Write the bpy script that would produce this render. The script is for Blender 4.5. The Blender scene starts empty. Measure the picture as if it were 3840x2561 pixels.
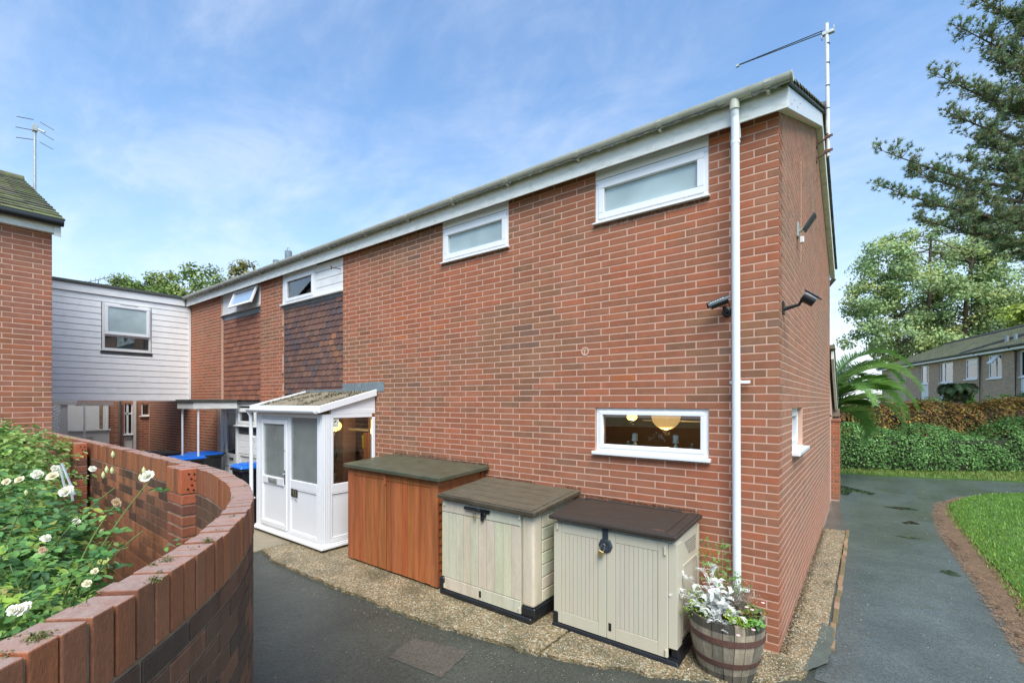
import bpy, math, random
import numpy as np
from math import radians as R, sin, cos, pi
from mathutils import Vector, Matrix, noise as mn
random.seed(7)
rng = np.random.default_rng(7)
scene = bpy.context.scene
COL = scene.collection

# ---------------------------------------------------------------- camera
cd = bpy.data.cameras.new('camera')
cam = bpy.data.objects.new('camera', cd); COL.objects.link(cam)
CAM = Vector((0.624, -4.764, 2.255))
cam.location = CAM
cam.rotation_euler = (R(90), 0, math.atan2(0.6061, 0.7954))
cd.sensor_fit = 'HORIZONTAL'; cd.sensor_width = 36
cd.lens = 36*1745/3840; cd.shift_y = 0.0585; cd.clip_start = 0.05; cd.clip_end = 2000
scene.camera = cam

# ---------------------------------------------------------------- sky, sun, exposure
SUN_EL, SUN_AZ = R(54), R(138)       # azimuth measured from +Y towards +X
world = bpy.data.worlds.new('World'); scene.world = world; world.use_nodes = True
nt = world.node_tree; nt.nodes.clear()
N = nt.nodes.new; L = nt.links.new
out = N('ShaderNodeOutputWorld'); bg = N('ShaderNodeBackground'); bg.inputs[1].default_value = 0.10
sky = N('ShaderNodeTexSky'); sky.sky_type = 'NISHITA'; sky.sun_disc = False
sky.sun_elevation = SUN_EL; sky.sun_rotation = SUN_AZ
sky.air_density = 1.3; sky.dust_density = 1.0; sky.ozone_density = 2.0
tc = N('ShaderNodeTexCoord'); sep = N('ShaderNodeSeparateXYZ'); L(tc.outputs['Generated'], sep.inputs[0])
def wm(op, a, b=None, clamp=False):
    n = N('ShaderNodeMath'); n.operation = op; n.use_clamp = clamp
    for i, v in enumerate((a, b)):
        if v is None: continue
        if hasattr(v, 'is_linked'): L(v, n.inputs[i])
        else: n.inputs[i].default_value = v
    return n.outputs[0]
zc = wm('MAXIMUM', sep.outputs[2], 0.0)
zz = wm('ADD', zc, 0.22)
cx_, cy_ = wm('DIVIDE', sep.outputs[0], zz), wm('DIVIDE', sep.outputs[1], zz)
cmb = N('ShaderNodeCombineXYZ'); L(cx_, cmb.inputs[0]); L(cy_, cmb.inputs[1])
mp = N('ShaderNodeMapping'); mp.inputs['Rotation'].default_value = (0, 0, 0.5); mp.inputs['Scale'].default_value = (1.0, 1.5, 1); L(cmb.outputs[0], mp.inputs[0])
def wnoise(scale, detail, rough, dist, off):
    n = N('ShaderNodeTexNoise'); n.inputs['Scale'].default_value = scale; n.inputs['Detail'].default_value = detail
    n.inputs['Roughness'].default_value = rough; n.inputs['Distortion'].default_value = dist
    va = N('ShaderNodeVectorMath'); va.operation = 'ADD'; va.inputs[1].default_value = (off, off*.7, off); L(mp.outputs[0], va.inputs[0]); L(va.outputs[0], n.inputs['Vector'])
    return n.outputs['Fac']
OFF1, OFF3 = 15.2, 2.7
n1 = wnoise(2.1, 8, .60, .35, OFF1); n2 = wnoise(5.0, 7, .62, .6, 9.7); n3 = wnoise(0.7, 3, .5, .1, OFF3)
def ramp(x, a, b):
    n = N('ShaderNodeMapRange'); n.interpolation_type = 'SMOOTHSTEP'; L(x, n.inputs[0])
    n.inputs[1].default_value = a; n.inputs[2].default_value = b; return n.outputs[0]
cl = wm('MULTIPLY', ramp(n1, .36, .78), ramp(n3, .15, .60))
cl = wm('ADD', cl, wm('MULTIPLY', ramp(n2, .40, .85), .30), True)
cl = wm('MULTIPLY', cl, .32)
hz = wm('POWER', wm('SUBTRACT', 1.0, zc, True), 4.0)        # thin haze deepening towards the horizon, all round
fac = wm('ADD', wm('ADD', cl, wm('MULTIPLY', hz, .86)), 0.05, True)
mixc = N('ShaderNodeMix'); mixc.data_type = 'RGBA'; L(fac, mixc.inputs[0])
gain = N('ShaderNodeMix'); gain.data_type = 'RGBA'; gain.blend_type = 'MULTIPLY'; gain.inputs[0].default_value = 1
L(sky.outputs[0], gain.inputs[6]); gain.inputs[7].default_value = (.68, 1.04, 1.30, 1)
L(gain.outputs[2], mixc.inputs[6]); mixc.inputs[7].default_value = (5.9, 6.15, 6.6, 1)
L(mixc.outputs[2], bg.inputs[0]); L(bg.outputs[0], out.inputs[0])

sl = bpy.data.lights.new('sun', 'SUN'); sl.energy = 2.75; sl.angle = R(38); sl.color = (1, .95, .88)
sun = bpy.data.objects.new('sun', sl); COL.objects.link(sun)
sd = Vector((sin(SUN_AZ)*cos(SUN_EL), cos(SUN_AZ)*cos(SUN_EL), sin(SUN_EL)))
sun.rotation_euler = sd.to_track_quat('Z', 'Y').to_euler(); sun.location = (0, 0, 30)
vs = scene.view_settings; vs.view_transform = 'Standard'; vs.look = 'None'; vs.gamma = 1; vs.use_curve_mapping = False
vs.exposure = 0.95
try: scene.cycles.use_denoising = True
except Exception: pass
scene.cycles.max_bounces = 6; scene.cycles.transparent_max_bounces = 16; scene.cycles.diffuse_bounces = 3
scene.cycles.caustics_reflective = False; scene.cycles.caustics_refractive = False

# ---------------------------------------------------------------- materials
def material(name, col=(.5, .5, .5), rough=.7, nz=.12, ns=12, bump=.0, bs=None, attr=False, metal=0, spec=.5,
             stretch=(1, 1, 1), dirt=None, coat=0, trans=0, emis=None, fine=0, fs=120, rv=0, hue=None, dirt2=None):
    """one procedural surface: base colour (or per-piece tint) x noise, a dirt layer, bump"""
    m = bpy.data.materials.new(name); m.use_nodes = True; t = m.node_tree; t.nodes.clear()
    n = t.nodes.new; l = t.links.new
    o = n('ShaderNodeOutputMaterial'); p = n('ShaderNodeBsdfPrincipled'); l(p.outputs[0], o.inputs[0])
    g = n('ShaderNodeNewGeometry'); mpn = n('ShaderNodeMapping'); mpn.inputs['Scale'].default_value = stretch
    l(g.outputs['Position'], mpn.inputs[0])
    def noi(scale, det=5, ro=.6):
        x = n('ShaderNodeTexNoise'); x.inputs['Scale'].default_value = scale; x.inputs['Detail'].default_value = det
        x.inputs['Roughness'].default_value = ro; l(mpn.outputs[0], x.inputs['Vector']); return x
    if attr:
        a = n('ShaderNodeAttribute'); a.attribute_name = 'tint'; c = a.outputs['Color']
    else:
        a = n('ShaderNodeRGB'); a.outputs[0].default_value = (*col, 1); c = a.outputs[0]
    def mul(c, nout, lo, hi, a0=.3, a1=.7):
        mr = n('ShaderNodeMapRange'); mr.inputs[1].default_value = a0; mr.inputs[2].default_value = a1
        mr.inputs[3].default_value = lo; mr.inputs[4].default_value = hi; l(nout, mr.inputs[0])
        mx = n('ShaderNodeVectorMath'); mx.operation = 'SCALE'; l(c, mx.inputs[0]); l(mr.outputs[0], mx.inputs[3]); return mx.outputs[0]
    n_ = noi(ns)
    if nz: c = mul(c, n_.outputs['Fac'], 1-nz, 1+nz)
    if fine: c = mul(c, noi(fs, 3, .7).outputs['Fac'], 1-fine, 1+fine)
    if hue:
        hx = n('ShaderNodeMix'); hx.data_type = 'RGBA'; mr = n('ShaderNodeMapRange'); mr.inputs[1].default_value = .42; mr.inputs[2].default_value = .62
        l(noi(hue[1], 4).outputs['Fac'], mr.inputs[0]); l(mr.outputs[0], hx.inputs[0]); l(c, hx.inputs[6]); hx.inputs[7].default_value = (*hue[0], 1); c = hx.outputs[2]
    for dirt_ in [x for x in (dirt, dirt2) if x]:
        dc, amt, dsc = dirt_
        dn = noi(dsc, 6, .65); mr = n('ShaderNodeMapRange'); mr.inputs[1].default_value = .48; mr.inputs[2].default_value = .75
        mr.inputs[4].default_value = amt; l(dn.outputs['Fac'], mr.inputs[0])
        mx = n('ShaderNodeMix'); mx.data_type = 'RGBA'; l(mr.outputs[0], mx.inputs[0]); l(c, mx.inputs[6]); mx.inputs[7].default_value = (*dc, 1); c = mx.outputs[2]
    l(c, p.inputs['Base Color'])
    p.inputs['Metallic'].default_value = metal; p.inputs['Specular IOR Level'].default_value = spec
    p.inputs['Roughness'].default_value = rough
    if rv:
        mr = n('ShaderNodeMapRange'); mr.inputs[1].default_value = .35; mr.inputs[2].default_value = .65
        mr.inputs[3].default_value = max(.03, rough-rv); mr.inputs[4].default_value = min(1, rough+rv); l(noi(ns*.6).outputs['Fac'], mr.inputs[0]); l(mr.outputs[0], p.inputs['Roughness'])
    if coat: p.inputs['Coat Weight'].default_value = coat; p.inputs['Coat Roughness'].default_value = .1
    if emis: p.inputs['Emission Color'].default_value = (*emis[0], 1); p.inputs['Emission Strength'].default_value = emis[1]
    if bump:
        bn = noi(bs or ns*6, 6, .65); b = n('ShaderNodeBump'); b.inputs['Strength'].default_value = bump; b.inputs['Distance'].default_value = .01
        l(bn.outputs['Fac'], b.inputs['Height']); l(b.outputs[0], p.inputs['Normal'])
    if trans:
        tr = n('ShaderNodeBsdfTranslucent'); l(c, tr.inputs[0]); ms = n('ShaderNodeMixShader'); ms.inputs[0].default_value = trans
        l(p.outputs[0], ms.inputs[1]); l(tr.outputs[0], ms.inputs[2]); l(ms.outputs[0], o.inputs[0])
    return m
def glass(name, tint=(.93, .97, .95), rough=.0, frost=0, fcol=(.5, .55, .52), refl=1.0, wav=0, ws=40):
    m = bpy.data.materials.new(name); m.use_nodes = True; t = m.node_tree; t.nodes.clear(); n = t.nodes.new; l = t.links.new
    o = n('ShaderNodeOutputMaterial'); tr = n('ShaderNodeBsdfTransparent'); tr.inputs[0].default_value = (*tint, 1)
    gl = n('ShaderNodeBsdfGlossy'); gl.inputs['Roughness'].default_value = rough; gl.inputs[0].default_value = (1, 1, 1, 1)
    fr = n('ShaderNodeFresnel'); fr.inputs[0].default_value = 1.5
    mu = n('ShaderNodeMath'); mu.operation = 'MULTIPLY'; mu.inputs[1].default_value = refl; mu.use_clamp = True; l(fr.outputs[0], mu.inputs[0])
    base = tr.outputs[0]
    if wav:
        g = n('ShaderNodeNewGeometry'); x = n('ShaderNodeTexNoise'); x.inputs['Scale'].default_value = ws; l(g.outputs['Position'], x.inputs['Vector'])
        b = n('ShaderNodeBump'); b.inputs['Strength'].default_value = wav; b.inputs['Distance'].default_value = .01; l(x.outputs['Fac'], b.inputs['Height']); l(b.outputs[0], gl.inputs['Normal'])
    if frost:
        g = n('ShaderNodeNewGeometry'); x = n('ShaderNodeTexNoise'); x.inputs['Scale'].default_value = 2.2; l(g.outputs['Position'], x.inputs['Vector'])
        rp = n('ShaderNodeMix'); rp.data_type = 'RGBA'; l(x.outputs['Fac'], rp.inputs[0]); rp.inputs[6].default_value = (*[c*.6 for c in fcol], 1); rp.inputs[7].default_value = (*[min(1, c*1.4) for c in fcol], 1)
        d = n('ShaderNodeBsdfDiffuse'); l(rp.outputs[2], d.inputs[0]); m1 = n('ShaderNodeMixShader'); m1.inputs[0].default_value = frost
        l(base, m1.inputs[1]); l(d.outputs[0], m1.inputs[2]); base = m1.outputs[0]
    mx = n('ShaderNodeMixShader'); l(mu.outputs[0], mx.inputs[0]); l(base, mx.inputs[1]); l(gl.outputs[0], mx.inputs[2]); l(mx.outputs[0], o.inputs[0])
    return m
MT = {
 'brick': material('brick_clay', attr=True, rough=.85, nz=.10, ns=9, fine=.10, fs=160, bump=.25, bs=180, spec=.25, dirt=((.15, .10, .065), .45, 4), dirt2=((.48, .30, .21), .16, 1.7)),
 'brickwet': material('brick_wet_stained', attr=True, rough=.62, nz=.22, ns=7, fine=.14, fs=110, bump=.4, bs=150, spec=.4, stretch=(1, 1, .25), dirt=((.035, .022, .014), .75, 6)),
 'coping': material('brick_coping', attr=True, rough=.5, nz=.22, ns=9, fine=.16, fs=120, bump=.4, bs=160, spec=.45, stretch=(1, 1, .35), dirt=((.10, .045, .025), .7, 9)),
 'mortar': material('mortar', (.57, .365, .27), .92, .08, 8, bump=.2, bs=200, spec=.2, dirt=((.50, .34, .25), .25, 3)),
 'mortardark': material('mortar_dirty', (.30, .21, .145), .92, .3, 8, bump=.4, bs=120, spec=.2, dirt=((.04, .035, .025), .75, 7)),
 'upvc': material('white_upvc', (.80, .81, .82), .28, .025, 3, spec=.5, dirt=((.55, .54, .48), .12, 6)),
 'oldwhite': material('aged_white_paint', (.70, .70, .68), .5, .05, 4, dirt=((.36, .36, .31), .35, 4), bump=.05, bs=60),
 'board': material('white_weatherboard', (.82, .82, .80), .38, .03, 3, dirt=((.45, .45, .42), .22, 5)),
 'fascia': material('fascia_mossy', (.74, .75, .70), .45, .05, 4, stretch=(1, 1, 3), dirt=((.30, .31, .20), .5, 7)),
 'gutter': material('gutter_plastic', (.62, .62, .53), .42, .07, 6, dirt=((.30, .30, .20), .6, 6)),
 'pipe': material('white_pipe', (.76, .80, .82), .35, .02, 5),
 'tile': material('hung_tile_clay', attr=True, rough=.7, nz=.16, ns=14, fine=.08, bump=.25, bs=120, spec=.3),
 'rooftile': material('roof_tile_mossy', attr=True, rough=.9, nz=.25, ns=10, fine=.15, fs=60, bump=.6, bs=50, spec=.2, dirt=((.20, .22, .10), .75, 7)),
 'slate': material('grey_underlay', (.10, .10, .10), .8, .2, 8),
 'lead': material('lead_flashing', (.17, .21, .23), .45, .2, 9, dirt=((.3, .33, .33), .4, 12), bump=.2, bs=20),
 'felt': material('roof_felt_wet', (.070, .078, .048), .48, .18, 5, fine=.15, fs=150, bump=.3, bs=220, dirt=((.13, .085, .045), .55, 3), rv=.15),
 'felt2': material('dark_felt', (.06, .065, .055), .6, .2, 8, bump=.2),
 'orange': material('orange_stained_wood', attr=True, rough=.5, nz=.22, ns=3.2, stretch=(6, 6, .35), fine=.16, fs=22, bump=.2, bs=30, dirt=((.15, .042, .016), .75, 1.8), dirt2=((.50, .20, .09), .35, 1.2)),
 'cream': material('cream_plastic_dirty', attr=True, rough=.5, nz=.08, ns=4, stretch=(3, 3, .5), fine=.08, fs=30, bump=.15, bs=40, dirt=((.36, .33, .19), .55, 2.6)),
 'beige': material('beige_plastic', attr=True, rough=.45, nz=.04, ns=3, stretch=(3, 3, .5), fine=.03, fs=40, bump=.08, bs=60, dirt=((.42, .40, .28), .16, 3)),
 'groove': material('groove_shadow', (.25, .22, .17), .8, .1, 9),
 'brownlid': material('brown_plastic_lid', (.040, .030, .022), .55, .12, 6, stretch=(1, 6, 1), bump=.2, bs=40, rv=.12),
 'brownlid2': material('weathered_brown_lid', (.062, .050, .031), .55, .22, 5, stretch=(1, 6, 1), bump=.25, bs=40, rv=.15, dirt=((.20, .16, .10), .3, 4)),
 'black': material('black_plastic', (.014, .016, .018), .35, .2, 8),
 'darkgrey': material('dark_grey_plastic', (.035, .045, .055), .4, .15, 8),
 'blue': material('blue_plastic_lid', (.010, .15, .62), .32, .08, 6, dirt=((.05, .12, .3), .3, 8)),
 'chrome': material('bright_steel', (.75, .75, .73), .2, .05, 20, metal=1),
 'steel': material('galvanised_steel', (.50, .52, .48), .42, .15, 20, metal=.6, dirt=((.28, .24, .17), .5, 12)),
 'rust': material('rusty_iron', (.11, .055, .04), .7, .25, 20, bump=.3, dirt=((.2, .07, .03), .5, 14)),
 'brass': material('brass', (.66, .50, .22), .35, .1, 30, metal=.8),
 'stave': material('weathered_oak', attr=True, rough=.8, nz=.25, ns=7, stretch=(3, 3, .5), fine=.2, fs=30, bump=.4, bs=50, dirt=((.03, .03, .025), .6, 5)),
 'soil': material('compost', (.055, .03, .018), .95, .4, 25, bump=1.0, bs=60),
 'bark': material('bark', (.10, .078, .055), .9, .3, 8, bump=.6, bs=30),
 'leaf': material('leaf', attr=True, rough=.45, nz=.12, ns=20, spec=.4, trans=.35),
 'leaffar': material('leaf_far', attr=True, rough=.6, nz=.10, ns=2, spec=.25, trans=.3),
 'needle': material('needle', attr=True, rough=.6, nz=.15, ns=6, spec=.3, trans=.15),
 'petal': material('petal', attr=True, rough=.6, nz=.04, ns=40, spec=.3, trans=.35),
 'woodfence': material('weathered_fence', (.22, .17, .12), .85, .2, 5, stretch=(1, 1, .3), bump=.4, bs=30),
 'brass_wall': material('plaster_dark', (.24, .19, .13), .9, .1, 3),
 'plaster': material('interior_plaster', (.32, .30, .27), .9, .06, 3),
 'cupboard': material('orange_brown_cupboard', (.45, .20, .06), .5, .12, 4, stretch=(5, 5, .5)),
 'hivis': material('hi_vis_yellow', (.55, .85, .05), .7, .1, 10),
 'ceramic': material('pale_green_ceramic', (.62, .70, .60), .35, .04, 10),
 'candle': material('candle_wax', (.85, .88, .76), .5, .03, 20),
 'lantern': material('paper_lantern', (.80, .62, .30), .9, .04, 30, emis=((1.0, .60, .22), .30)),
 'lampwarm': material('glowing_lamp', (.9, .5, .1), .8, .05, 30, emis=((1.0, .50, .10), 3.2)),
 'concrete': material('worn_concrete', (.26, .22, .15), .75, .15, 3, fine=.15, fs=90, bump=.3, bs=80, dirt=((.12, .11, .07), .5, 2)),
 'farwhite': material('far_white_paint', (.78, .80, .82), .5, .04, 2),
 'brownbrick': material('brown_brick', attr=True, rough=.9, nz=.12, ns=5, fine=.1, fs=40, bump=.2),
 'green_net': material('grey_green_curtain', (.20, .26, .25), .8, .2, 3),
 'moss': material('moss', (.14, .15, .035), .95, .4, 60, bump=1, bs=200),
 'pink': material('pink_flower', (.85, .5, .52), .6, .05, 30),
 'glass': glass('window_glass', (.955, .975, .965), refl=1.3),
 'glassdark': glass('window_glass_sky', (.88, .93, .91), refl=2.2),
 'frost': glass('obscured_glass', (.75, .80, .77), .10, .55, (.42, .48, .45), refl=2.4, wav=.35, ws=45),
 'frostup': glass('frosted_glass', (.9, .95, .93), .22, .9, (.42, .52, .52), refl=1.5),
}

def pale_top(m, col, amt, sc):
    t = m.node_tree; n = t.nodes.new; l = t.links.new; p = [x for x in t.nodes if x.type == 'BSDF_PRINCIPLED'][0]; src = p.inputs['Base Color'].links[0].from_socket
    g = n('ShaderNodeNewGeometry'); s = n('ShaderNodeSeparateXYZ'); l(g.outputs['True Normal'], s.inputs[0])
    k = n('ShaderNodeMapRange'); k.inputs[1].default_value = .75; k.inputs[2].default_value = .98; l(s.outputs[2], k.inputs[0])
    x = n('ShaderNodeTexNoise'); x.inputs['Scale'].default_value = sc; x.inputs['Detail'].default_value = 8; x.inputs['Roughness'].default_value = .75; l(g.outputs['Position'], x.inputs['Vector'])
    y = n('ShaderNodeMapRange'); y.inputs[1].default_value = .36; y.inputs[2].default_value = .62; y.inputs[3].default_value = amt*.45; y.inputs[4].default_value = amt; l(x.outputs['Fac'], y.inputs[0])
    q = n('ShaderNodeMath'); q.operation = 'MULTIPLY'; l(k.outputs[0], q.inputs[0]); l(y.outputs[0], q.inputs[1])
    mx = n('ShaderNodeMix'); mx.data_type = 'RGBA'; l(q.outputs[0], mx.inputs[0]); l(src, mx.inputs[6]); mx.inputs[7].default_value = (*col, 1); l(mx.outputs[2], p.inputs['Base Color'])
pale_top(MT['coping'], (.36, .27, .225), .85, 38)  # lichen plus wet sky sheen, both put into the upward faces' colour
pale_top(MT['brownlid2'], (.17, .15, .10), .5, 9)

# ---------------------------------------------------------------- object helpers
def wloc(o):
    v = Vector((0, 0, 0))
    while o is not None: v += o.location; o = o.parent
    return v
def thing(name, label, cat, loc, group=None):
    o = bpy.data.objects.new(name, None); COL.objects.link(o); o.location = loc; o.empty_display_size = .1
    o['label'] = label; o['category'] = cat
    if group: o['group'] = group
    return o
def tag(o, label=None, cat=None, group=None, kind=None):
    if label: o['label'] = label
    if cat: o['category'] = cat
    if group: o['group'] = group
    if kind: o['kind'] = kind
    return o
def link(name, me, parent=None, loc=(0, 0, 0), rot=None, scale=None):
    o = bpy.data.objects.new(name, me); COL.objects.link(o)
    if parent is not None: o.parent = parent
    o.location = loc
    if rot is not None: o.rotation_euler = rot
    if scale is not None: o.scale = scale
    return o
def bulb(name, loc, power, parent, rad=.04, col=(1, .62, .28)):
    l = bpy.data.lights.new(name, 'POINT'); l.energy = power; l.color = col; l.shadow_soft_size = rad
    o = bpy.data.objects.new(name, l); COL.objects.link(o); o.parent = parent; o.location = Vector(loc)-wloc(parent); return o
class F:
    """a wall frame: s runs along the wall, d out of it, z up"""
    def __init__(s, ox, oy, ang):
        s.o = (ox, oy); s.a = ang; s.D = (cos(ang), sin(ang)); s.Nn = (-sin(ang), cos(ang))
    def p(s, u, d, z): return (s.o[0]+s.D[0]*u+s.Nn[0]*d, s.o[1]+s.D[1]*u+s.Nn[1]*d, z)
WORLD = F(0, 0, 0)
class M:
    def __init__(s): s.v = []; s.f = []; s.t = []; s.mi = []; s.cur = (.5, .5, .5); s.m = 0
    def add(s, vs, fs):
        b = len(s.v); s.v += [tuple(v) for v in vs]; s.f += [tuple(b+i for i in f) for f in fs]
        s.t += [s.cur]*len(vs); s.mi += [s.m]*len(fs); return s
    def box(s, x0, x1, y0, y1, z0, z1, fr=WORLD):
        vs = [fr.p(x, y, z) for z in (z0, z1) for x, y in ((x0, y0), (x1, y0), (x1, y1), (x0, y1))]
        return s.add(vs, [(3, 2, 1, 0), (4, 5, 6, 7), (0, 1, 5, 4), (1, 2, 6, 5), (2, 3, 7, 6), (3, 0, 4, 7)])
    def hexa(s, b, t):
        """prism from bottom ring b to top ring t"""
        n = len(b); return s.add(list(b)+list(t), [tuple(range(n-1, -1, -1)), tuple(range(n, 2*n))]+[(i, (i+1) % n, n+(i+1) % n, n+i) for i in range(n)])
    def extr(s, poly, vec):
        vec = Vector(vec); return s.hexa([Vector(p) for p in poly], [Vector(p)+vec for p in poly])
    def tube(s, path, r, n=8, cap=True):
        path = [Vector(p) for p in path]; k = len(path)
        rs = r if hasattr(r, '__len__') else [r]*k
        vs = []; ref = None
        for i, p in enumerate(path):
            d = (path[min(i+1, k-1)]-path[max(i-1, 0)]).normalized()
            if ref is None: ref = Vector((0, 0, 1)) if abs(d.z) < .9 else Vector((1, 0, 0))
            a = d.cross(ref).normalized(); b = d.cross(a).normalized(); ref = -b if False else ref
            for j in range(n):
                th = 2*pi*j/n; vs.append(p+(a*cos(th)+b*sin(th))*rs[i])
        fs = [(i*n+j, i*n+(j+1) % n, (i+1)*n+(j+1) % n, (i+1)*n+j) for i in range(k-1) for j in range(n)]
        if cap: fs += [tuple(range(n-1, -1, -1)), tuple((k-1)*n+j for j in range(n))]
        return s.add(vs, fs)
    def lathe(s, c, prof, n=20, axis=None):
        c = Vector(c); vs = []
        q = Vector(axis).to_track_quat('Z', 'Y') if axis else None
        for r, z in prof:
            for j in range(n):
                v = Vector((r*cos(2*pi*j/n), r*sin(2*pi*j/n), z)); vs.append(c+(q @ v if q else v))
        k = len(prof); fs = [(i*n+j, i*n+(j+1) % n, (i+1)*n+(j+1) % n, (i+1)*n+j) for i in range(k-1) for j in range(n)]
        fs += [tuple(range(n-1, -1, -1)), tuple((k-1)*n+j for j in range(n))]
        return s.add(vs, fs)
    def build(s, name, mat, parent=None, bev=0, smooth=False, origin=None, seg=1):
        mats = mat if isinstance(mat, (list, tuple)) else [mat]
        base = wloc(parent) if parent is not None else Vector((0, 0, 0))
        og = Vector(origin) if origin is not None else base
        me = bpy.data.meshes.new(name); arr = np.array(s.v, dtype=float)-np.array(og)
        me.from_pydata(arr.tolist(), [], s.f)
        for m in mats: me.materials.append(MT[m] if isinstance(m, str) else m)
        if len(mats) > 1: me.polygons.foreach_set('material_index', s.mi)
        a = me.color_attributes.new('tint', 'FLOAT_COLOR', 'POINT')
        a.data.foreach_set('color', np.c_[np.array(s.t), np.ones(len(s.t))].ravel())
        if smooth: me.polygons.foreach_set('use_smooth', [True]*len(me.polygons))
        me.update(); o = link(name, me, parent, og-base if parent is not None else og)
        if bev:
            b = o.modifiers.new('edge', 'BEVEL'); b.width = bev; b.segments = seg; b.limit_method = 'ANGLE'; b.angle_limit = R(35)
        if smooth:
            try:
                me.set_sharp_from_angle(angle=R(40))
            except Exception: pass
        return o
PARTTINT = {'rooftile': lambda: (.12, .125, .075), 'orange': lambda: tuple(c*random.uniform(.90, 1.10) for c in random.choice([(.40, .125, .040), (.375, .115, .038), (.42, .135, .045)])), 'cream': lambda: tuple(c*random.uniform(.93, 1.05) for c in (.60, .56, .41)), 'beige': lambda: tuple(c*random.uniform(.975, 1.02) for c in (.55, .50, .385))}
def part(name, mat, parent, fn, **k):
    m = M(); m.cur = PARTTINT[mat]() if mat in PARTTINT else m.cur; fn(m); return m.build(name, mat, parent, **k)
def raw_mesh(name, verts, faces, tints, mat, parent=None, smooth=False):
    """verts Nx3, faces KxM constant valence, numpy, fast"""
    base = wloc(parent) if parent is not None else Vector((0, 0, 0))
    me = bpy.data.meshes.new(name); verts = np.asarray(verts, dtype=np.float32)-np.array(base, dtype=np.float32)
    me.vertices.add(len(verts)); me.vertices.foreach_set('co', verts.ravel())
    k = faces.shape[1]; me.loops.add(faces.size); me.loops.foreach_set('vertex_index', faces.astype(np.int32).ravel())
    me.polygons.add(len(faces)); me.polygons.foreach_set('loop_start', np.arange(0, faces.size, k, dtype=np.int32))
    me.polygons.foreach_set('loop_total', np.full(len(faces), k, dtype=np.int32))
    if smooth: me.polygons.foreach_set('use_smooth', np.ones(len(faces), dtype=bool))
    me.update(calc_edges=True)
    a = me.color_attributes.new('tint', 'FLOAT_COLOR', 'POINT'); a.data.foreach_set('color', np.c_[tints, np.ones(len(tints))].astype(np.float32).ravel())
    me.materials.append(MT[mat] if isinstance(mat, str) else mat)
    return link(name, me, parent)
def frame_rect(m, fr, s0, s1, z0, z1, d0, d1, w):
    """four members of a rectangular frame"""
    m.box(s0, s1, d0, d1, z0, z0+w, fr); m.box(s0, s1, d0, d1, z1-w, z1, fr)
    m.box(s0, s0+w, d0, d1, z0+w, z1-w, fr); m.box(s1-w, s1, d0, d1, z0+w, z1-w, fr)

# ---------------------------------------------------------------- brickwork
BH, BL, JT = .075, .31, .0115
def vnoise(x, y, z): return mn.noise(Vector((x, y, z)))
PAL = [(.37, .150, .088), (.395, .142, .080), (.335, .148, .090), (.305, .155, .092), (.275, .142, .090), (.225, .135, .100), (.45, .155, .07)]
def brick_tint(s, z, seed, wet=0):
    k = vnoise(s*.5+seed, z*.9, seed*.3)*1.5+.16+random.gauss(0, .19)
    if k < -.5: c = PAL[5] if random.random() < .22 else PAL[3]
    elif k < -.15: c = random.choice((PAL[3], PAL[4], PAL[2]))
    elif k < .35: c = random.choice((PAL[0], PAL[2], PAL[0]))
    elif k < .8: c = random.choice((PAL[0], PAL[1]))
    else: c = PAL[6] if random.random() < .15 else PAL[1]
    g = .86+random.gauss(0, .05)
    return (c[0]*g*1.03, c[1]*g*.95, c[2]*g*.86)
def brick_geo(l, dep=.03, h=None, bv=.0035):
    """front at y=0 facing +y, centred on x and z"""
    h = h or BH-JT; x, z = l/2, h/2
    v = [(-x, -dep, -z), (x, -dep, -z), (x, -dep, z), (-x, -dep, z), (-x, -bv, -z), (x, -bv, -z), (x, -bv, z), (-x, -bv, z),
         (-x+bv, 0, -z+bv), (x-bv, 0, -z+bv), (x-bv, 0, z-bv), (-x+bv, 0, z-bv)]
    f = [(8, 9, 10, 11)]+[(4+i, 4+(i+1) % 4, 8+(i+1) % 4, 8+i) for i in range(4)]+[(i, (i+1) % 4, 4+(i+1) % 4, 4+i) for i in range(4)]
    return v, [tuple(reversed(q)) for q in f]
def cut(rows, holes):
    outr = []
    for a, b, z0, z1 in rows:
        segs = [(a, b)]
        zm = (z0+z1)/2
        for (ha, hb, hz0, hz1) in holes:
            if zm < hz0 or zm > hz1: continue
            ns_ = []
            for (p, q) in segs:
                if q <= ha or p >= hb: ns_.append((p, q)); continue
                if p < ha-.03: ns_.append((p, ha-.004))
                if q > hb+.03: ns_.append((hb+.004, q))
            segs = ns_
        outr += [(p, q, z0, z1) for p, q in segs]
    return outr
def brick_field(fr, s0, s1, z0, z1, holes, offs, seed, ztop=None, bh=BH, bl=BL, tintf=None, zoff=0):
    """list of bricks on a wall: (frame, s centre, z centre, length, tint)"""
    res = []; rows = []
    n0 = int(math.floor((z0-zoff)/bh)); n1 = int(math.ceil((z1-zoff)/bh))
    for r in range(n0, n1):
        za, zb = zoff+r*bh, zoff+(r+1)*bh
        if zb > z1+.03 or za < z0-.03: continue
        off = offs[r % 2]; k = math.floor((s0-off)/bl)-1
        while off+k*bl < s1:
            a, b = max(off+k*bl, s0), min(off+(k+1)*bl, s1); k += 1
            if b-a > .04: rows.append((a+JT/2 if a > s0+1e-4 else a, b-JT/2 if b < s1-1e-4 else b, za, zb))
    for a, b, za, zb in cut(rows, holes):
        zm = (za+zb)/2; sm = (a+b)/2
        if ztop and zm+.03 > ztop(sm): continue
        if b-a < .03: continue
        res.append((fr, sm, zm, b-a, (tintf or brick_tint)(sm, zm, seed)))
    return res
VARIANTS = {}
def quant(c): return tuple(round(x*40)/40 for x in c)
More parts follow.
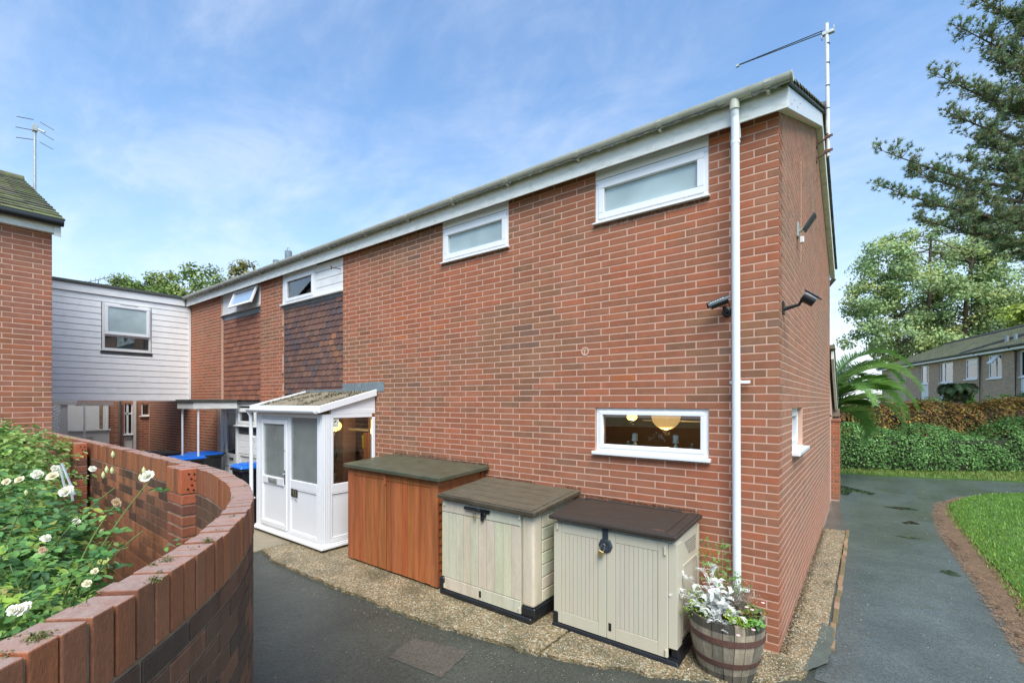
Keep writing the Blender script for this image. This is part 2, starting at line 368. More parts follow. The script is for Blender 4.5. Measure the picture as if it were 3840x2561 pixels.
def variant(l, c, mat, h):
    key = (round(l, 2), tuple(round(x*30) for x in c), mat, round(h, 3))
    if key not in VARIANTS:
        v, f = brick_geo(l, h=h); me = bpy.data.meshes.new('brick'); me.from_pydata(v, [], f)
        a = me.color_attributes.new('tint', 'FLOAT_COLOR', 'POINT'); a.data.foreach_set('color', np.tile([*c, 1], len(v)))
        me.materials.append(MT[mat]); VARIANTS[key] = (me, l)
    return VARIANTS[key]
def lay_bricks(bricks, parent, mat='brick', nmax=300, h=None, name='brick'):
    h = h or BH-JT
    base = wloc(parent)
    def near(b):
        p = Vector(b[0].p(b[1], 0, b[2])); v = p-CAM; return v.length
    bricks.sort(key=near)
    for fr, s, z, l, c in bricks[:nmax]:
        me, l0 = variant(l, c, mat, h)
        p = Vector(fr.p(s, random.uniform(-.0006, .0008), z))-base
        link(name, me, parent, p, (random.gauss(0, .003), 0, fr.a+random.uniform(-.0015, .0015)), (l/l0, 1, 1))
    if len(bricks) > nmax:
        m = M()
        for fr, s, z, l, c in bricks[nmax:]:
            v, f = brick_geo(l, h=h); j = random.uniform(-.0006, .0008); m.cur = c
            m.add([fr.p(s+x, y+j, z+zz_) for x, y, zz_ in v], f)
        tag(m.build(name+'_courses', mat, parent), kind='stuff')
def wall_panels(m, fr, s0, s1, z0, z1, holes, d0, d1):
    """solid wall with rectangular openings, as a grid of boxes"""
    xs = sorted({s0, s1, *[min(max(v, s0), s1) for h in holes for v in h[:2]]}); zs = sorted({z0, z1, *[min(max(v, z0), z1) for h in holes for v in h[2:]]})
    for i in range(len(xs)-1):
        run = None
        for j in range(len(zs)-1):
            cx, cz = (xs[i]+xs[i+1])/2, (zs[j]+zs[j+1])/2
            solid = not any(h[0] < cx < h[1] and h[2] < cz < h[3] for h in holes)
            if solid: run = (run[0] if run else zs[j], zs[j+1])
            if (not solid or j == len(zs)-2) and run: m.box(xs[i], xs[i+1], d0, d1, run[0], run[1], fr); run = None
def window(fr, s0, s1, z0, z1, parent, d=-.03, fw=.045, sash=True, pane='glass', sill=None, mat='upvc', bars=(), sashw=.04, label=None, hop=None, th=.06):
    m = M(); frame_rect(m, fr, s0, s1, z0, z1, d-th, d, fw)
    for kind, pos in bars:
        if kind == 'v': m.box(pos-.025, pos+.025, d-th+.01, d-.003, z0+fw, z1-fw, fr)
        else: m.box(s0+fw, s1-fw, d-th+.01, d-.003, pos-.025, pos+.025, fr)
    w = m.build('window', mat, parent, bev=.004)
    if label: w['label'] = label
    a0, a1, b0, b1 = s0+fw, s1-fw, z0+fw, z1-fw
    if sash:
        m = M(); frame_rect(m, fr, a0-.012, a1+.012, b0-.012, b1+.012, d-th+.015, d+.012, sashw+.012); m.build('sash', mat, w, bev=.005)
        a0 += sashw; a1 -= sashw; b0 += sashw; b1 -= sashw
    m = M(); m.box(a0-.005, a1+.005, d-.036, d-.030, b0-.005, b1+.005, fr); m.build('pane', pane, w)
    if sill:
        so, sp, sh = sill; m = M(); m.box(s0-so, s1+so, d-th, sp, z0-sh, z0-.001, fr); m.build('sill', mat, w, bev=.006, seg=2)
    return w
def leafcloud(name, pos, nor, size, tint, mat, parent, kind6=False, asp=.55, up=None, kind=None):
    """leaf-shaped faces at pos with random in-plane spin; nor = facing"""
    n = len(pos); nor = nor/np.maximum(np.linalg.norm(nor, axis=1, keepdims=True), 1e-6)
    rnd = rng.normal(size=(n, 3)) if up is None else up
    a = np.cross(nor, rnd); a /= np.maximum(np.linalg.norm(a, axis=1, keepdims=True), 1e-6); b = np.cross(nor, a)
    sz = np.asarray(size).reshape(-1, 1)*np.ones((n, 1))
    if kind6:
        pts = [(0, 0, 0), (.28, .5, .10), (.68, .42, .10), (1, 0, 0), (.68, -.42, .10), (.28, -.5, .10)]
        quads = [(0, 1, 2, 3), (0, 3, 4, 5)]
    else:
        pts = [(0, 0, 0), (.45, .5, .08), (1, 0, 0), (.45, -.5, .08)]; quads = [(0, 1, 2), (0, 2, 3)]
    k = len(pts); V = np.empty((n, k, 3))
    for i, (u, w, h) in enumerate(pts): V[:, i] = pos+b*sz*(u-.5)+a*sz*w*asp*2*.5+nor*sz*h
    q = np.array(quads); Fc = (np.arange(n)[:, None, None]*k+q[None]).reshape(-1, q.shape[1])
    o = raw_mesh(name, V.reshape(-1, 3), Fc, np.repeat(tint, k, axis=0), mat, parent)
    if kind: o['kind'] = kind
    return o
def tints(n, cols, jit=.12):
    cols = np.array(cols); idx = rng.integers(0, len(cols), n)
    return np.clip(cols[idx]*(1+rng.normal(size=(n, 1))*jit), 0.004, 1)

# ================================================================ GROUND
def sheet(name, poly, z, mat, kind='structure', sub=0, h=0.0):
    m = M(); pts = [(x, y, z) for x, y in poly]
    if h: m.extr([(x, y, z-h) for x, y in poly], (0, 0, h))
    else: m.add(pts, [tuple(range(len(pts)))])
    return tag(m.build(name, mat), kind=kind)
MT['earth'] = material('damp_earth_grass', (.06, .085, .025), .95, .35, 1.5, fine=.3, fs=30, bump=.8, bs=20, dirt=((.07, .05, .02), .5, .6))
def asphalt_mat(name, base, rough, pud):
    m = bpy.data.materials.new(name); m.use_nodes = True; t = m.node_tree; t.nodes.clear(); n = t.nodes.new; l = t.links.new
    o = n('ShaderNodeOutputMaterial'); p = n('ShaderNodeBsdfPrincipled'); l(p.outputs[0], o.inputs[0]); g = n('ShaderNodeNewGeometry')
    def noi(sc, det=5, ro=.6, st=None):
        x = n('ShaderNodeTexNoise'); x.inputs['Scale'].default_value = sc; x.inputs['Detail'].default_value = det; x.inputs['Roughness'].default_value = ro
        if st:
            mpn = n('ShaderNodeMapping'); mpn.inputs['Scale'].default_value = st; l(g.outputs['Position'], mpn.inputs[0]); l(mpn.outputs[0], x.inputs['Vector'])
        else: l(g.outputs['Position'], x.inputs['Vector'])
        return x.outputs['Fac']
    def mr(x, a, b, c, d):
        k = n('ShaderNodeMapRange'); l(x, k.inputs[0]); k.inputs[1].default_value = a; k.inputs[2].default_value = b; k.inputs[3].default_value = c; k.inputs[4].default_value = d; return k.outputs[0]
    vo = n('ShaderNodeTexVoronoi'); vo.inputs['Scale'].default_value = 95; l(g.outputs['Position'], vo.inputs['Vector'])
    c0 = n('ShaderNodeMix'); c0.data_type = 'RGBA'; l(mr(noi(1.3), .35, .65, 0, 1), c0.inputs[0]); c0.inputs[6].default_value = (*base, 1); c0.inputs[7].default_value = (*[b*1.45 for b in base], 1)
    sc = n('ShaderNodeVectorMath'); sc.operation = 'SCALE'; l(c0.outputs[2], sc.inputs[0]); l(mr(vo.outputs['Color'], 0, 1, .55, 1.5), sc.inputs[3]); 
    sp = n('ShaderNodeMix'); sp.data_type = 'RGBA'; l(mr(noi(140, 2, .5), .70, .76, 0, .5), sp.inputs[0]); l(sc.outputs[0], sp.inputs[6]); sp.inputs[7].default_value = (.25, .24, .2, 1)
    l(sp.outputs[2], p.inputs['Base Color'])
    wet = mr(noi(.9, 5, .55, (1, .45, 1)), .50 if pud else .58, .62 if pud else .75, 0, 1)
    rg = n('ShaderNodeMath'); rg.operation = 'MULTIPLY_ADD'; l(wet, rg.inputs[0]); rg.inputs[1].default_value = -(rough*.45); rg.inputs[2].default_value = rough; l(rg.outputs[0], p.inputs['Roughness'])
    p.inputs['Specular IOR Level'].default_value = 1.0 if pud else .5
    b = n('ShaderNodeBump'); b.inputs['Distance'].default_value = .006
    bs = n('ShaderNodeMath'); bs.operation = 'MULTIPLY_ADD'; l(wet, bs.inputs[0]); bs.inputs[1].default_value = -.16; bs.inputs[2].default_value = (.26 if pud else .42); l(bs.outputs[0], b.inputs['Strength'])
    l(vo.outputs['Distance'], b.inputs['Height']); b2 = n('ShaderNodeBump'); b2.inputs['Strength'].default_value = .3; b2.inputs['Distance'].default_value = .03; l(noi(6, 4), b2.inputs['Height']); l(b.outputs[0], b2.inputs['Normal']); l(b2.outputs[0], p.inputs['Normal'])
    return m
MT['asphalt'] = asphalt_mat('asphalt_damp', (.040, .044, .035), .42, False)
MT['asphaltwet'] = asphalt_mat('asphalt_wet', (.062, .072, .064), .24, True)
MT['asphaltpatch'] = asphalt_mat('asphalt_patch', (.060, .052, .040), .6, False)
MT['water'] = material('shallow_water', (.02, .025, .02), .04, 0, 1, spec=.6)
GZ = -.035
sheet('ground', [(-200, -60), (200, -60), (200, 300), (-200, 300)], -.12, 'earth')
sheet('forecourt', [(-24, -3.3), (-4, -3.3), (-2.6, -3.3), (-1.6, -3.8), (-.6, -4.6), (-.4, -7), (1.78, -7), (1.78, -.2), (.3, -.2), (.3, .3), (-24, .3)], GZ, 'asphalt')
PATHR = [(1.80, -.2), (1.78, 1.54), (1.73, 3.9), (1.70, 6.0), (1.74, 7.6), (1.90, 9.2), (2.25, 10.2), (2.70, 10.95), (3.7, 12.05), (5.5, 13.0), (9, 14.0), (16, 15.5)]
FAR = [(16, 18.2), (9, 15.9), (4.15, 14.43), (2, 13.8), (0, 13.25), (-3, 12.7), (-8, 12.5)]
sheet('path', [(.28, -.2)]+PATHR+FAR+[(-8, 9.2), (-.2, 9.2), (-.05, 5.36), (.36, 5.34)], GZ+.004, 'asphaltwet')
# gravel aggregate strip along both walls
def aggregate_mat():
    m = bpy.data.materials.new('exposed_aggregate'); m.use_nodes = True; t = m.node_tree; t.nodes.clear(); n = t.nodes.new; l = t.links.new
    o = n('ShaderNodeOutputMaterial'); p = n('ShaderNodeBsdfPrincipled'); l(p.outputs[0], o.inputs[0]); g = n('ShaderNodeNewGeometry')
    vo = n('ShaderNodeTexVoronoi'); vo.inputs['Scale'].default_value = 62; l(g.outputs['Position'], vo.inputs['Vector'])
    sp = n('ShaderNodeSeparateColor'); l(vo.outputs['Color'], sp.inputs[0])
    r = n('ShaderNodeValToRGB'); l(sp.outputs[0], r.inputs[0]); e = r.color_ramp.elements
    e[0].color = (.10, .085, .045, 1); e[1].color = (.50, .43, .28, 1)
    for po, c in ((.25, (.17, .14, .075)), (.5, (.26, .20, .10)), (.72, (.32, .20, .10)), (.86, (.36, .34, .26))):
        x = e.new(po); x.color = (*c, 1)
    x = n('ShaderNodeTexNoise'); x.inputs['Scale'].default_value = 2.6; x.inputs['Detail'].default_value = 6; l(g.outputs['Position'], x.inputs['Vector'])
    k = n('ShaderNodeMapRange'); k.inputs[1].default_value = .45; k.inputs[2].default_value = .68; k.inputs[4].default_value = .75; l(x.outputs['Fac'], k.inputs[0])
    mx = n('ShaderNodeMix'); mx.data_type = 'RGBA'; l(k.outputs[0], mx.inputs[0]); l(r.outputs[0], mx.inputs[6]); mx.inputs[7].default_value = (.075, .070, .035, 1)
    l(mx.outputs[2], p.inputs['Base Color']); p.inputs['Roughness'].default_value = .55
    b = n('ShaderNodeBump'); b.inputs['Strength'].default_value = .9; b.inputs['Distance'].default_value = .008; b.invert = True; l(vo.outputs['Distance'], b.inputs['Height']); l(b.outputs[0], p.inputs['Normal'])
    return m
MT['aggregate'] = aggregate_mat()
AG1 = [(-6.72, .0), (-6.74, -1.42), (-6.0, -1.56), (-5.2, -1.55), (-4.3, -1.53), (-3.4, -1.52), (-2.87, -1.48), (-2.3, -1.38), (-1.73, -1.30), (-1.70, 0)]
AG2 = [(-1.68, 0), (-1.70, -1.28), (-1.3, -1.16), (-.9, -1.0), (-.48, -.83), (-.2, -.62), (.05, -.42), (.22, -.22), (.24, .3), (.31, .5), (.33, 5.24), (0, 5.22), (0, 0)]
# ragged outer edges
def ragged(poly, i0, i1, amp=.02, step=.06):
    o_ = []
    for i, p in enumerate(poly):
        o_.append(p)
        if i0 <= i < i1:
            q = poly[i+1]; d = math.dist(p, q); k = int(d/step)
            for j in range(1, k): o_.append((p[0]+(q[0]-p[0])*j/k+random.gauss(0, amp), p[1]+(q[1]-p[1])*j/k+random.gauss(0, amp)))
    return o_
sheet('gravel_strip', ragged(AG1, 1, 8, .014), 0, 'aggregate', h=.05)
sheet('gravel_strip', ragged(AG2, 1, 8, .014), -.004, 'aggregate', h=.05)
m = M()
for x0, x1 in ((-8.55, -7.75), (-7.74, -6.76)): m.box(x0, x1, -1.62, -.45, -.06, -.006)
tag(m.build('paving_slab', 'concrete', bev=.01), kind='structure')
sheet('paving', [(-24, -.45), (-8.56, -.45), (-8.56, 0.3), (-24, .3)], -.012, 'concrete')
# pebbles loose on the strip
def inside(poly, x, y):
    c = False; j = len(poly)-1
    for i in range(len(poly)):
        xi, yi = poly[i]; xj, yj = poly[j]
        if (yi > y) != (yj > y) and x < (xj-xi)*(y-yi)/(yj-yi)+xi: c = not c
        j = i
    return c
def pebbles(name, poly, n, zt, r0, r1, cols, lab=None):
    xs = [p[0] for p in poly]; ys = [p[1] for p in poly]; P = []
    while len(P) < n:
        x, y = random.uniform(min(xs), max(xs)), random.uniform(min(ys), max(ys))
        if inside(poly, x, y): P.append((x, y, zt))
    P = np.array(P); r = rng.uniform(r0, r1, (n, 1, 1))
    o8 = np.array([(1, 0, 0), (0, 1, 0), (-1, 0, 0), (0, -1, 0), (0, 0, .7), (0, 0, -.7)])
    th = rng.uniform(0, 2*pi, n); c, s = np.cos(th), np.sin(th)
    V = o8[None]*rng.uniform(.6, 1.2, (n, 6, 1))*r
    X = V[..., 0]*c[:, None]-V[..., 1]*s[:, None]; Y = (V[..., 0]*s[:, None]+V[..., 1]*c[:, None])
    V = np.stack([X, Y, V[..., 2]], -1)+P[:, None]
    q = np.array([(0, 1, 4), (1, 2, 4), (2, 3, 4), (3, 0, 4), (1, 0, 5), (2, 1, 5), (3, 2, 5), (0, 3, 5)])
    Fc = (np.arange(n)[:, None, None]*6+q[None]).reshape(-1, 3)
    o = raw_mesh(name, V.reshape(-1, 3), Fc, np.repeat(tints(n, cols, .2), 6, axis=0), MT['pebble']); o['kind'] = 'stuff'; return o
MT['pebble'] = material('pebble', attr=True, rough=.45, nz=.1, ns=30)
PC = [(.30, .24, .14), (.42, .36, .25), (.22, .15, .07), (.36, .24, .13), (.5, .46, .38), (.12, .10, .06)]
pebbles('gravel', AG1, 9000, .001, .004, .009, PC)
pebbles('gravel', AG2, 8000, -.003, .004, .010, PC)
# brick edging between strip and path
es = thing('brick_edging', 'narrow mossy brick kerb along the gravel strip beside the end wall', 'kerb', (.35, 2.8, -.03))
for k in range(24):
    y0 = .42+k*.205
    m = M(); m.cur = random.choice([(.20, .13, .07), (.26, .17, .09), (.15, .12, .06), (.3, .2, .12)]); j = random.gauss(0, .004)
    m.box(.335+j, .385+j, y0, y0+.195, -.06, -.004+random.gauss(0, .003)); m.build('brick', 'brick', es, bev=.006)
MT['slabgrey'] = material('grey_green_slab', (.085, .10, .08), .7, .2, 8, bump=.3)
tag(sheet('drain_cover', ragged([(.20, -.20), (.36, .10), (.375, .85), (.26, .95), (.245, .35)], 0, 4, .008), -.001, 'slabgrey', kind=None), 'flat grey green slab at the corner of the gravel strip', 'slab')
tag(sheet('asphalt_patch', ragged([(-2.78, -2.12), (-2.86, -1.76), (-2.28, -1.62), (-2.17, -2.05)], 0, 3, .012), GZ+.004, 'asphaltpatch'))
for i, pl in enumerate(([(.02, 10.9), (.3, 10.5), (.8, 9.95), (.75, 9.6), (.35, 9.9), (.25, 9.2), (.02, 9.3)], [(1.40, 3.72), (1.52, 3.85), (1.62, 3.66), (1.5, 3.6)], [(1.15, 6.7), (1.3, 6.95), (1.42, 6.75), (1.2, 6.6)],
                         [(1.0, 5.5), (1.25, 5.58), (1.4, 5.5), (1.2, 5.42)], [(.9, 8.2), (1.3, 8.4), (1.5, 8.2), (1.2, 8.05)])):
    sheet('puddle', ragged(pl, 0, len(pl)-1, .012, .05), GZ+.008, 'water')
# lawn, needle litter, verge
LAWN = [(2.3, -.2), (2.1, 1.6), (2.07, 3.1), (2.01, 5.0), (1.99, 7.1), (2.05, 9.1), (2.40, 10.3), (2.95, 11.4), (3.9, 12.25), (5.6, 13.1), (9, 14.1), (16, 15.6), (30, 15.8), (30, -4), (2.3, -4)]
MT['grassbase'] = material('lawn_base', (.055, .13, .012), .95, .25, 2, fine=.3, fs=60, bump=.8, bs=60)
MT['litter'] = material('needle_litter', (.20, .13, .075), .95, .3, 6, fine=.35, fs=90, bump=1, bs=90)
MT['grass'] = material('grass_blade', attr=True, rough=.5, nz=.15, ns=2.5, trans=.3)
sheet('lawn', LAWN, -.008, 'grassbase', h=.06)
sheet('needle_litter', ragged([(1.82, -.2), (1.80, 1.54), (1.74, 3.9), (1.71, 6.0), (1.75, 7.6), (1.91, 9.2), (2.26, 10.2), (2.71, 10.95), (3.7, 12.03), (4.2, 12.4), (4.3, 12.3), (3.0, 11.0), (2.6, 10), (2.4, 9), (2.35, 5), (2.5, 1.5), (2.5, -.2)], 0, 8, .045), -.027, 'litter', h=.012)
sheet('verge', [(-9, 12.55), (-3, 12.75), (0, 13.3), (2, 13.85), (4.15, 14.48), (9, 15.95), (16, 18.25), (30, 22), (30, 40), (-9, 30)], -.01, 'grassbase', h=.05)
def blades(name, poly, n, zt, h0, h1, cols, w=.005, lab=None, flat=0, ymax=None):
    xs = [p[0] for p in poly]; ys = [p[1] for p in poly]; P = []
    while len(P) < n:
        x = random.uniform(min(xs), min(max(xs), 9)); y = random.uniform(max(min(ys), -.5), min(max(ys), ymax or 19))
        if inside(poly, x, y): P.append((x, y, zt))
    P = np.array(P); th = rng.uniform(0, 2*pi, n); h = rng.uniform(h0, h1, (n, 1))
    d = np.c_[np.cos(th), np.sin(th), np.zeros(n)]; e = np.c_[-np.sin(th), np.cos(th), np.zeros(n)]*w
    lean = rng.uniform(.2, .9, (n, 1)) if not flat else rng.uniform(2, 6, (n, 1))
    tip = P+d*h*lean+np.array([0, 0, 1])*h*(1 if not flat else .15)
    V = np.stack([P-e, P+e, tip], 1).reshape(-1, 3)
    return tag(raw_mesh(name, V, np.arange(3*n).reshape(-1, 3), np.repeat(tints(n, cols, .2), 3, axis=0), MT['grass']), kind='stuff')
GC = [(.13, .27, .02), (.17, .33, .03), (.08, .18, .015), (.24, .38, .05)]
blades('grass', [(x, y) for x, y in LAWN], 90000, -.01, .02, .055, GC, .006)
blades('grass', [(1.95, -.2), (1.95, 4), (1.9, 8), (2.05, 9.4), (2.9, 11.2), (4, 12.2), (4.2, 12.3), (3.2, 11.4), (2.5, 10), (2.2, 8), (2.2, 3), (2.3, -.2)], 5000, -.02, .02, .05, GC+[(.25, .2, .05)], .005)
blades('pine_needles', [(1.72, -.2), (1.68, 3.9), (1.61, 6.0), (1.65, 7.6), (1.81, 9.2), (2.4, 10.6), (3.7, 12.0), (3.9, 12.1), (3.0, 11.2), (2.45, 10), (2.3, 8), (2.25, 3), (2.35, -.2)], 24000, -.020, .012, .024, [(.30, .19, .11), (.38, .25, .15), (.18, .11, .06), (.42, .31, .2)], .003, flat=1)
blades('grass', [(-3, 12.75), (0, 13.3), (2, 13.85), (4.15, 14.48), (9, 15.95), (9, 19), (-3, 14.3)], 22000, -.012, .03, .08, [(.15, .24, .03), (.22, .28, .05), (.28, .26, .07), (.1, .2, .02)], .009)

# ================================================================ ROOF HELPER
def tile_rows(name, e0, e1, up, run, rows, parent, kindtint, wave=.012, pitch=.15, mat='rooftile', stuff=True, lip=.028, individual=0, tw=.33, rise=.030):
    """e0,e1 eave ends; up = unit vector up the slope; run = slope length"""
    e0, e1, up = Vector(e0), Vector(e1), Vector(up).normalized(); al = (e1-e0); Ln = al.length; al.normalize(); nn = al.cross(up)
    if nn.z < 0: nn = -nn
    g = run/rows
    if individual:
        k = 0; cols = int(round(Ln/tw)); tw = Ln/cols
        vars_ = []
        for q in range(10):
            m = M(); m.cur = kindtint(); a, b = -tw/2+.004, tw/2-.004
            h0, h1 = .030+random.gauss(0, .002), .008
            v = [al*x+up*y+nn*z for z in (0, 1) for x, y in ((a, 0), (b, 0), (b, g+.05), (a, g+.05))]
            vv = [al*a+nn*(h0-lip), al*b+nn*(h0-lip), al*b+up*(g+.05)+nn*(-.012), al*a+up*(g+.05)+nn*(-.012), al*a+nn*h0, al*b+nn*h0, al*b+up*(g+.05)+nn*h1, al*a+up*(g+.05)+nn*h1]
            m.add(vv, [(3, 2, 1, 0), (4, 5, 6, 7), (0, 1, 5, 4), (1, 2, 6, 5), (2, 3, 7, 6), (3, 0, 4, 7)])
            me = m.build('tmp', mat); vars_.append(me.data); bpy.data.objects.remove(me)
        base = wloc(parent)
        rest = []
        for r in range(rows):
            for c in range(cols):
                p = e0+al*(tw*(c+.5)+random.gauss(0, .002))+up*(g*r)+nn*random.uniform(0, .006)
                rest.append((p, random.choice(vars_)))
        rest.sort(key=lambda t_: (t_[0]-CAM).length)
        for p, me in rest[:individual]: link('roof_tile', me, parent, p-base, (0, 0, random.gauss(0, .006)))
        if len(rest) > individual:
            mm = M()
            for p, me in rest[individual:]:
                mm.cur = kindtint(); mm.add([Vector(v.co)+p for v in me.vertices], [tuple(pp.vertices) for pp in me.polygons])
            tag(mm.build('roof_tiles', mat, parent), kind='stuff')
        return
    nx = max(2, int(Ln/(pitch/6))+1); xs = np.linspace(0, Ln, nx)
    wv = wave*np.abs(np.sin(pi*xs/pitch))
    V = []; Fc = []; T = []
    A, U, NN, E0 = (np.array(x) for x in (al, up, nn, e0))
    for r in range(rows):
        b = r*nx*3; tj = np.array(kindtint())
        seg = (xs/tw).astype(int); tc_ = np.array([kindtint() for _ in range(seg.max()+1)])[seg]
        lo = E0+np.outer(xs, A)+U*(g*r)
        V += [lo+np.outer(wv+rise, NN), lo+U*(g+.04)+np.outer(wv+.004, NN), lo+np.outer(wv+rise-lip, NN)]; T += [tc_]*3
        i = np.arange(nx-1)+b
        Fc += [np.c_[i, i+1, i+1+nx, i+nx], np.c_[i+2*nx, i+1+2*nx, i+1, i]]
    o = raw_mesh(name, np.concatenate(V), np.concatenate(Fc), np.concatenate(T), mat, parent)
    if stuff: o['kind'] = 'stuff'
    return o
def rt_grey():
    g = random.uniform(.13, .24); return (g*1.0, g*1.02, g*.88)
def rt_moss():
    return random.choice([(.11, .12, .06), (.14, .15, .07), (.09, .095, .07), (.17, .17, .10), (.12, .11, .08)])

# ================================================================ END HOUSE
FF = F(0, 0, pi); FS = F(0, 0, -pi/2)
house = thing('end_terrace_house', 'red brick end house with three slim front windows and a white downpipe at its corner', 'house', (0, 0, 0))
H_FR = [(.60, 1.82, 1.665, 2.19), (.60, 1.82, 4.255, 4.85), (3.065, 4.275, 4.255, 4.85)]
H_SD = [(-1.93, -.93, 1.665, 2.18)]
ZT = 4.86; RY, RZ = 3.80, 6.70; DEP = 7.25
def gable(s):
    y = -s; return (4.93+(RZ-4.98)*y/RY) if y < RY else RZ-.05-(RZ-5.1)*(y-RY)/(DEP-RY)
m = M(); wall_panels(m, FF, .1, 6.79, -.1, ZT+.05, H_FR+[(6.05, 6.78, 0, 2.12)], -.25, -.003)
m.box(.0035, .1, -.25, -.003, -.1, ZT+.05, FF)
ys = [.25, RY, DEP]
wall_panels(m, FS, -DEP, -.251, -.1, ZT-.02, H_SD, -.25, -.0022)
prof = [(-.251, ZT-.02), (-.251, gable(-.25)-.05), (-RY, gable(-RY)-.05), (-DEP, gable(-DEP)-.05), (-DEP, ZT-.02)]
m.hexa([FS.p(s, -.25, z) for s, z in prof], [FS.p(s, -.0022, z) for s, z in prof])
m.build('wall', 'mortar', house)
part('rear_wall', 'mortar', house, lambda m: m.box(-8.97, -.26, DEP-.25, DEP-.01, -.1, 5.0)); part('party_wall', 'mortar', house, lambda m: m.box(-8.97, -8.75, .3, DEP-.26, -.1, 5.0))
BR = []
BR += brick_field(FF, .0, 6.79, 0, ZT, H_FR+[(5.86, 6.79, 0, 2.42)], (.20, .097), 3)
BR = [b for b in BR if b[1]-b[3]/2 > .001]                       # corner bricks are made below as quoins
for r in range(0, 65):
    ln, sd_ = ((.195, .092) if r % 2 == 0 else (.092, .195))
    m = M(); m.cur = brick_tint(.05, r*.075, 3); z = r*BH+JT/2
    m.box(-ln, 0, 0, sd_, z, z+BH-JT); m.build('brick', 'brick', house, bev=.003)
def side_tint(s, z, q):
    c = brick_tint(s, z, q); k = .38; return (c[0]*(1-k)+.40*k, c[1]*(1-k)+.24*k, c[2]*(1-k)+.17*k)
SB = brick_field(FS, -DEP, -.10, 0, 6.7, H_SD, (-.097, -.20), 11, ztop=gable, tintf=side_tint)
SB = [b for b in SB if not (b[1]+b[3]/2 > -.102-.0001 and b[3] < .09)]
for b in BR[:0]: pass
nq = 65
def side_fix(bs):
    o_ = []
    for fr, s, z, l, c in bs:
        r = int(z/BH); lim = -.102 if r % 2 == 0 else -.205
        a, b = s-l/2, s+l/2
        if b > lim: b = lim
        if b-a > .03: o_.append((fr, (a+b)/2, z, b-a, c))
    return o_
SB = side_fix(SB)
lay_bricks(BR+SB, house, nmax=300-nq)
# windows of the end house
def win_white_head(fr, s0, s1, z1, ztop):
    m = M(); m.box(s0, s1, -.08, -.006, z1+.003, ztop, fr); return m
win_white_head(FF, .602, 1.818, 4.745, 4.86).build('window_head', 'upvc', house); win_white_head(FF, 3.067, 4.273, 4.745, 4.86).build('window_head', 'upvc', house)
window(FF, .603, 1.817, 4.262, 4.742, house, d=-.004, fw=.05, sashw=.055, pane='frostup', sill=(.02, .045, .022))
window(FF, 3.068, 4.272, 4.262, 4.742, house, d=-.004, fw=.05, sashw=.055, pane='frostup', sill=(.02, .045, .022))
window(FF, .603, 1.817, 1.70, 2.185, house, d=-.022, fw=.05, sash=True, sashw=.028, pane='glass', sill=(.028, .05, .038))
window(FS, -1.925, -.935, 1.72, 2.175, house, d=-.055, fw=.05, sashw=.04, pane='glassdark', sill=(.02, .075, .04), bars=())
# hung tile bay of the end house
def hung_tiles(root, u0, u1, z0, z1, cols_, dd, seed, gauge=.1135, tw=.168, nmax=300, drop=()):
    rows = int(round((z1-z0)/gauge)); g = (z1-z0)/rows; n = int(round((u1-u0)/tw)); w = (u1-u0)/n
    base = wloc(root); vs_ = []
    for q in range(14):
        m = M(); m.cur = cols_(q)
        a = w/2-.002; pts = [(-a, .0), (-a*.55, -.010), (0, -.013), (a*.55, -.010), (a, .0), (a, g*1.25), (-a, g*1.25)]
        def pt(x, z, off): return FF.p(x, off+(.022-.016*max(0, z)/(g*1.25)), z)
        fr = [pt(x, z, .004*math.cos(x/a*pi*.5)*.6) for x, z in pts]; bk = [pt(x, z, -.012) for x, z in pts]
        m.hexa([Vector(p) for p in bk], [Vector(p) for p in fr])
        o = m.build('tmp', 'tile'); vs_.append((o.data, q)); bpy.data.objects.remove(o)
    for r in range(rows):
        for c in range(n+(r % 2)):
            u = u0+w*(c+.5)-(w/2 if r % 2 else 0); sc = 1.0
            if u-w/2 < u0-.01: sc = .5; u = u0+w*.25
            if u+w/2 > u1+.01: sc = .5; u = u1-w*.25
            kk = vnoise(u*1.1+seed, z0+r*g*1.3, seed)+random.gauss(0, .28)
            idx = min(13, max(0, int((kk*.8+.95)/2.1*14)))
            p = Vector(FF.p(u, dd+random.uniform(0, .003), z0+r*g))-base
            link('hung_tile', vs_[idx][0], root, p, (random.gauss(0, .006), random.gauss(0, .008), 0), (sc, 1, 1))
TC1 = [tuple(x*1.4 for x in (t_[0], t_[1], t_[2]*.92)) for t_ in [(.055, .040, .045), (.070, .046, .050), (.085, .050, .048), (.10, .056, .050), (.075, .055, .060), (.11, .060, .048), (.13, .070, .055), (.095, .055, .05), (.085, .06, .055), (.15, .075, .05), (.19, .09, .055), (.12, .065, .05), (.26, .105, .055), (.32, .12, .055)]][:12]+[(.27, .12, .07), (.33, .14, .075)]
TC2 = [tuple(x*1.4 for x in t_) for t_ in [(.17, .072, .045), (.19, .080, .048), (.16, .07, .048), (.20, .085, .05), (.18, .075, .045), (.21, .085, .05), (.15, .065, .045), (.19, .075, .042), (.2, .09, .06), (.17, .08, .055), (.2, .08, .045), (.18, .075, .05), (.22, .1, .07), (.16, .08, .06)]]
m = M(); m.box(6.79, 8.97, -.25, -.055, 2.2, 4.95, FF); m.box(6.79, 8.97, -.25, -.055, -.1, .05, FF)
m.box(8.0, 8.97, -.25, -.055, .05, 2.2, FF); m.build('bay_backing', 'slate', house)
hung_tiles(house, 6.80, 8.96, 2.42, 4.19, lambda q: TC1[q], -.05, 4)
m = M(); m.box(6.80, 8.965, -.055, -.030, 4.155, 4.212, FF); m.build('lead_strip', 'lead', house)
m = M(); m.box(6.80, 9.02, -.055, .035, 4.214, 4.245, FF); m.build('bay_sill', 'oldwhite', house, bev=.004)
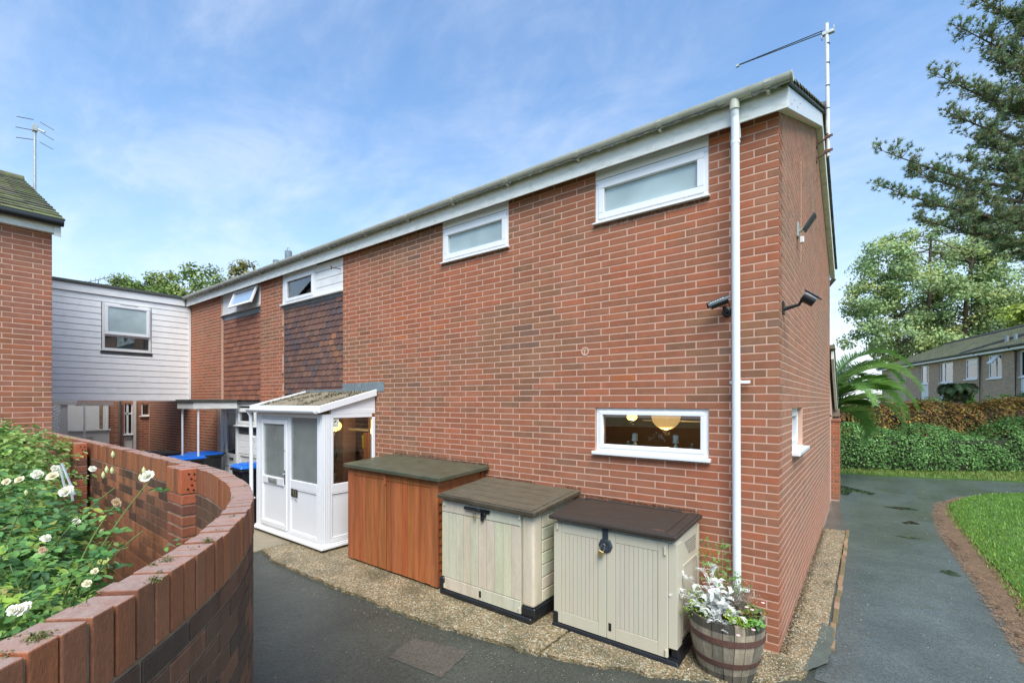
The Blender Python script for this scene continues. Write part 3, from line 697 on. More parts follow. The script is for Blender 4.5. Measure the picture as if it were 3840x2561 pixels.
for k in range(4):
    z = 4.248+k*.148; part('board', 'board', house, lambda m: m.box(6.80, 7.70, -.05, -.012, z, z+.142, FF), bev=.006)
part('bay_trim', 'upvc', house, lambda m: (m.box(7.702, 7.735, -.05, -.004, 4.248, 4.86, FF), m.box(7.737, 8.965, -.05, -.008, 4.775, 4.86, FF), m.box(8.86, 8.965, -.05, -.008, 4.248, 4.773, FF)), bev=.003)
window(FF, 7.74, 8.855, 4.252, 4.77, house, d=.004, fw=.04, sashw=.05, pane='glassdark')
part('washing_line_hook', 'rust', house, lambda m: (m.tube([FF.p(6.85, -.0, 4.62), FF.p(6.93, .14, 4.63)], .008, 6), m.tube([FF.p(6.935, .14, 4.60), FF.p(6.935, .14, 4.66)], .014, 6)))
part('tile_hook', 'rust', house, lambda m: (m.tube([FF.p(7.95, -.03, 3.47), FF.p(8.0, .10, 3.50), FF.p(8.02, .12, 3.46)], .011, 6)))
part('wall_vent', 'mortar', house, lambda m: m.lathe(FF.p(1.95, -.004, 2.83), [(.050, 0), (.050, .008), (.036, .008), (.034, .003), (.0, .003)], 18, axis=(0, -1, 0)))
part('lead_flashing', 'lead', house, lambda m: (m.box(5.62, 6.25, .001, .010, 2.42, 2.575, FF), m.box(6.252, 6.79, .001, .009, 2.43, 2.57, FF), m.box(6.80, 8.2, -.01, .004, 2.40, 2.47, FF)), bev=.002)
# eaves, fascia, gutter
part('soffit', 'fascia', house, lambda m: m.box(-8.97, .07, -.098, .0, 4.868, 4.882), bev=0)
part('fascia', 'fascia', house, lambda m: m.box(-8.97, .085, -.115, -.0985, 4.80, 5.02), bev=.003)
def gutter(m, x0, x1, y, z, r=.056):
    n = 9; pts = [(y-r*cos(pi*i/(n-1)), z-r*sin(pi*i/(n-1))) for i in range(n)]+[(y+(r-.006)*cos(pi*i/(n-1)), z-(r-.006)*sin(pi*i/(n-1))) for i in range(n)]
    m.hexa([(x0, a, b) for a, b in pts], [(x1, a, b) for a, b in pts])
def gutter_set(parent, x0, x1, joints, outlet=None, end=None):
    m = M(); gutter(m, x0, x1, -.178, 5.035)
    g = m.build('gutter', 'gutter', parent, smooth=True)
    for xj in joints:
        m = M(); gutter(m, xj-.028, xj+.028, -.178, 5.036, .062); m.box(xj-.012, xj+.012, -.185, -.115, 4.955, 4.975); m.build('gutter_bracket', 'gutter', g)
    if end is not None:
        m = M(); n = 12; m.extr([(end, -.178-.06*cos(pi*i/(n-1)), 5.036-.06*sin(pi*i/(n-1))) for i in range(n)], (.01, 0, 0)); m.build('gutter_stop_end', 'gutter', g)
    return g
gutter_set(house, -8.97, .12, [-.06, -1.02, -1.95, -2.95, -3.9, -4.85, -5.9, -6.95, -7.9, -8.8], end=.12)
m = M(); gutter(m, -.47, -.19, -.178, 5.034, .064)
m.tube([(-.33, -.178, 4.99), (-.33, -.178, 4.90)], .042, 16); m.build('gutter_outlet', 'gutter', house, smooth=True)
m = M(); m.tube([(-.33, -.178, 4.93), (-.33, -.172, 4.86), (-.33, -.085, 4.74), (-.33, -.075, 4.68)], .034, 16); m.build('downpipe_neck', 'pipe', house, smooth=True)
m = M(); m.tube([(-.33, -.178, 4.97), (-.33, -.150, 4.76), (-.33, -.075, .32)], [.036, .036, .036], 20)
dp = m.build('downpipe', 'pipe', house, smooth=True)
for z in (2.42, 4.6, .5):
    yy = -.08 if z < 4 else -.14
    part('pipe_clip', 'pipe', dp, lambda m: (m.tube([(-.33, yy-.004, z), (-.33, yy-.004, z+.03)], .041, 20), m.box(-.40, -.225, yy+.03, yy+.045, z, z+.028) if z < 4 else None), bev=.002)
part('pipe_shoe', 'black', dp, lambda m: (m.tube([(-.33, -.075, .33), (-.33, -.075, .12)], .044, 14)))
# roof of the end house
rf = part('roof', 'slate', house, lambda m: (m.hexa([(-8.97, -.097, 4.955), (.075, -.097, 4.955), (.075, RY, RZ-.04), (-8.97, RY, RZ-.04)], [(-8.97, -.097, 5.0), (.075, -.097, 5.0), (.075, RY, RZ), (-8.97, RY, RZ)]),
      m.hexa([(-8.97, RY, RZ-.04), (.075, RY, RZ-.04), (.075, DEP+.15, 5.05), (-8.97, DEP+.15, 5.05)], [(-8.97, RY, RZ), (.075, RY, RZ), (.075, DEP+.15, 5.09), (-8.97, DEP+.15, 5.09)])))
sl1 = Vector((0, RY+.19, RZ-4.94)); sl2 = Vector((0, -(DEP+.15-RY), RZ-5.09))
tile_rows('roof_tiles', (-8.97, -.19, 4.955), (.125, -.19, 4.955), sl1, sl1.length+.04, 14, rf, rt_grey, wave=.026, pitch=.152, lip=.045, rise=.040)
tile_rows('roof_tiles', (-8.97, DEP+.2, 5.075), (.125, DEP+.2, 5.075), sl2, sl2.length+.04, 13, rf, rt_grey, wave=.034, pitch=.152)
part('ridge_tiles', 'slate', rf, lambda m: m.tube([(-8.97, RY, RZ+.05), (.13, RY, RZ+.05)], .09, 10), smooth=True)
# undercloak + bargeboards on the gable
m = M(); m.hexa([(.0, -.098, 4.80), (.0, -.098, 4.99), (.0, RY, RZ-.03), (.0, RY, RZ-.23)], [(.085, -.098, 4.80), (.085, -.098, 4.99), (.085, RY, RZ-.03), (.085, RY, RZ-.23)])
m.build('bargeboard', 'upvc', house, bev=.003)
m = M(); m.hexa([(.0, RY+.002, RZ-.23), (.0, RY+.002, RZ-.03), (.0, DEP+.12, 5.08), (.0, DEP+.12, 4.90)], [(.085, RY+.002, RZ-.23), (.085, RY+.002, RZ-.03), (.085, DEP+.12, 5.08), (.085, DEP+.12, 4.90)])
m.build('bargeboard', 'fascia', house, bev=.003)
m = M(); m.hexa([(.03, -.16, 4.975), (.11, -.16, 4.975), (.11, RY, RZ-.01), (.03, RY, RZ-.01)], [(.03, -.16, 4.995), (.11, -.16, 4.995), (.11, RY, RZ+.01), (.03, RY, RZ+.01)]); m.build('undercloak', 'felt2', house)
for k in range(4):
    y = .12+.22*k; part('screw', 'rust', house, lambda m: m.lathe((.085, y, 4.89+y*.44+(.05 if k % 2 else 0)), [(.007, 0), (.007, .003)], 6, axis=(1, 0, 0)))
# lower rear extension roof and wall
m = M(); wall_panels(m, F(.0, 7.25, -pi/2), -1.5, 0, -.1, 1.9, [], -.25, -.03)
m.hexa([(-4, 7.25, 2.0), (-.03, 7.25, 2.0), (-.03, 7.25, 3.3), (-4, 7.25, 3.3)], [(-4, 8.75, 1.9), (-.03, 8.75, 1.9), (-.03, 8.75, 2.1), (-4, 8.75, 2.1)])
m.build('extension_wall', 'mortar', house)
m = M(); m.cur = (.14, .14, .10); m.hexa([(-4, 7.25, 3.38), (.09, 7.25, 3.38), (.09, 8.9, 2.14), (-4, 8.9, 2.14)], [(-4, 7.25, 3.46), (.09, 7.25, 3.46), (.09, 8.9, 2.24), (-4, 8.9, 2.24)]); m.build('extension_roof', 'rooftile', house)
m = M(); m.hexa([(.02, 7.3, 3.16), (.02, 8.9, 2.0), (.02, 8.9, 2.13), (.02, 7.3, 3.33)], [(.07, 7.3, 3.16), (.07, 8.9, 2.0), (.07, 8.9, 2.13), (.07, 7.3, 3.33)]); m.build('extension_bargeboard', 'fascia', house)
# rooms behind the glass
def room(name, x0, x1, y0, y1, z0, z1, mat, parent, front=None):
    m = M(); v = [(x0, y0), (x1, y0), (x1, y1), (x0, y1)]
    m.add([(x, y, z) for z in (z0, z1) for x, y in v], [(0, 1, 2, 3), (7, 6, 5, 4), (1, 5, 6, 2), (2, 6, 7, 3), (3, 7, 4, 0)]); return m.build(name, mat, parent)
room('living_room', -5.0, -.26, .26, 4.2, .9, 2.45, 'brass_wall', house)
room('hallway', -7.9, -5.9, .26, 3.0, .0, 2.2, 'plaster', house)
for x0, x1 in ((-1.9, -.5), (-4.4, -2.9)): room('bathroom', x0, x1, .26, 1.5, 4.0, 4.84, 'plaster', house)
room('bedroom', -8.9, -7.6, .26, 2.0, 3.9, 4.84, 'green_net', house)
part('worktop', 'candle', house, lambda m: m.box(-2.3, -.3, .03, .35, 1.60, 1.742))
part('shelf', 'plaster', house, lambda m: m.box(-1.9, -.3, 1.6, 1.75, 1.98, 2.0))
# ---- things on the window board of the lower window
def candlestick(x, y, lab):
    t = thing('candlestick', lab, 'candlestick', (x, y, 1.744), 'pillar candles on pale turned holders')
    part('holder', 'ceramic', t, lambda m: m.lathe((x, y, 1.744), [(.028, 0), (.026, .008), (.012, .016), (.014, .03), (.02, .042), (.014, .055), (.01, .066), (.018, .076), (.036, .082), (.036, .088), (0, .088)], 18), smooth=True)
    part('candle', 'candle', t, lambda m: m.lathe((x, y, 1.832), [(.028, 0), (.029, .066), (.018, .076), (.004, .079)], 18), smooth=True)
    part('wick', 'black', t, lambda m: m.tube([(x, y, 1.91), (x+.004, y, 1.922)], .0014, 4))
candlestick(-1.392, .10, 'left cream pillar candle on a pale turned holder behind the low front window')
candlestick(-.949, .10, 'right cream pillar candle on a pale turned holder behind the low front window')
t = thing('paper_lantern', 'round cream paper lantern lit behind the low front window', 'lampshade', (-1.43, 1.2, 2.07))
part('shade', 'lantern', t, lambda m: m.lathe((-1.43, 1.2, 1.895), [(.02, .0)]+[(.178*sin(pi*i/14)+.003*(i % 2), .17-.17*cos(pi*i/14)) for i in range(1, 14)]+[(.03, .34)], 28), smooth=True)
part('cord', 'black', t, lambda m: m.tube([(-1.43, 1.2, 2.26), (-1.43, 1.2, 2.44)], .004, 5))
bulb('lantern_bulb', (-1.43, 1.2, 1.86), 7, t)
t = thing('pendant_lamp', 'small orange glowing lamp left of the paper lantern behind the low front window', 'lamp', (-2.31, 2.2, 2.02))
part('lamp_shade', 'lampwarm', t, lambda m: m.lathe((-2.31, 2.2, 1.965), [(.04, 0), (.07, .015), (.08, .045), (.07, .08), (.04, .10)], 18), smooth=True)
part('cord', 'black', t, lambda m: m.tube([(-2.31, 2.2, 2.07), (-2.31, 2.2, 2.43)], .004, 5))
bulb('pendant_bulb', (-2.31, 2.2, 1.93), 7, t)
t = thing('dried_flower_stem', 'sprig of small white dried seed heads between the two candles', 'dried flowers', (-1.16, .11, 1.744))
part('stem', 'woodfence', t, lambda m: [m.tube([(-1.16, .11, 1.744), (-1.158, .11, 1.82), (-1.158+dx*.5, .11, 1.82+dz*.6), (-1.158+dx, .11, 1.82+dz)], .0012, 4) for dx, dz in ((-.07, .03), (-.04, .06), (0, .07), (.04, .06), (.06, .02), (.08, .04), (.05, -.01))])
m = M()
for k in range(46):
    a = random.uniform(-.09, .09); b = .075-abs(a)*.5+random.gauss(0, .014)
    m.lathe((-1.155+a, .11+random.gauss(0, .01), 1.82+b), [(.001, 0), (.0042, .004), (.001, .008)], 5)
m.build('seed_heads', 'candle', t)
def bottle(x, y, lab, r, h, mat, knob=True):
    t = thing('bottle', lab, 'bottle', (x, y, 1.744)); part('body', mat, t, lambda m: m.lathe((x, y, 1.744), [(r*.9, 0), (r, .01), (r, h*.55), (r*.35, h*.75), (r*.3, h*.85), (0, h*.86)], 14), smooth=True)
    part('stopper', 'ceramic', t, lambda m: m.lathe((x, y, 1.744+h*.87), [(r*.25, 0), (r*.4, h*.05), (r*.2, h*.13)], 10), smooth=True)
MT['bottle_glass'] = material('bottle_glass', (.25, .22, .12), .12, .1, 20, spec=.8)
MT['bottle_pale'] = material('bottle_pale', (.28, .30, .26), .12, .1, 20, spec=.8)
bottle(-.78, .09, 'squat amber glass bottle right of the right candle', .034, .085, 'bottle_glass')
bottle(-1.47, .10, 'low glass jar with a pointed stopper left of the left candle', .034, .075, 'bottle_pale')
t = thing('shell_dish', 'low pile of pale shells beside the left candle on the window board', 'dish', (-1.27, .09, 1.744))
part('shells', 'candle', t, lambda m: [m.lathe((-1.27+random.uniform(-.035, .035), .09+random.uniform(-.01, .01), 1.744), [(.008, 0), (.012, .006), (.004, .015)], 6) for _ in range(16)])

# mould and algae specks on the brickwork under sills and along the store lids; debris at the wall foot
def mould_(u0, u1, z0, z1, n, spread, up_): 
    u = rng.uniform(u0, u1, n); k = np.abs(rng.normal(size=n))*spread; keep = np.array([vnoise(x*2.3, 4.4, z0) > -.28 for x in u]); u, k = u[keep], k[keep]
    z = z0+(z1-z0)*(u-u0)/(u1-u0)+(k if up_ else -k)
    pos = np.c_[-u, np.full(len(u), -.0024), z]; leafcloud('algae', pos, np.tile([0, -1.0, 0], (len(u), 1))+rng.normal(size=(len(u), 3))*.03, rng.uniform(.004, .011, len(u)), tints(len(u), [(.05, .052, .028), (.08, .07, .04), (.035, .035, .02)], .2), 'leaf', house, asp=.8, kind='stuff')
mould_(.59, 1.83, 4.238, 4.238, 900, .018, False); mould_(3.05, 4.29, 4.238, 4.238, 600, .014, False); mould_(.59, 1.84, 1.66, 1.66, 220, .008, False)
mould_(3.40, 5.40, 1.40, 1.415, 1500, .020, True); mould_(2.0, 3.4, 1.235, 1.25, 500, .012, True); mould_(.70, 2.0, 1.16, 1.17, 600, .012, True)
n = 2600; pos = np.c_[np.abs(rng.normal(size=n))*.035+.004, rng.uniform(.02, 5.2, n), np.full(n, .001)]
tag(leafcloud('wall_foot_debris', pos, rng.normal(size=pos.shape)*.3+np.array([0, 0, 1.0]), rng.uniform(.006, .022, n), tints(n, [(.10, .06, .035), (.16, .09, .05), (.05, .04, .025), (.2, .14, .08)], .2), 'leaf', None), kind='stuff')
pebbles('grit', [(-6.7, -1.42), (-6.0, -1.56), (-4.3, -1.53), (-2.87, -1.48), (-1.73, -1.30), (-.48, -.83), (.05, -.42), (.2, -.75), (-.5, -1.15), (-1.8, -1.65), (-3, -1.8), (-4.4, -1.85), (-6.2, -1.85)], 700, GZ+.002, .0025, .006, PC)
pebbles('grit', [(-5, -3), (-1.5, -3), (.2, -2), (1.6, -1), (1.6, 6), (.5, 6), (.4, 0), (-1.5, -1.3), (-5, -1.6)], 420, GZ+.006, .002, .006, PC+[(.6, .6, .55)])

# ================================================================ MID TERRACE HOUSE
mid = thing('mid_terrace_house', 'red brick house next door with a brown tile hung bay and an open top window', 'house', (-9, 0, 0))
H_M = [(9.93, 11.99, 2.2, 4.95), (9.93, 12.22, -.1, 2.2)]
m = M(); wall_panels(m, FF, 8.97, 18.6, -.1, ZT+.05, H_M, -.25, -.003)
part('bay_backing', 'slate', mid, lambda m: m.box(9.931, 11.989, -.25, -.075, 2.201, 4.95, FF))
m.build('wall', 'mortar', mid)
part('rear_wall', 'mortar', mid, lambda m: m.box(-18.6, -8.98, DEP-.25, DEP-.01, -.1, 5.0))
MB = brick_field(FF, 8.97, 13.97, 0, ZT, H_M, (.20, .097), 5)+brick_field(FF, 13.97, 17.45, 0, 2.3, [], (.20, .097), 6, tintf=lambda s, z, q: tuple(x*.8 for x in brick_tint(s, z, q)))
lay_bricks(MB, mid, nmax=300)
hung_tiles(mid, 9.94, 11.98, 2.30, 4.26, lambda q: TC2[q], -.065, 8)
m = M(); m.box(9.94, 11.985, -.07, -.04, 4.225, 4.36, FF); m.build('lead_strip', 'lead', mid)
part('window_surround', 'oldwhite', mid, lambda m: m.box(9.94, 11.985, -.07, -.03, 4.362, 4.86, FF))
part('bay_sill', 'oldwhite', mid, lambda m: m.box(9.94, 12.02, -.06, .02, 4.342, 4.36, FF), bev=.003)
w = window(FF, 9.97, 11.15, 4.39, 4.83, mid, d=-.015, fw=.04, sash=False, pane='black')
# the open sash hangs out at the bottom
m = M()
def tilt(u, d, z): # hinge at top z=4.83
    k = (4.83-z); return FF.p(u, .0+k*.36+d, z)
for a, b, c_, e in ((9.99, 11.13, 4.41, 4.46), (9.99, 11.13, 4.77, 4.82), (9.99, 10.04, 4.46, 4.77), (11.08, 11.13, 4.46, 4.77)):
    m.hexa([tilt(a, 0, c_), tilt(b, 0, c_), tilt(b, 0, e), tilt(a, 0, e)], [tilt(a, .045, c_), tilt(b, .045, c_), tilt(b, .045, e), tilt(a, .045, e)])
sa = m.build('sash', 'upvc', w, bev=.004)
part('pane', 'frostup', w, lambda m: m.hexa([tilt(10.03, .015, 4.45), tilt(11.09, .015, 4.45), tilt(11.09, .015, 4.78), tilt(10.03, .015, 4.78)], [tilt(10.03, .022, 4.45), tilt(11.09, .022, 4.45), tilt(11.09, .022, 4.78), tilt(10.03, .022, 4.78)]))
part('extractor_vent', 'oldwhite', mid, lambda m: m.lathe(FF.p(11.55, -.03, 4.58), [(.05, 0), (.05, .012), (.0, .014)], 14, axis=(0, -1, 0)))
part('soffit', 'fascia', mid, lambda m: m.box(-13.97, -8.972, -.098, .0, 4.868, 4.882))
part('fascia', 'fascia', mid, lambda m: m.box(-13.97, -8.972, -.115, -.0985, 4.80, 5.02), bev=.003)
gutter_set(mid, -13.97, -8.975, [-9.6, -10.5, -11.4, -12.3, -13.2])
rfm = part('roof', 'slate', mid, lambda m: (m.hexa([(-18.6, -.097, 4.955), (-8.98, -.097, 4.955), (-8.98, RY, RZ-.04), (-18.6, RY, RZ-.04)], [(-18.6, -.097, 5.0), (-8.98, -.097, 5.0), (-8.98, RY, RZ), (-18.6, RY, RZ)]),
      m.hexa([(-18.6, RY, RZ-.04), (-8.98, RY, RZ-.04), (-8.98, DEP+.15, 5.05), (-18.6, DEP+.15, 5.05)], [(-18.6, RY, RZ), (-8.98, RY, RZ), (-8.98, DEP+.15, 5.09), (-18.6, DEP+.15, 5.09)])))
tile_rows('roof_tiles', (-18.6, -.19, 4.955), (-8.99, -.19, 4.955), sl1, sl1.length+.04, 14, rfm, rt_grey, wave=.026, pitch=.152, lip=.045, rise=.040)
for i, (x, y, h) in enumerate(((-14.4, 2.9, 7.15), (-15.2, 2.9, 7.0))):
    t = part('flue_pipe', 'lead', mid, lambda m: (m.lathe((x, y, 6.1), [(.11, 0), (.11, h-6.1), (.095, h-6.1+.01), (.0, h-6.1+.01)], 16)), smooth=True)
    if i == 0: part('cowl_loop', 'steel', t, lambda m: m.tube([(x-.09, y, h), (x-.09, y, h+.06), (x-.04, y, h+.12), (x+.04, y, h+.12), (x+.09, y, h+.06), (x+.09, y, h)], .012, 6))
# ground floor of the mid house
part('door_frame', 'oldwhite', mid, lambda m: (m.box(12.14, 12.215, -.16, -.06, 0, 2.14, FF), m.box(11.27, 11.34, -.16, -.06, 0, 2.14, FF), m.box(11.345, 12.135, -.16, -.06, 2.07, 2.14, FF)), bev=.004)
d_ = part('door', 'oldwhite', mid, lambda m: (m.box(11.345, 12.135, -.14, -.10, .03, .98, FF), m.box(11.345, 11.44, -.14, -.10, .98, 2.06, FF), m.box(11.93, 12.135, -.14, -.10, .98, 2.06, FF), m.box(11.44, 11.93, -.14, -.10, 1.98, 2.06, FF)), bev=.005)
part('pane', 'glassdark', d_, lambda m: m.box(11.44, 11.93, -.125, -.12, .98, 1.98, FF))
part('letterbox', 'chrome', d_, lambda m: m.box(11.52, 11.76, -.10, -.085, .84, .90, FF), bev=.003)
part('handle', 'chrome', d_, lambda m: (m.box(12.03, 12.06, -.10, -.09, 1.0, 1.22, FF), m.box(11.95, 12.05, -.075, -.06, 1.12, 1.14, FF)), bev=.003)
for k in range(2): part('door_panel', 'oldwhite', d_, lambda m: frame_rect(m, FF, 11.42+k*.32, 11.70+k*.32, .15, .72, -.10, -.088, .03), bev=.004)
window(FF, 10.30, 11.262, 1.70, 2.10, mid, d=-.07, fw=.05, sashw=.045, pane='glassdark', sill=(.06, .0, .03), mat='oldwhite')
part('dark_band', 'slate', mid, lambda m: m.box(9.94, 11.26, -.16, -.11, 1.49, 1.665, FF))
part('canopy_infill', 'oldwhite', mid, lambda m: m.box(9.94, 12.2, -.2, -.10, 2.145, 2.21, FF))
for k in range(3): z = 1.03+k*.152; part('board', 'board', mid, lambda m: m.box(9.94, 11.26, -.16, -.11+.008, z, z+.146, FF), bev=.006)
part('meter_cupboard', 'oldwhite', mid, lambda m: (m.box(9.94, 11.26, -.2, -.13, .0, 1.02, FF), frame_rect(m, FF, 10.2, 11.25, .3, 1.02, -.13, -.105, .05)), bev=.004)
part('meter_label', 'slate', mid, lambda m: frame_rect(m, FF, 10.72, 10.86, .80, .86, -.13, -.127, .008))
room('kitchen', -12.2, -9.95, .21, 1.5, 0, 2.2, 'green_net', mid)
# ---- door canopy
cp = thing('door_canopy', 'flat white edged canopy on two thin white posts over the neighbour\'s door', 'canopy', (-11.5, -.45, 2.2))
CX0, CX1, CY = -12.05, -11.08, -.90
part('roof_slab', 'felt2', cp, lambda m: m.box(CX0-.02, CX1+.03, CY-.03, -.008, 2.235, 2.30), bev=.006)
part('fascia', 'oldwhite', cp, lambda m: (m.box(CX0, CX1, CY, CY+.02, 2.09, 2.233), m.box(CX0, CX0+.02, CY+.021, -.008, 2.09, 2.233)), bev=.002)
part('fascia', 'fascia', cp, lambda m: m.box(CX1-.018, CX1+.004, CY+.021, -.008, 2.09, 2.233), bev=.002)
part('ceiling', 'oldwhite', cp, lambda m: m.box(CX0+.022, CX1-.022, CY+.022, -.01, 2.20, 2.23))
for x, y in ((CX0+.08, CY+.08), (CX1-.06, CY+.12)):
    part('post', 'upvc', cp, lambda m: m.tube([(x, y, -.03), (x, y, 2.2)], .021, 12), smooth=True)

# ================================================================ LINK BUILDING
lk = thing('link_building', 'white boarded upper storey bridging the passage between the two brick houses', 'building', (-15.0, -1.4, 2.3))
FL = F(-13.97, 0, pi/2-pi)       # faces +X ; s = -Y
s0, s1 = .02, 3.3; FL = F(-13.97, 0, -pi/2); 
m = M(); m.box(-15.0, -14.03, -3.4, -.02, 2.33, 4.9); m.build('core_wall', 'oldwhite', lk)
LW = (1.80, 0.88, 3.50, 4.66)
nb = 17; z0_ = 2.30; hh = (4.80-z0_)/nb
for k in range(nb):
    z = z0_+k*hh; zc_ = z+hh/2
    spans = [(.02, 3.35, z, z+hh)] if (z+hh < 3.40 or z > 4.65) else [(.02, .87, z, z+hh), (1.86, 3.35, z, z+hh)]
    if z < 4.65 < z+hh: spans.append((.872, 1.858, 4.65, z+hh))
    if z < 3.40 < z+hh: spans.append((.872, 1.858, z, 3.40))
    for a, b, za, zb in spans:
        m = M(); m.hexa([(-14.03, -a, za), (-14.03, -b, za), (-14.03, -b, zb-.003), (-14.03, -a, zb-.003)], [(-13.970, -a, za+.002), (-13.970, -b, za+.002), (-13.978, -b, zb-.005), (-13.978, -a, zb-.005)])
        m.build('board', 'board', lk, bev=.0015)
part('fascia', 'board', lk, lambda m: m.box(-13.97, -13.94, -3.35, -.14, 4.805, 4.985), bev=.003)
part('corner_trim', 'board', lk, lambda m: m.box(-13.965, -13.945, -.055, -.006, 2.30, 4.80))
part('soffit', 'board', lk, lambda m: m.box(-15.0, -13.96, -3.35, -.02, 2.272, 2.298))
part('flat_roof', 'felt2', lk, lambda m: m.box(-15.1, -13.90, -3.4, -.2, 4.988, 5.06), bev=.008)
FLs = F(-13.97, 0, pi/2)       # D=(0,1), N=(-1,0)  -> mirror; use custom frame facing +X
class FX(F):
    def __init__(s, x): s.x = x; s.o = (x, 0); s.a = -pi/2; s.D = (0, -1); s.Nn = (1, 0)
FK = FX(-13.97)
w = window(FK, .885, 1.845, 3.50, 4.64, lk, d=.012, fw=.05, sash=False, pane='glassdark', mat='oldwhite', bars=(('h', 3.86),), sill=(.02, .03, .02))
m = M(); frame_rect(m, FK, .92, 1.80, 3.875, 4.61, .012, .05, .065); sa = m.build('sash', 'upvc', w, bev=.006)
part('pane', 'frostup', w, lambda m: m.box(.985, 1.735, .022, .028, 3.94, 4.545, FK))
part('trickle_vent', 'slate', w, lambda m: m.box(1.15, 1.5, .012, .02, 4.617, 4.63, FK))
part('sill_board', 'slate', lk, lambda m: m.box(.85, 1.88, -.03, .0, 3.402, 3.475, FK))
room('landing', -14.9, -14.028, -3.2, -.2, 3.0, 4.8, 'green_net', lk)
# ================================================================ LEFT HOUSE
lh = thing('brick_house', 'red brick house with a mossy tiled roof at the far left', 'house', (-9.05, -5, 0))
FH = FX(-9.05)
EZ = 4.80
m = M(); m.box(3.40, 9.5, -.25, -.003, -.1, EZ+.1, FH); m.build('wall', 'mortar', lh)
m = M(); m.hexa([(-9.3, -3.41, -.1), (-9.3, -3.63, -.1), (-9.3, -3.63, EZ+.1), (-9.3, -3.41, EZ+.1)], [(-16.5, -3.41, -.1), (-16.5, -3.63, -.1), (-16.5, -3.63, EZ+.1), (-16.5, -3.41, EZ+.1)])
m.hexa([(-9.1, -3.41, EZ+.1), (-9.1, -3.63, EZ+.1), (-12.85, -3.63, 6.58), (-12.85, -3.41, 6.58)], [(-16.5, -3.41, EZ+.1), (-16.5, -3.63, EZ+.1), (-12.87, -3.63, 6.58), (-12.87, -3.41, 6.58)])
m.build('side_wall', 'mortar', lh)
LB = brick_field(FH, 3.40, 9.5, 0, EZ+.04, [], (3.40+.20, 3.40+.097), 21, tintf=lambda s, z, q: random.choice([(.33, .125, .075), (.30, .12, .075), (.35, .125, .07), (.27, .115, .075), (.31, .13, .085)]))
lay_bricks(LB, lh, nmax=300)
part('fascia', 'fascia', lh, lambda m: m.box(-9.05, -8.945, -9.5, -3.33, 4.745, 4.88), bev=.004)
part('bargeboard', 'fascia', lh, lambda m: m.hexa([(-8.93, -3.395, 4.70), (-8.93, -3.32, 4.70), (-12.86, -3.32, 6.46), (-12.86, -3.395, 6.46)], [(-8.93, -3.395, 4.90), (-8.93, -3.32, 4.90), (-12.86, -3.32, 6.64), (-12.86, -3.395, 6.64)]), bev=.003)
part('gutter', 'black', lh, lambda m: m.tube([(-8.88, -9.5, 4.90), (-8.88, -3.30, 4.90)], .055, 10), smooth=True)
sl = Vector((-3.95, 0, 1.75))
rfl = part('roof', 'slate', lh, lambda m: (m.hexa([(-8.95, -9.5, 4.90), (-8.95, -3.32, 4.90), (-12.86, -3.32, 6.64), (-12.86, -9.5, 6.64)], [(-8.95, -9.5, 4.93), (-8.95, -3.32, 4.93), (-12.86, -3.32, 6.67), (-12.86, -9.5, 6.67)]),
    m.hexa([(-12.86, -9.5, 6.64), (-12.86, -3.32, 6.64), (-16.7, -3.32, 4.9), (-16.7, -9.5, 4.9)], [(-12.86, -9.5, 6.67), (-12.86, -3.32, 6.67), (-16.7, -3.32, 4.93), (-16.7, -9.5, 4.93)])))
tile_rows('x', (-8.87, -9.5, 4.935), (-8.87, -3.28, 4.935), Vector((-3.98, 0, 1.77)), 4.36, 17, rfl, rt_moss, individual=300, lip=.03)
part('ridge_tiles', 'rooftile', rfl, lambda m: m.tube([(-12.86, -9.5, 6.69), (-12.86, -3.27, 6.69)], .09, 10), smooth=True)
# aerial on the left house
ae = thing('tv_aerial', 'old television aerial with six thin rods on a tall mast above the mossy roof', 'aerial', (-12.0, -3.22, 6.0))
AX, AY = -12.0, -3.22
mst = part('mast', 'steel', ae, lambda m: m.tube([(AX, AY, 5.4), (AX, AY, 7.50)], .022, 10), smooth=True)
part('clamp', 'steel', ae, lambda m: (m.box(AX-.05, AX+.06, AY-.035, AY+.035, 7.40, 7.53), m.tube([(AX, AY, 7.47), (AX+.13, AY+.12, 7.39)], .018, 6)), bev=.004)
def rod(a, b): part('rod', 'slate', ae, lambda m: m.tube([a, b], .007, 6))
q = Vector((.7954, .6061, 0))
def ap(px, py, dz=0): # offsets across the view in metres right / up
    return tuple(Vector((AX, AY, 7.50))+q*px+Vector((0, 0, py)))
for a, b in (((-.345, .187), (-.03, .128)), ((.105, .078), (.36, -.07)), ((-.365, -.012), (-.06, -.07)), ((.115, -.118), (.36, -.265)), ((-.36, -.21), (-.03, -.255)), ((.095, -.30), (.345, -.44))):
    rod(ap(*a), ap(*b))
# ================================================================ HOUSE BEHIND THE PASSAGE
bh_ = thing('passage_house', 'brick house seen beneath the white link, with a tall narrow white window', 'house', (-17.6, -1.5, 0))
FB = FX(-17.5)
HB = [(.41, .62, .75, 2.19), (-.06, .20, 1.80, 2.19), (1.0, 3.4, -.1, 2.2)]
m = M(); wall_panels(m, FB, -.22, 3.4, -.1, 2.6, HB, -.25, -.003); m.box(-18.6, -17.76, -4, .2, -.1, 2.6); m.build('wall', 'mortar', bh_)
lay_bricks(brick_field(FB, -.2, 3.4, 0, 2.5, HB, (.2, .097), 31, tintf=lambda s, z, q: random.choice([(.36, .15, .09), (.32, .13, .085), (.38, .17, .10)])), bh_, nmax=60)
window(FB, .405, .625, 1.24, 2.19, bh_, d=-.02, fw=.03, sash=False, pane='glassdark', bars=(('v', .53), ('h', 1.88)), sill=(.03, .04, .03), th=.08)
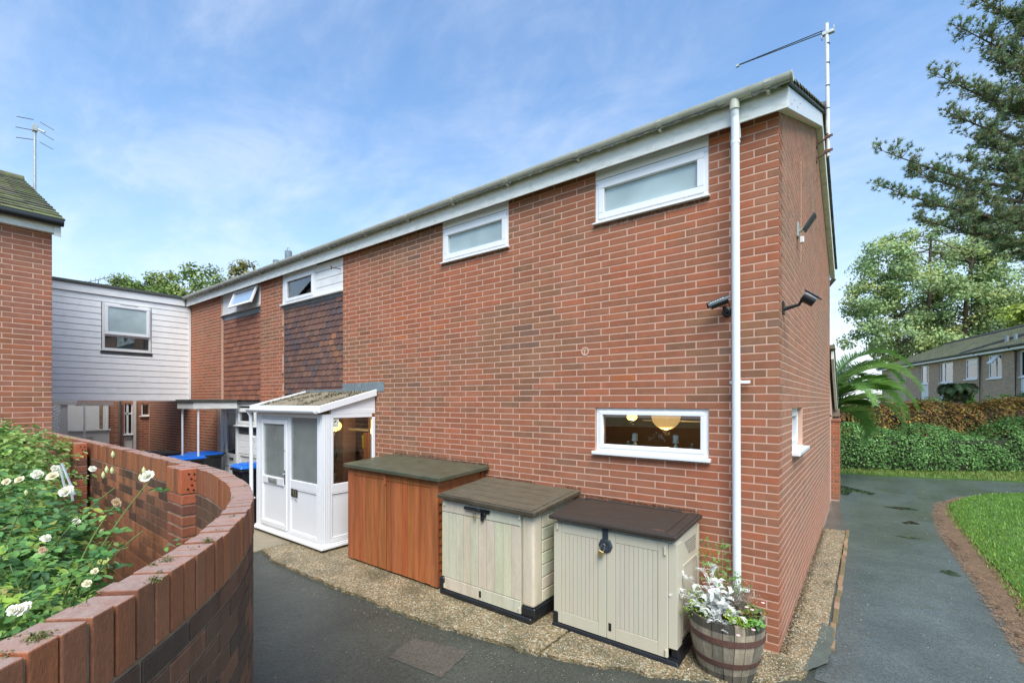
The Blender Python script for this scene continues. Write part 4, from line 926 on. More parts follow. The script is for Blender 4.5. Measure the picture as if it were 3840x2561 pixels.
part('boarded_panel', 'board', bh_, lambda m: [m.box(.415, .62, -.10, -.05, .75+k*.11, .75+k*.11+.105, FB) for k in range(4)], bev=.004)
window(FB, -.055, .195, 1.80, 2.19, bh_, d=-.02, fw=.04, sash=False, pane='glassdark', sill=(.05, .05, .03), th=.08)
part('trim_post', 'oldwhite', bh_, lambda m: m.box(.33, .395, -.0, .04, 0, 2.27, FB))
part('downpipe', 'rust', bh_, lambda m: (m.tube([(-17.44, .19, 0), (-17.44, .19, 2.0), (-17.44, .0, 2.24)], .03, 8)))
part('downpipe', 'slate', bh_, lambda m: (m.tube([(-17.44, -.73, 0), (-17.44, -.73, 2.27)], .03, 8)))
pc = thing('lattice_porch', 'white porch with diamond lattice and a half height panel under the white link', 'porch', (-16.8, -2.2, 0))
FP = FX(-16.6)
part('post', 'upvc', pc, lambda m: m.box(2.03, 2.17, -.2, 0, 0, 2.2, FP), bev=.005)
part('beam', 'upvc', pc, lambda m: (m.box(1.85, 3.2, -.05, .03, 2.16, 2.27, FP)), bev=.004)
part('beam', 'oldwhite', pc, lambda m: m.hexa([(-16.60, -1.84, 2.13), (-16.57, -1.88, 2.13), (-17.2, -.97, 2.13), (-17.23, -.93, 2.13)], [(-16.60, -1.84, 2.25), (-16.57, -1.88, 2.25), (-17.2, -.97, 2.25), (-17.23, -.93, 2.25)]))
part('thin_post', 'upvc', pc, lambda m: m.box(1.66, 1.70, -.1, -.06, 0, 2.15, FP))
lt = M()
for k in range(-12, 24):
    for sg in (1, -1):
        a = 2.18+k*.105 if sg > 0 else 2.18+k*.105
        pts = []
        for i in range(2): pass
        z0, z1 = .9, 2.15; u0 = a; u1 = a+sg*(z1-z0)*1.25
        # clip to 2.18..3.0
        def cl_(u0, z0, u1, z1):
            t0, t1 = 0, 1
            for lo, hi in ((2.175, 3.0),):
                du = u1-u0
                for bound, sgn in ((lo, 1), (hi, -1)):
                    f0 = (u0-bound)*sgn; f1 = (u1-bound)*sgn
                    if f0 < 0 and f1 < 0: return None
                    if f0 < 0: t0 = max(t0, f0/(f0-f1))
                    if f1 < 0: t1 = min(t1, f0/(f0-f1))
            if t1-t0 < .05: return None
            return (u0+(u1-u0)*t0, z0+(z1-z0)*t0, u0+(u1-u0)*t1, z0+(z1-z0)*t1)
        r = cl_(u0, z0, u1, z1)
        if r: lt.tube([FP.p(r[0], -.03+.008*sg, r[1]), FP.p(r[2], -.03+.008*sg, r[3])], .011, 4)
lt.build('lattice', 'upvc', pc)
part('half_panel', 'oldwhite', pc, lambda m: (m.box(1.05, 2.02, -.55, -.5, 0, 1.40, FP), m.box(1.03, 2.02, -.55, -.46, 1.402, 1.45, FP)), bev=.004)
part('letterbox', 'steel', pc, lambda m: m.box(1.42, 1.68, -.5, -.49, 1.17, 1.25, FP))
part('back_wall', 'oldwhite', pc, lambda m: m.box(1.2, 2.4, -.95, -.9, 0, 2.25, FP))
part('door_jamb', 'oldwhite', pc, lambda m: (m.box(1.0, 1.12, -.92, -.86, 0, 2.2, FP), m.box(1.0, 1.04, -.86, -.84, 0, 2.2, FP)), bev=.003)
part('dark_side', 'mortardark', pc, lambda m: m.box(1.125, 1.195, -.93, -.88, 0, 2.2, FP))
part('handle', 'chrome', pc, lambda m: m.tube([FP.p(1.0, -.84, 1.35), FP.p(.96, -.78, 1.38), FP.p(.97, -.76, 1.5)], .012, 6))
# small aerial beyond the link
ea = thing('distant_aerial', 'small many rodded television aerial beyond the white link roof', 'aerial', (-38, 3.0, 9.2))
part('boom', 'slate', ea, lambda m: m.tube([(-39.2, 2.3, 9.82), (-37.9, 3.6, 10.35)], .02, 5))
part('mast', 'slate', ea, lambda m: m.tube([(-38.6, 2.9, 5), (-38.6, 2.9, 10.1)], .025, 5))
for k in range(7): part('rod', 'slate', ea, lambda m: m.tube([(-39.1+k*.19, 2.4+k*.19, 9.72+k*.08), (-39.1+k*.19, 2.4+k*.19, 10.02+k*.08)], .012, 4))

# ================================================================ PORCH 112
po = thing('glazed_porch', 'white glazed porch with lean-to roof and number 112 beside the wooden store', 'porch', (-6.9, -.5, 0))
PX0, PX1, PY = -7.98, -5.84, -.95
FPF = F(0, PY, pi)                     # front of the porch, s=-X
FPS = F(PX1, 0, -pi/2)                 # right side, s=-Y
part('plinth', 'concrete', po, lambda m: m.box(PX0+.02, PX1-.02, PY+.02, -.01, -.06, .035), bev=.006)
part('threshold', 'upvc', po, lambda m: (m.box(PX0-.03, PX1+.045, PY-.045, -.01, .036, .075), m.box(PX0-.02, PX1+.025, PY-.02, -.01, .076, .10)), bev=.006)
# corner post with flutes
m = M(); m.box(-5.99, PX1, PY-.002, PY+.14, .10, 2.06)
for k in range(3): m.box(-5.965+k*.035, -5.95+k*.035, PY-.008, PY-.003, .10, 2.05); m.box(PX1+.001, PX1+.007, PY+.03+k*.035, PY+.045+k*.035, .10, 2.05)
m.build('corner_post', 'upvc', po, bev=.004)
part('left_post', 'upvc', po, lambda m: (m.box(PX0, PX0+.12, PY, PY+.12, .10, 2.06)), bev=.004)
part('head_rail', 'upvc', po, lambda m: (m.box(PX0+.121, -5.991, PY+.005, PY+.07, 2.0, 2.06), m.box(-5.90, PX1-.002, PY+.141, -.012, 2.06, 2.13), m.box(-5.90, PX1-.004, PY+.1, -.07, 2.0, 2.06)), bev=.004)
# door leaf
m = M(); frame_rect(m, FPF, 6.86, 7.84, .105, 1.995, -.055, -.003, .03); m.build('door_frame', 'upvc', po, bev=.004)
m = M(); frame_rect(m, FPF, 6.895, 7.80, .14, 1.96, -.05, .012, .085); m.box(6.98, 7.715, -.05, .012, .86, .985, FPF); dr = m.build('door', 'upvc', po, bev=.008)
part('pane', 'frost', dr, lambda m: m.box(6.97, 7.725, -.025, -.019, .98, 1.88, FPF))
part('lower_panel', 'upvc', dr, lambda m: (m.box(6.97, 7.725, -.035, -.012, .22, .87, FPF), frame_rect(m, FPF, 6.98, 7.715, .225, .86, -.012, .0, .018)), bev=.006)
part('letterbox', 'steel', dr, lambda m: (m.box(7.20, 7.50, .012, .022, .885, .965, FPF), m.box(7.215, 7.485, .022, .027, .90, .95, FPF)), bev=.003)
part('handle', 'chrome', dr, lambda m: (m.box(6.925, 6.95, .012, .022, .90, 1.13, FPF), m.tube([FPF.p(6.937, .02, 1.07), FPF.p(6.937, .05, 1.07), FPF.p(7.06, .055, 1.075)], .010, 8)), bev=.002)
part('lock', 'steel', dr, lambda m: m.lathe(FPF.p(6.94, .012, 1.45), [(.012, 0), (.012, .008), (0, .009)], 10, axis=(0, -1, 0)))
# fixed side light
m = M(); m.box(6.79, 6.858, -.06, .004, .105, 1.998, FPF); m.box(5.992, 6.788, -.055, .002, .86, .995, FPF); m.box(5.992, 6.788, -.055, .002, .105, .17, FPF); m.build('side_light_frame', 'upvc', po, bev=.006)
part('pane', 'frost', po, lambda m: m.box(5.992, 6.788, -.025, -.019, .995, 1.998, FPF))
sp_ = part('lower_panel', 'upvc', po, lambda m: (m.box(5.992, 6.788, -.04, -.014, .17, .86, FPF), frame_rect(m, FPF, 5.995, 6.785, .173, .857, -.014, .0, .016)), bev=.005)
# right side glazing
m = M(); m.box(.07, .81-.0, -.055, .0, .86, .995, FPS); m.box(.07, .81, -.055, .0, .105, .17, FPS); m.box(.012, .068, -.06, .002, .105, 2.0, FPS); m.box(.768, .809, -.055, .0, .995, 1.999, FPS); m.build('side_frame', 'upvc', po, bev=.006)
pns = part('side_pane', 'glass', po, lambda m: m.box(.07, .768, -.03, -.024, .995, 2.0, FPS))
part('side_lower_panel', 'upvc', po, lambda m: (m.box(.07, .809, -.04, -.014, .17, .86, FPS), frame_rect(m, FPS, .072, .807, .173, .857, -.014, .0, .016)), bev=.005)
st = part('window_sticker', 'candle', po, lambda m: m.box(.665, .765, -.0235, -.0225, 1.86, 1.985, FPS))
part('sticker_mark', 'black', st, lambda m: (m.hexa([FPS.p(.735, -.022, 1.925), FPS.p(.752, -.022, 1.94), FPS.p(.715, -.022, 1.972), FPS.p(.700, -.022, 1.96)], [FPS.p(.735, -.0215, 1.925), FPS.p(.752, -.0215, 1.94), FPS.p(.715, -.0215, 1.972), FPS.p(.700, -.0215, 1.96)]), m.box(.675, .705, -.022, -.0215, 1.925, 1.935, FPS)))
part('sticker_text', 'steel', st, lambda m: [m.box(.675, .755, -.022, -.0215, 1.872+k*.014, 1.877+k*.014, FPS) for k in range(3)])
# left side
part('left_side_panel', 'upvc', po, lambda m: m.box(PX0, PX0+.03, PY+.12, -.012, .10, .99)); part('left_side_pane', 'frost', po, lambda m: m.box(PX0+.012, PX0+.018, PY+.12, -.012, .99, 2.05))
# roof: lean-to
m = M(); m.hexa([(PX1-.07, PY+.14, 2.13), (PX1-.01, PY+.14, 2.13), (PX1-.01, -.012, 2.13), (PX1-.07, -.012, 2.13)], [(PX1-.07, PY+.14, 2.15), (PX1-.01, PY+.14, 2.15), (PX1-.01, -.012, 2.36), (PX1-.07, -.012, 2.36)]); m.build('gable_board', 'upvc', po, bev=.002)
MT['mossroof'] = material('mossy_porch_roof', (.24, .20, .14), .8, .25, 6, fine=.25, fs=60, bump=.6, bs=60, dirt=((.10, .09, .045), .8, 7))
part('porch_roof', 'mossroof', po, lambda m: m.hexa([(PX0-.04, PY-.05, 2.13), (PX1+.0, PY-.05, 2.13), (PX1+.0, -.012, 2.395), (PX0-.04, -.012, 2.395)], [(PX0-.04, PY-.05, 2.16), (PX1+.0, PY-.05, 2.16), (PX1+.0, -.012, 2.43), (PX0-.04, -.012, 2.43)]))
part('roof_edge', 'upvc', po, lambda m: m.hexa([(PX1+.002, PY-.08, 2.08), (PX1+.045, PY-.08, 2.08), (PX1+.045, -.012, 2.35), (PX1+.002, -.012, 2.35)], [(PX1+.002, PY-.08, 2.185), (PX1+.045, PY-.08, 2.185), (PX1+.045, -.012, 2.455), (PX1+.002, -.012, 2.455)]), bev=.005)
part('roof_edge', 'upvc', po, lambda m: m.hexa([(PX0-.085, PY-.08, 2.10), (PX0-.042, PY-.08, 2.10), (PX0-.042, -.012, 2.37), (PX0-.085, -.012, 2.37)], [(PX0-.085, PY-.08, 2.185), (PX0-.042, PY-.08, 2.185), (PX0-.042, -.012, 2.455), (PX0-.085, -.012, 2.455)]), bev=.005)
part('front_fascia', 'upvc', po, lambda m: m.box(PX0-.07, PX1+.04, PY-.085, PY-.055, 2.085, 2.19), bev=.005)
m = M(); n = 9; yg, zg, rg_ = PY-.115, 2.115, .045
pts = [(yg-rg_*cos(pi*i/(n-1)), zg-rg_*sin(pi*i/(n-1))) for i in range(n)]+[(yg+(rg_-.006)*cos(pi*i/(n-1)), zg-(rg_-.006)*sin(pi*i/(n-1))) for i in range(n)]
m.hexa([(PX0-.07, a, b) for a, b in pts], [(PX1+.0, a, b) for a, b in pts]); pg = m.build('porch_gutter', 'upvc', po, smooth=True)
part('gutter_end', 'upvc', pg, lambda m: m.lathe((PX1-.01, yg, zg-.002), [(.047, 0), (.047, .03), (.04, .035), (0, .035)], 16, axis=(1, 0, 0)), smooth=True)
part('porch_downpipe', 'upvc', po, lambda m: (m.tube([(PX0-.05, yg, 2.09), (PX0-.05, PY-.07, 2.0), (PX0-.05, PY-.06, .12)], .032, 14)), smooth=True)
for z in (1.62, .55): part('pipe_clip', 'upvc', po, lambda m: (m.tube([(PX0-.05, PY-.06, z), (PX0-.05, PY-.06, z+.025)], .038, 14), m.box(PX0-.02, PX0+.03, PY-.05, PY-.03, z, z+.022)))
# moss clumps on the porch roof
MC = [(.08, .09, .03), (.13, .14, .05), (.05, .055, .02), (.2, .19, .09), (.11, .08, .05)]
n = 2600; xs = rng.uniform(PX0, PX1-.02, n); t_ = rng.uniform(0, 1, n)
pos = np.c_[xs, PY-.04+t_*(.93), 2.165+t_*.262]
keep = np.array([vnoise(x*3.1, t*3, 2)+t*.35 > .18 for x, t in zip(xs, t_)]); pos = pos[keep]
leafcloud('moss', pos+rng.normal(size=pos.shape)*.006, rng.normal(size=pos.shape)+np.array([0, 0, 1.0]), rng.uniform(.015, .04, len(pos)), tints(len(pos), MC, .2), 'leaf', po, kind='stuff')
# house number
def text(name, body, size, loc, rot, mat, parent, ext=.001, sx=1):
    cu = bpy.data.curves.new(name, 'FONT'); cu.body = body; cu.size = size; cu.extrude = ext; cu.materials.append(MT[mat])
    o = bpy.data.objects.new('tmp', cu); COL.objects.link(o)
    me = bpy.data.meshes.new_from_object(o.evaluated_get(bpy.context.evaluated_depsgraph_get())); bpy.data.objects.remove(o)
    ob = link(name, me, parent, Vector(loc)-wloc(parent), rot, (sx, 1, 1)); return ob
MT['numback'] = material('dark_number_tile', (.045, .045, .03), .5, .1, 10)
MT['numdigit'] = material('number_digit', (.22, .21, .17), .5, .05, 10)
np_ = part('number_plate', 'numback', sp_, lambda m: m.box(6.57, 6.768, .001, .004, .735, .853, FPF))
text('number', '112', .115, FPF.p(6.765, .006, .752), (R(90), 0, 0), 'numdigit', sp_)
text('street_name', '~~~~~ Way', .036, FPF.p(6.768, .003, .69), (R(90), R(6), 0), 'slate', sp_)
# inside the porch
part('porch_back_wall', 'plaster', po, lambda m: m.box(6.05+.74, 7.9, .0, .008, .1, 2.1, FF))
part('porch_floor', 'concrete', po, lambda m: m.box(PX0+.13, PX1-.07, PY+.13, -.02, .101, .12))
t = thing('hanging_lamp', 'orange glowing lamp behind the top corner of the porch side window', 'lamp', (-6.35, -.35, 1.9))
part('shade', 'lampwarm', t, lambda m: m.lathe((-6.35, -.42, 1.77), [(.03, 0), (.08, .03), (.10, .08), (.08, .13), (.03, .16)], 16), smooth=True)
part('cord', 'slate', t, lambda m: m.tube([(-6.35, -.42, 1.92), (-6.35, -.42, 2.1)], .004, 5))
bulb('porch_bulb', (-6.35, -.42, 1.73), 1.3, t)
t = thing('inner_cupboard', 'orange brown cupboard door just inside the porch near the brick wall', 'cupboard', (-6.2, .1, 0))
part('door_leaf', 'cupboard', t, lambda m: m.box(-6.24, -6.06, .04, .08, .1, 1.72), bev=.004)
t = thing('wall_shelf', 'grey shelf with dark boxes inside the hallway behind the porch window', 'shelf', (-6.6, .4, 1.75))
part('board', 'candle', t, lambda m: m.box(-6.78, -6.06, .1, .30, 1.74, 1.78))
part('dark_box', 'black', t, lambda m: m.box(-6.6, -6.35, .12, .28, 1.782, 1.93), bev=.01)
t = thing('safety_vest', 'bright yellow safety vest hanging inside the hallway', 'vest', (-6.5, .2, 1.5)); part('cloth', 'hivis', t, lambda m: m.hexa([(-6.52, .2, 1.42), (-6.44, .2, 1.42), (-6.44, .23, 1.42), (-6.52, .23, 1.42)], [(-6.53, .2, 1.66), (-6.46, .2, 1.68), (-6.46, .23, 1.68), (-6.53, .23, 1.66)]), bev=.01)
t = thing('potted_plant', 'thin leaved plant in a pale pot inside the porch', 'plant', (-6.08, -.68, .9))
part('stand', 'plaster', t, lambda m: m.box(-6.3, -5.95, -.80, -.45, .12, .93))
part('pot', 'ceramic', t, lambda m: m.lathe((-6.07, -.68, .932), [(.06, 0), (.085, .17), (.09, .18), (.078, .18), (.075, .15), (0, .15)], 20), smooth=True)
pos = []; nor = []
for k in range(46):
    a = random.uniform(0, 2*pi); h = random.uniform(.05, .55); r = random.uniform(.02, .16)
    pos.append((-6.07+cos(a)*r, -.68+sin(a)*r, 1.10+h)); nor.append((cos(a), sin(a), random.uniform(-.2, .8)))
leafcloud('leaves', np.array(pos), np.array(nor), rng.uniform(.08, .18, 46), tints(46, [(.16, .2, .12), (.3, .33, .25), (.1, .15, .07)]), 'leaf', t, asp=.14, kind6=True)
part('stem', 'woodfence', t, lambda m: m.tube([(-6.07, -.68, 1.08), (-6.06, -.66, 1.4), (-6.03, -.6, 1.62), (-6.08, -.55, 1.8)], .008, 5))

# ================================================================ WHEELIE BINS
def wheelie(x, y, rot, lidmat, lab, group='wheeled bins by the neighbour\'s door', copy=None, gap=0, h=1.0):
    c, s_ = cos(rot), sin(rot)
    def W(a, b, z): return (x+a*c-b*s_, y+a*s_+b*c, z)
    t = thing('wheelie_bin', lab, 'bin', (x, y, 0), group)
    z0 = GZ
    m = M(); m.hexa([W(-.20, -.24, z0+.06), W(.20, -.24, z0+.06), W(.20, .22, z0+.06), W(-.20, .22, z0+.06)], [W(-.28, -.33, h-.06), W(.28, -.33, h-.06), W(.28, .30, h-.06), W(-.28, .30, h-.06)])
    m.hexa([W(-.305, -.36, h-.06), W(.305, -.36, h-.06), W(.305, .33, h-.06), W(-.305, .33, h-.06)], [W(-.305, -.36, h-.015), W(.305, -.36, h-.015), W(.305, .33, h-.015), W(-.305, .33, h-.015)])
    m.build('body', 'black', t, bev=.015, seg=2)
    m = M(); g = gap
    m.hexa([W(-.31, -.37, h-.012+g), W(.31, -.37, h-.012+g), W(.31, .34, h-.012), W(-.31, .34, h-.012)], [W(-.27, -.33, h+.045+g), W(.27, -.33, h+.045+g), W(.28, .32, h+.045), W(-.28, .32, h+.045)])
    ld = m.build('lid', lidmat, t, bev=.02, seg=2)
    part('lid_rib', lidmat, ld, lambda m: (m.hexa([W(-.18, -.26, h+.046+g), W(.18, -.26, h+.046+g), W(.18, .24, h+.046), W(-.18, .24, h+.046)], [W(-.15, -.23, h+.07+g), W(.15, -.23, h+.07+g), W(.15, .2, h+.068), W(-.15, .2, h+.068)])), bev=.012, seg=2)
    part('handle', 'black', t, lambda m: m.tube([W(-.22, .34, h-.02), W(-.22, .42, h), W(.22, .42, h), W(.22, .34, h-.02)], .015, 8))
    for a in (-.26, .26): part('wheel', 'black', t, lambda m: m.lathe(W(a, .25, z0+.10), [(.10, -.025), (.10, .025), (.03, .03), (0, .03)], 18, axis=W(1, 0, 0) and (c, s_, 0)))
wheelie(-11.35, -1.00, .12, 'blue', 'blue lidded black bin nearest the camera side of the pair by the canopy posts')
wheelie(-11.95, -.42, .12, 'blue', 'blue lidded black bin furthest back beside the brick wall behind the canopy posts')
wheelie(-12.75, -1.02, .1, 'black', 'all black bin left of the two blue lidded bins under the white link', gap=.03)
wheelie(-8.50, -.72, -.1, 'blue', 'blue lidded black bin standing just left of the white porch', gap=.01, h=1.04)

# ================================================================ STORES
MT['darkwood'] = material('dark_wood_gap', (.05, .018, .008), .8, .1, 9)
w1 = thing('wooden_store', 'orange stained wooden store with green felted flat lid between porch and cream store', 'shed', (-4.4, -.45, 0))
def plank_front(m, x0, x1, z0, z1, y, t=.018): m.box(x0, x1, y, y+t, z0, z1)
X0, X1, Y0, ZB, ZF = -5.31, -3.47, -.87, .02, 1.315
part('carcass', 'orange', w1, lambda m: (m.box(X0+.03, X1-.03, Y0+.03, -.03, ZB+.01, ZF-.01)))
for a, b in ((X0, X0+.13), (X1-.12, X1)): part('corner_board', 'orange', w1, lambda m: m.box(a, b, Y0, Y0+.03, ZB, ZF), bev=.003)
part('top_rail', 'orange', w1, lambda m: (m.box(X0+.131, -4.45, Y0+.002, Y0+.028, 1.215, ZF-.002), m.box(-4.447, X1-.121, Y0+.003, Y0+.028, 1.205, ZF-.002)), bev=.003)
for dn, (a, b, zt) in enumerate(((X0+.135, -4.452, 1.208), (-4.444, X1-.125, 1.198))):
    n = 8; wd = (b-a)/n; dd_ = M(); dd_.box(a, b, Y0+.018, Y0+.028, ZB+.01, zt-.01); dl = dd_.build('door', 'darkwood', w1)
    for k in range(n): part('plank', 'orange', dl, lambda m: m.box(a+k*wd+.003, a+(k+1)*wd-.003, Y0+.002+random.uniform(0, .003), Y0+.017, ZB+random.uniform(0, .006), zt), bev=.004)
part('turn_button', 'orange', w1, lambda m: m.box(-4.462, -4.438, Y0-.016, Y0+.0, 1.16, 1.27), bev=.003)
for k in range(13):
    z = ZB+k*.10; 
    if z > ZF-.05: break
    part('side_board', 'orange', w1, lambda m: m.hexa([(X1-.03, Y0+.032, z), (X1-.005, Y0+.032, z), (X1-.005, -.03, z), (X1-.03, -.03, z)], [(X1-.03, Y0+.032, min(z+.098, ZF)), (X1-.022, Y0+.032, min(z+.098, ZF)), (X1-.022, -.03, min(z+.098, ZF)), (X1-.03, -.03, min(z+.098, ZF))]))
part('corner_board', 'orange', w1, lambda m: (m.box(X1-.006, X1+.012, -.075, -.02, ZB, ZF)), bev=.003)
part('lid', 'felt', w1, lambda m: m.hexa([(X0-.03, Y0-.06, 1.318), (X1+.09, Y0-.06, 1.300), (X1+.09, -.008, 1.345), (X0-.12, -.008, 1.36)], [(X0-.03, Y0-.06, 1.372), (X1+.09, Y0-.06, 1.352), (X1+.09, -.008, 1.40), (X0-.12, -.008, 1.415)]), bev=.008)

w2 = thing('garden_store', 'weathered cream plastic store with black bolt latch, middle of the three stores', 'shed', (-2.7, -.45, 0))
X0, X1, Y0 = -3.36, -2.07, -.90
part('base', 'black', w2, lambda m: (m.box(X0-.02, X1+.0, Y0-.02, -.05, -.002, .06), m.box(X0-.02, X0+.05, Y0-.025, Y0+.1, .06, .2), m.box(X1-.14, X1+.03, Y0+.005, -.06, .06, .155)), bev=.01)
part('body', 'cream', w2, lambda m: (m.hexa([(X0+.01, Y0+.03, .06), (X1+.01, Y0+.03, .156), (X1+.01, -.06, .156), (X0+.01, -.06, .06)], [(X0+.01, Y0+.03, 1.11), (X1+.01, Y0+.03, 1.10), (X1+.01, -.06, 1.17), (X0+.01, -.06, 1.18)])), bev=.012)
for (a, b) in ((X0+.005, (X0+X1-.14)/2-.003), ((X0+X1-.14)/2+.003, X1-.14)):
    dl = part('door', 'cream', w2, lambda m: (m.box(a, b, Y0+.006, Y0+.03, .065, 1.10), m.box(a, b, Y0-.002, Y0+.006, .065, .20), m.box(a, b, Y0-.002, Y0+.006, .97, 1.10)), bev=.005)
    n = 5; wd = (b-a)/n; part('groove_backing', 'groove', dl, lambda m: m.box(a+.004, b-.004, Y0+.001, Y0+.0055, .206, .964))
    for k in range(n): part('door_board', 'cream', dl, lambda m: m.box(a+k*wd+.0018, a+(k+1)*wd-.0018, Y0-.001, Y0+.0008, .208, .962), bev=.001)
part('corner_post', 'cream', w2, lambda m: m.box(X1-.13, X1+.025, Y0+.0, Y0+.16, .16, 1.085), bev=.03, seg=3)
for k in range(7): z = .18+k*.128; part('side_board', 'cream', w2, lambda m: m.box(X1+.011, X1+.022, Y0+.162, -.09, z, z+.118), bev=.005)
for z in (.08, 1.04): 
    for x in (X0+.05, X1-.15): part('hinge', 'cream', w2, lambda m: m.tube([(x, Y0-.008, z), (x, Y0-.008, z+.05)], .012, 8))
l2 = part('lid', 'brownlid2', w2, lambda m: m.hexa([(X0-.02, Y0-.06, 1.125), (X1+.075, Y0-.06, 1.10), (X1+.085, -.03, 1.185), (X0-.06, -.03, 1.20)], [(X0-.02, Y0-.06, 1.175), (X1+.075, Y0-.06, 1.15), (X1+.085, -.03, 1.235), (X0-.06, -.03, 1.25)]), bev=.008)
for k in range(5):
    t0 = k/5+.004; t1 = (k+1)/5-.006; ya = Y0-.05+t0*(.86); yb = Y0-.05+t1*.86
    zf = lambda y, e: 1.1775+(y-(Y0-.06))/.87*.075+e
    part('lid_plank', 'brownlid2', l2, lambda m: m.hexa([(X0+.02, ya, zf(ya, -.004)), (X1+.03, ya, zf(ya, -.028)), (X1+.03, yb, zf(yb, -.028)), (X0+.02, yb, zf(yb, -.004))], [(X0+.02, ya, zf(ya, .007)), (X1+.03, ya, zf(ya, -.016)), (X1+.03, yb, zf(yb, -.016)), (X0+.02, yb, zf(yb, .007))]), bev=.003)
xm = (X0+X1-.14)/2
part('bolt_latch', 'black', w2, lambda m: (m.box(xm-.20, xm-.02, Y0-.016, Y0-.003, 1.045, 1.075), m.tube([(xm-.19, Y0-.03, 1.06), (xm+.05, Y0-.03, 1.06)], .013, 10), m.box(xm+.01, xm+.17, Y0-.02, Y0-.003, 1.038, 1.075), m.box(xm+.055, xm+.085, Y0-.035, Y0-.005, .95, 1.04), m.box(xm+.055, xm+.12, Y0-.035, Y0-.005, 1.0, 1.04)), bev=.004)
part('keyhole_plate', 'black', w2, lambda m: m.box(xm+.008, xm+.04, Y0-.006, Y0-.002, .10, .17), bev=.002)
def padlock(x, y, z, ang, lab, sc=1):
    t = thing('padlock', lab, 'padlock', (x, y, z)); c, s_ = cos(ang), sin(ang)
    def W(a, b, d): return (x+(a*c-b*s_)*sc, y+d*sc, z+(a*s_+b*c)*sc)
    m = M(); m.hexa([W(-.022, -.045, -.010), W(.022, -.045, -.010), W(.022, 0, -.010), W(-.022, 0, -.010)], [W(-.022, -.045, .006), W(.022, -.045, .006), W(.022, 0, .006), W(-.022, 0, .006)]); m.build('body', 'brass', t, bev=.003)
    part('shackle', 'chrome', t, lambda m: m.tube([W(-.015, 0, -.002)]+[W(-.015, .05, -.002)]+[W(-.015*cos(pi*i/6), .05+.015*sin(pi*i/6), -.002) for i in range(1, 6)]+[W(.015, .05, -.002), W(.015, 0, -.002)], .004*1.0, 8), smooth=True)
padlock(xm-.035, Y0-.032, 1.0, 0, 'dull small padlock hanging from the bolt latch of the weathered cream store', .8)

w3 = thing('storage_box', 'beige plastic store with dark brown lid next to the planted barrel', 'shed', (-1.3, -.4, 0))
X0, X1, Y0 = -1.90, -.70, -.745
part('base', 'black', w3, lambda m: (m.hexa([(X0-.01, Y0-.035, -.004), (X1+.06, Y0-.035, -.004), (X1+.03, -.05, -.004), (X0, -.05, -.004)], [(X0-.01, Y0-.02, .03), (X1+.04, Y0-.02, .03), (X1+.03, -.05, .03), (X0, -.05, .03)]), m.box(X0-.01, X0+.05, Y0-.01, Y0+.1, .03, .14), m.box(X1-.03, X1+.035, Y0+.04, -.06, .03, .12)), bev=.006)
part('body', 'beige', w3, lambda m: m.hexa([(X0+.01, Y0+.025, .03), (X1+.02, Y0+.025, .12), (X1+.02, -.05, .12), (X0+.01, -.05, .03)], [(X0+.01, Y0+.025, 1.05), (X1+.02, Y0+.025, 1.04), (X1+.02, -.05, 1.085), (X0+.01, -.05, 1.095)]), bev=.01)
xm = (X0+X1-.04)/2
for sgn, (a, b) in enumerate(((X0, xm-.003), (xm+.003, X1-.045))):
    dl = part('door', 'beige', w3, lambda m: (m.box(a, b, Y0+.006, Y0+.024, .035, 1.035), m.box(a, a+.085, Y0-.004, Y0+.006, .035, 1.035), m.box(b-.085, b, Y0-.004, Y0+.006, .035, 1.035), m.box(a+.087, b-.087, Y0-.004, Y0+.006, .035, .155), m.box(a+.087, b-.087, Y0-.004, Y0+.006, .945, 1.035)), bev=.003)
    n = 9; aa, bb = a+.088, b-.088; wd = (bb-aa)/n
    part('groove_backing', 'groove', dl, lambda m: m.box(aa, bb, Y0+.003, Y0+.0065, .157, .943))
    for k in range(n): part('door_board', 'beige', dl, lambda m: m.box(aa+k*wd+.0017, aa+(k+1)*wd-.0017, Y0-.003, Y0+.0028, .158, .942), bev=.0015)
part('corner_post', 'beige', w3, lambda m: (m.box(X1-.04, X1+.035, Y0+.003, Y0+.14, .125, 1.03), m.box(X1-.05, X1-.042, Y0+.0, Y0+.02, .04, 1.03)), bev=.012, seg=2)
for k in range(7): part('side_vent', 'groove', w3, lambda m: m.box(X1+.02, X1+.026, Y0+.25+k*.02, -.16, .985-k*.02, .992-k*.02))
for x, z in ((X0+.045, .97), (X1-.065, .93)): part('hinge', 'beige', w3, lambda m: (m.tube([(x, Y0-.014, z), (x, Y0-.014, z+.07)], .011, 8)))
part('hinge', 'beige', w3, lambda m: m.tube([(X1-.055, Y0-.012, .05), (X1-.055, Y0-.012, .11)], .011, 8))
part('side_panel', 'beige', w3, lambda m: (frame_rect(m, F(X1+.02, 0, -pi/2), .10, .56, .16, .80, 0, .007, .03), m.box(X1+.02, X1+.03, -.13, -.06, .13, 1.06)), bev=.003)
LZ = lambda y: 1.075+(y-(Y0-.06))/.745*.05
ya, yb = Y0-.06, -.06
l3 = part('lid', 'brownlid', w3, lambda m: m.hexa([(X0-.03, ya, LZ(ya)), (X1+.045, ya, LZ(ya)), (X1+.06, yb, LZ(yb)), (X0-.10, yb, LZ(yb))], [(X0-.03, ya, LZ(ya)+.035), (X1+.045, ya, LZ(ya)+.035), (X1+.06, yb, LZ(yb)+.035), (X0-.10, yb, LZ(yb)+.035)]), bev=.006)
E2 = .0355
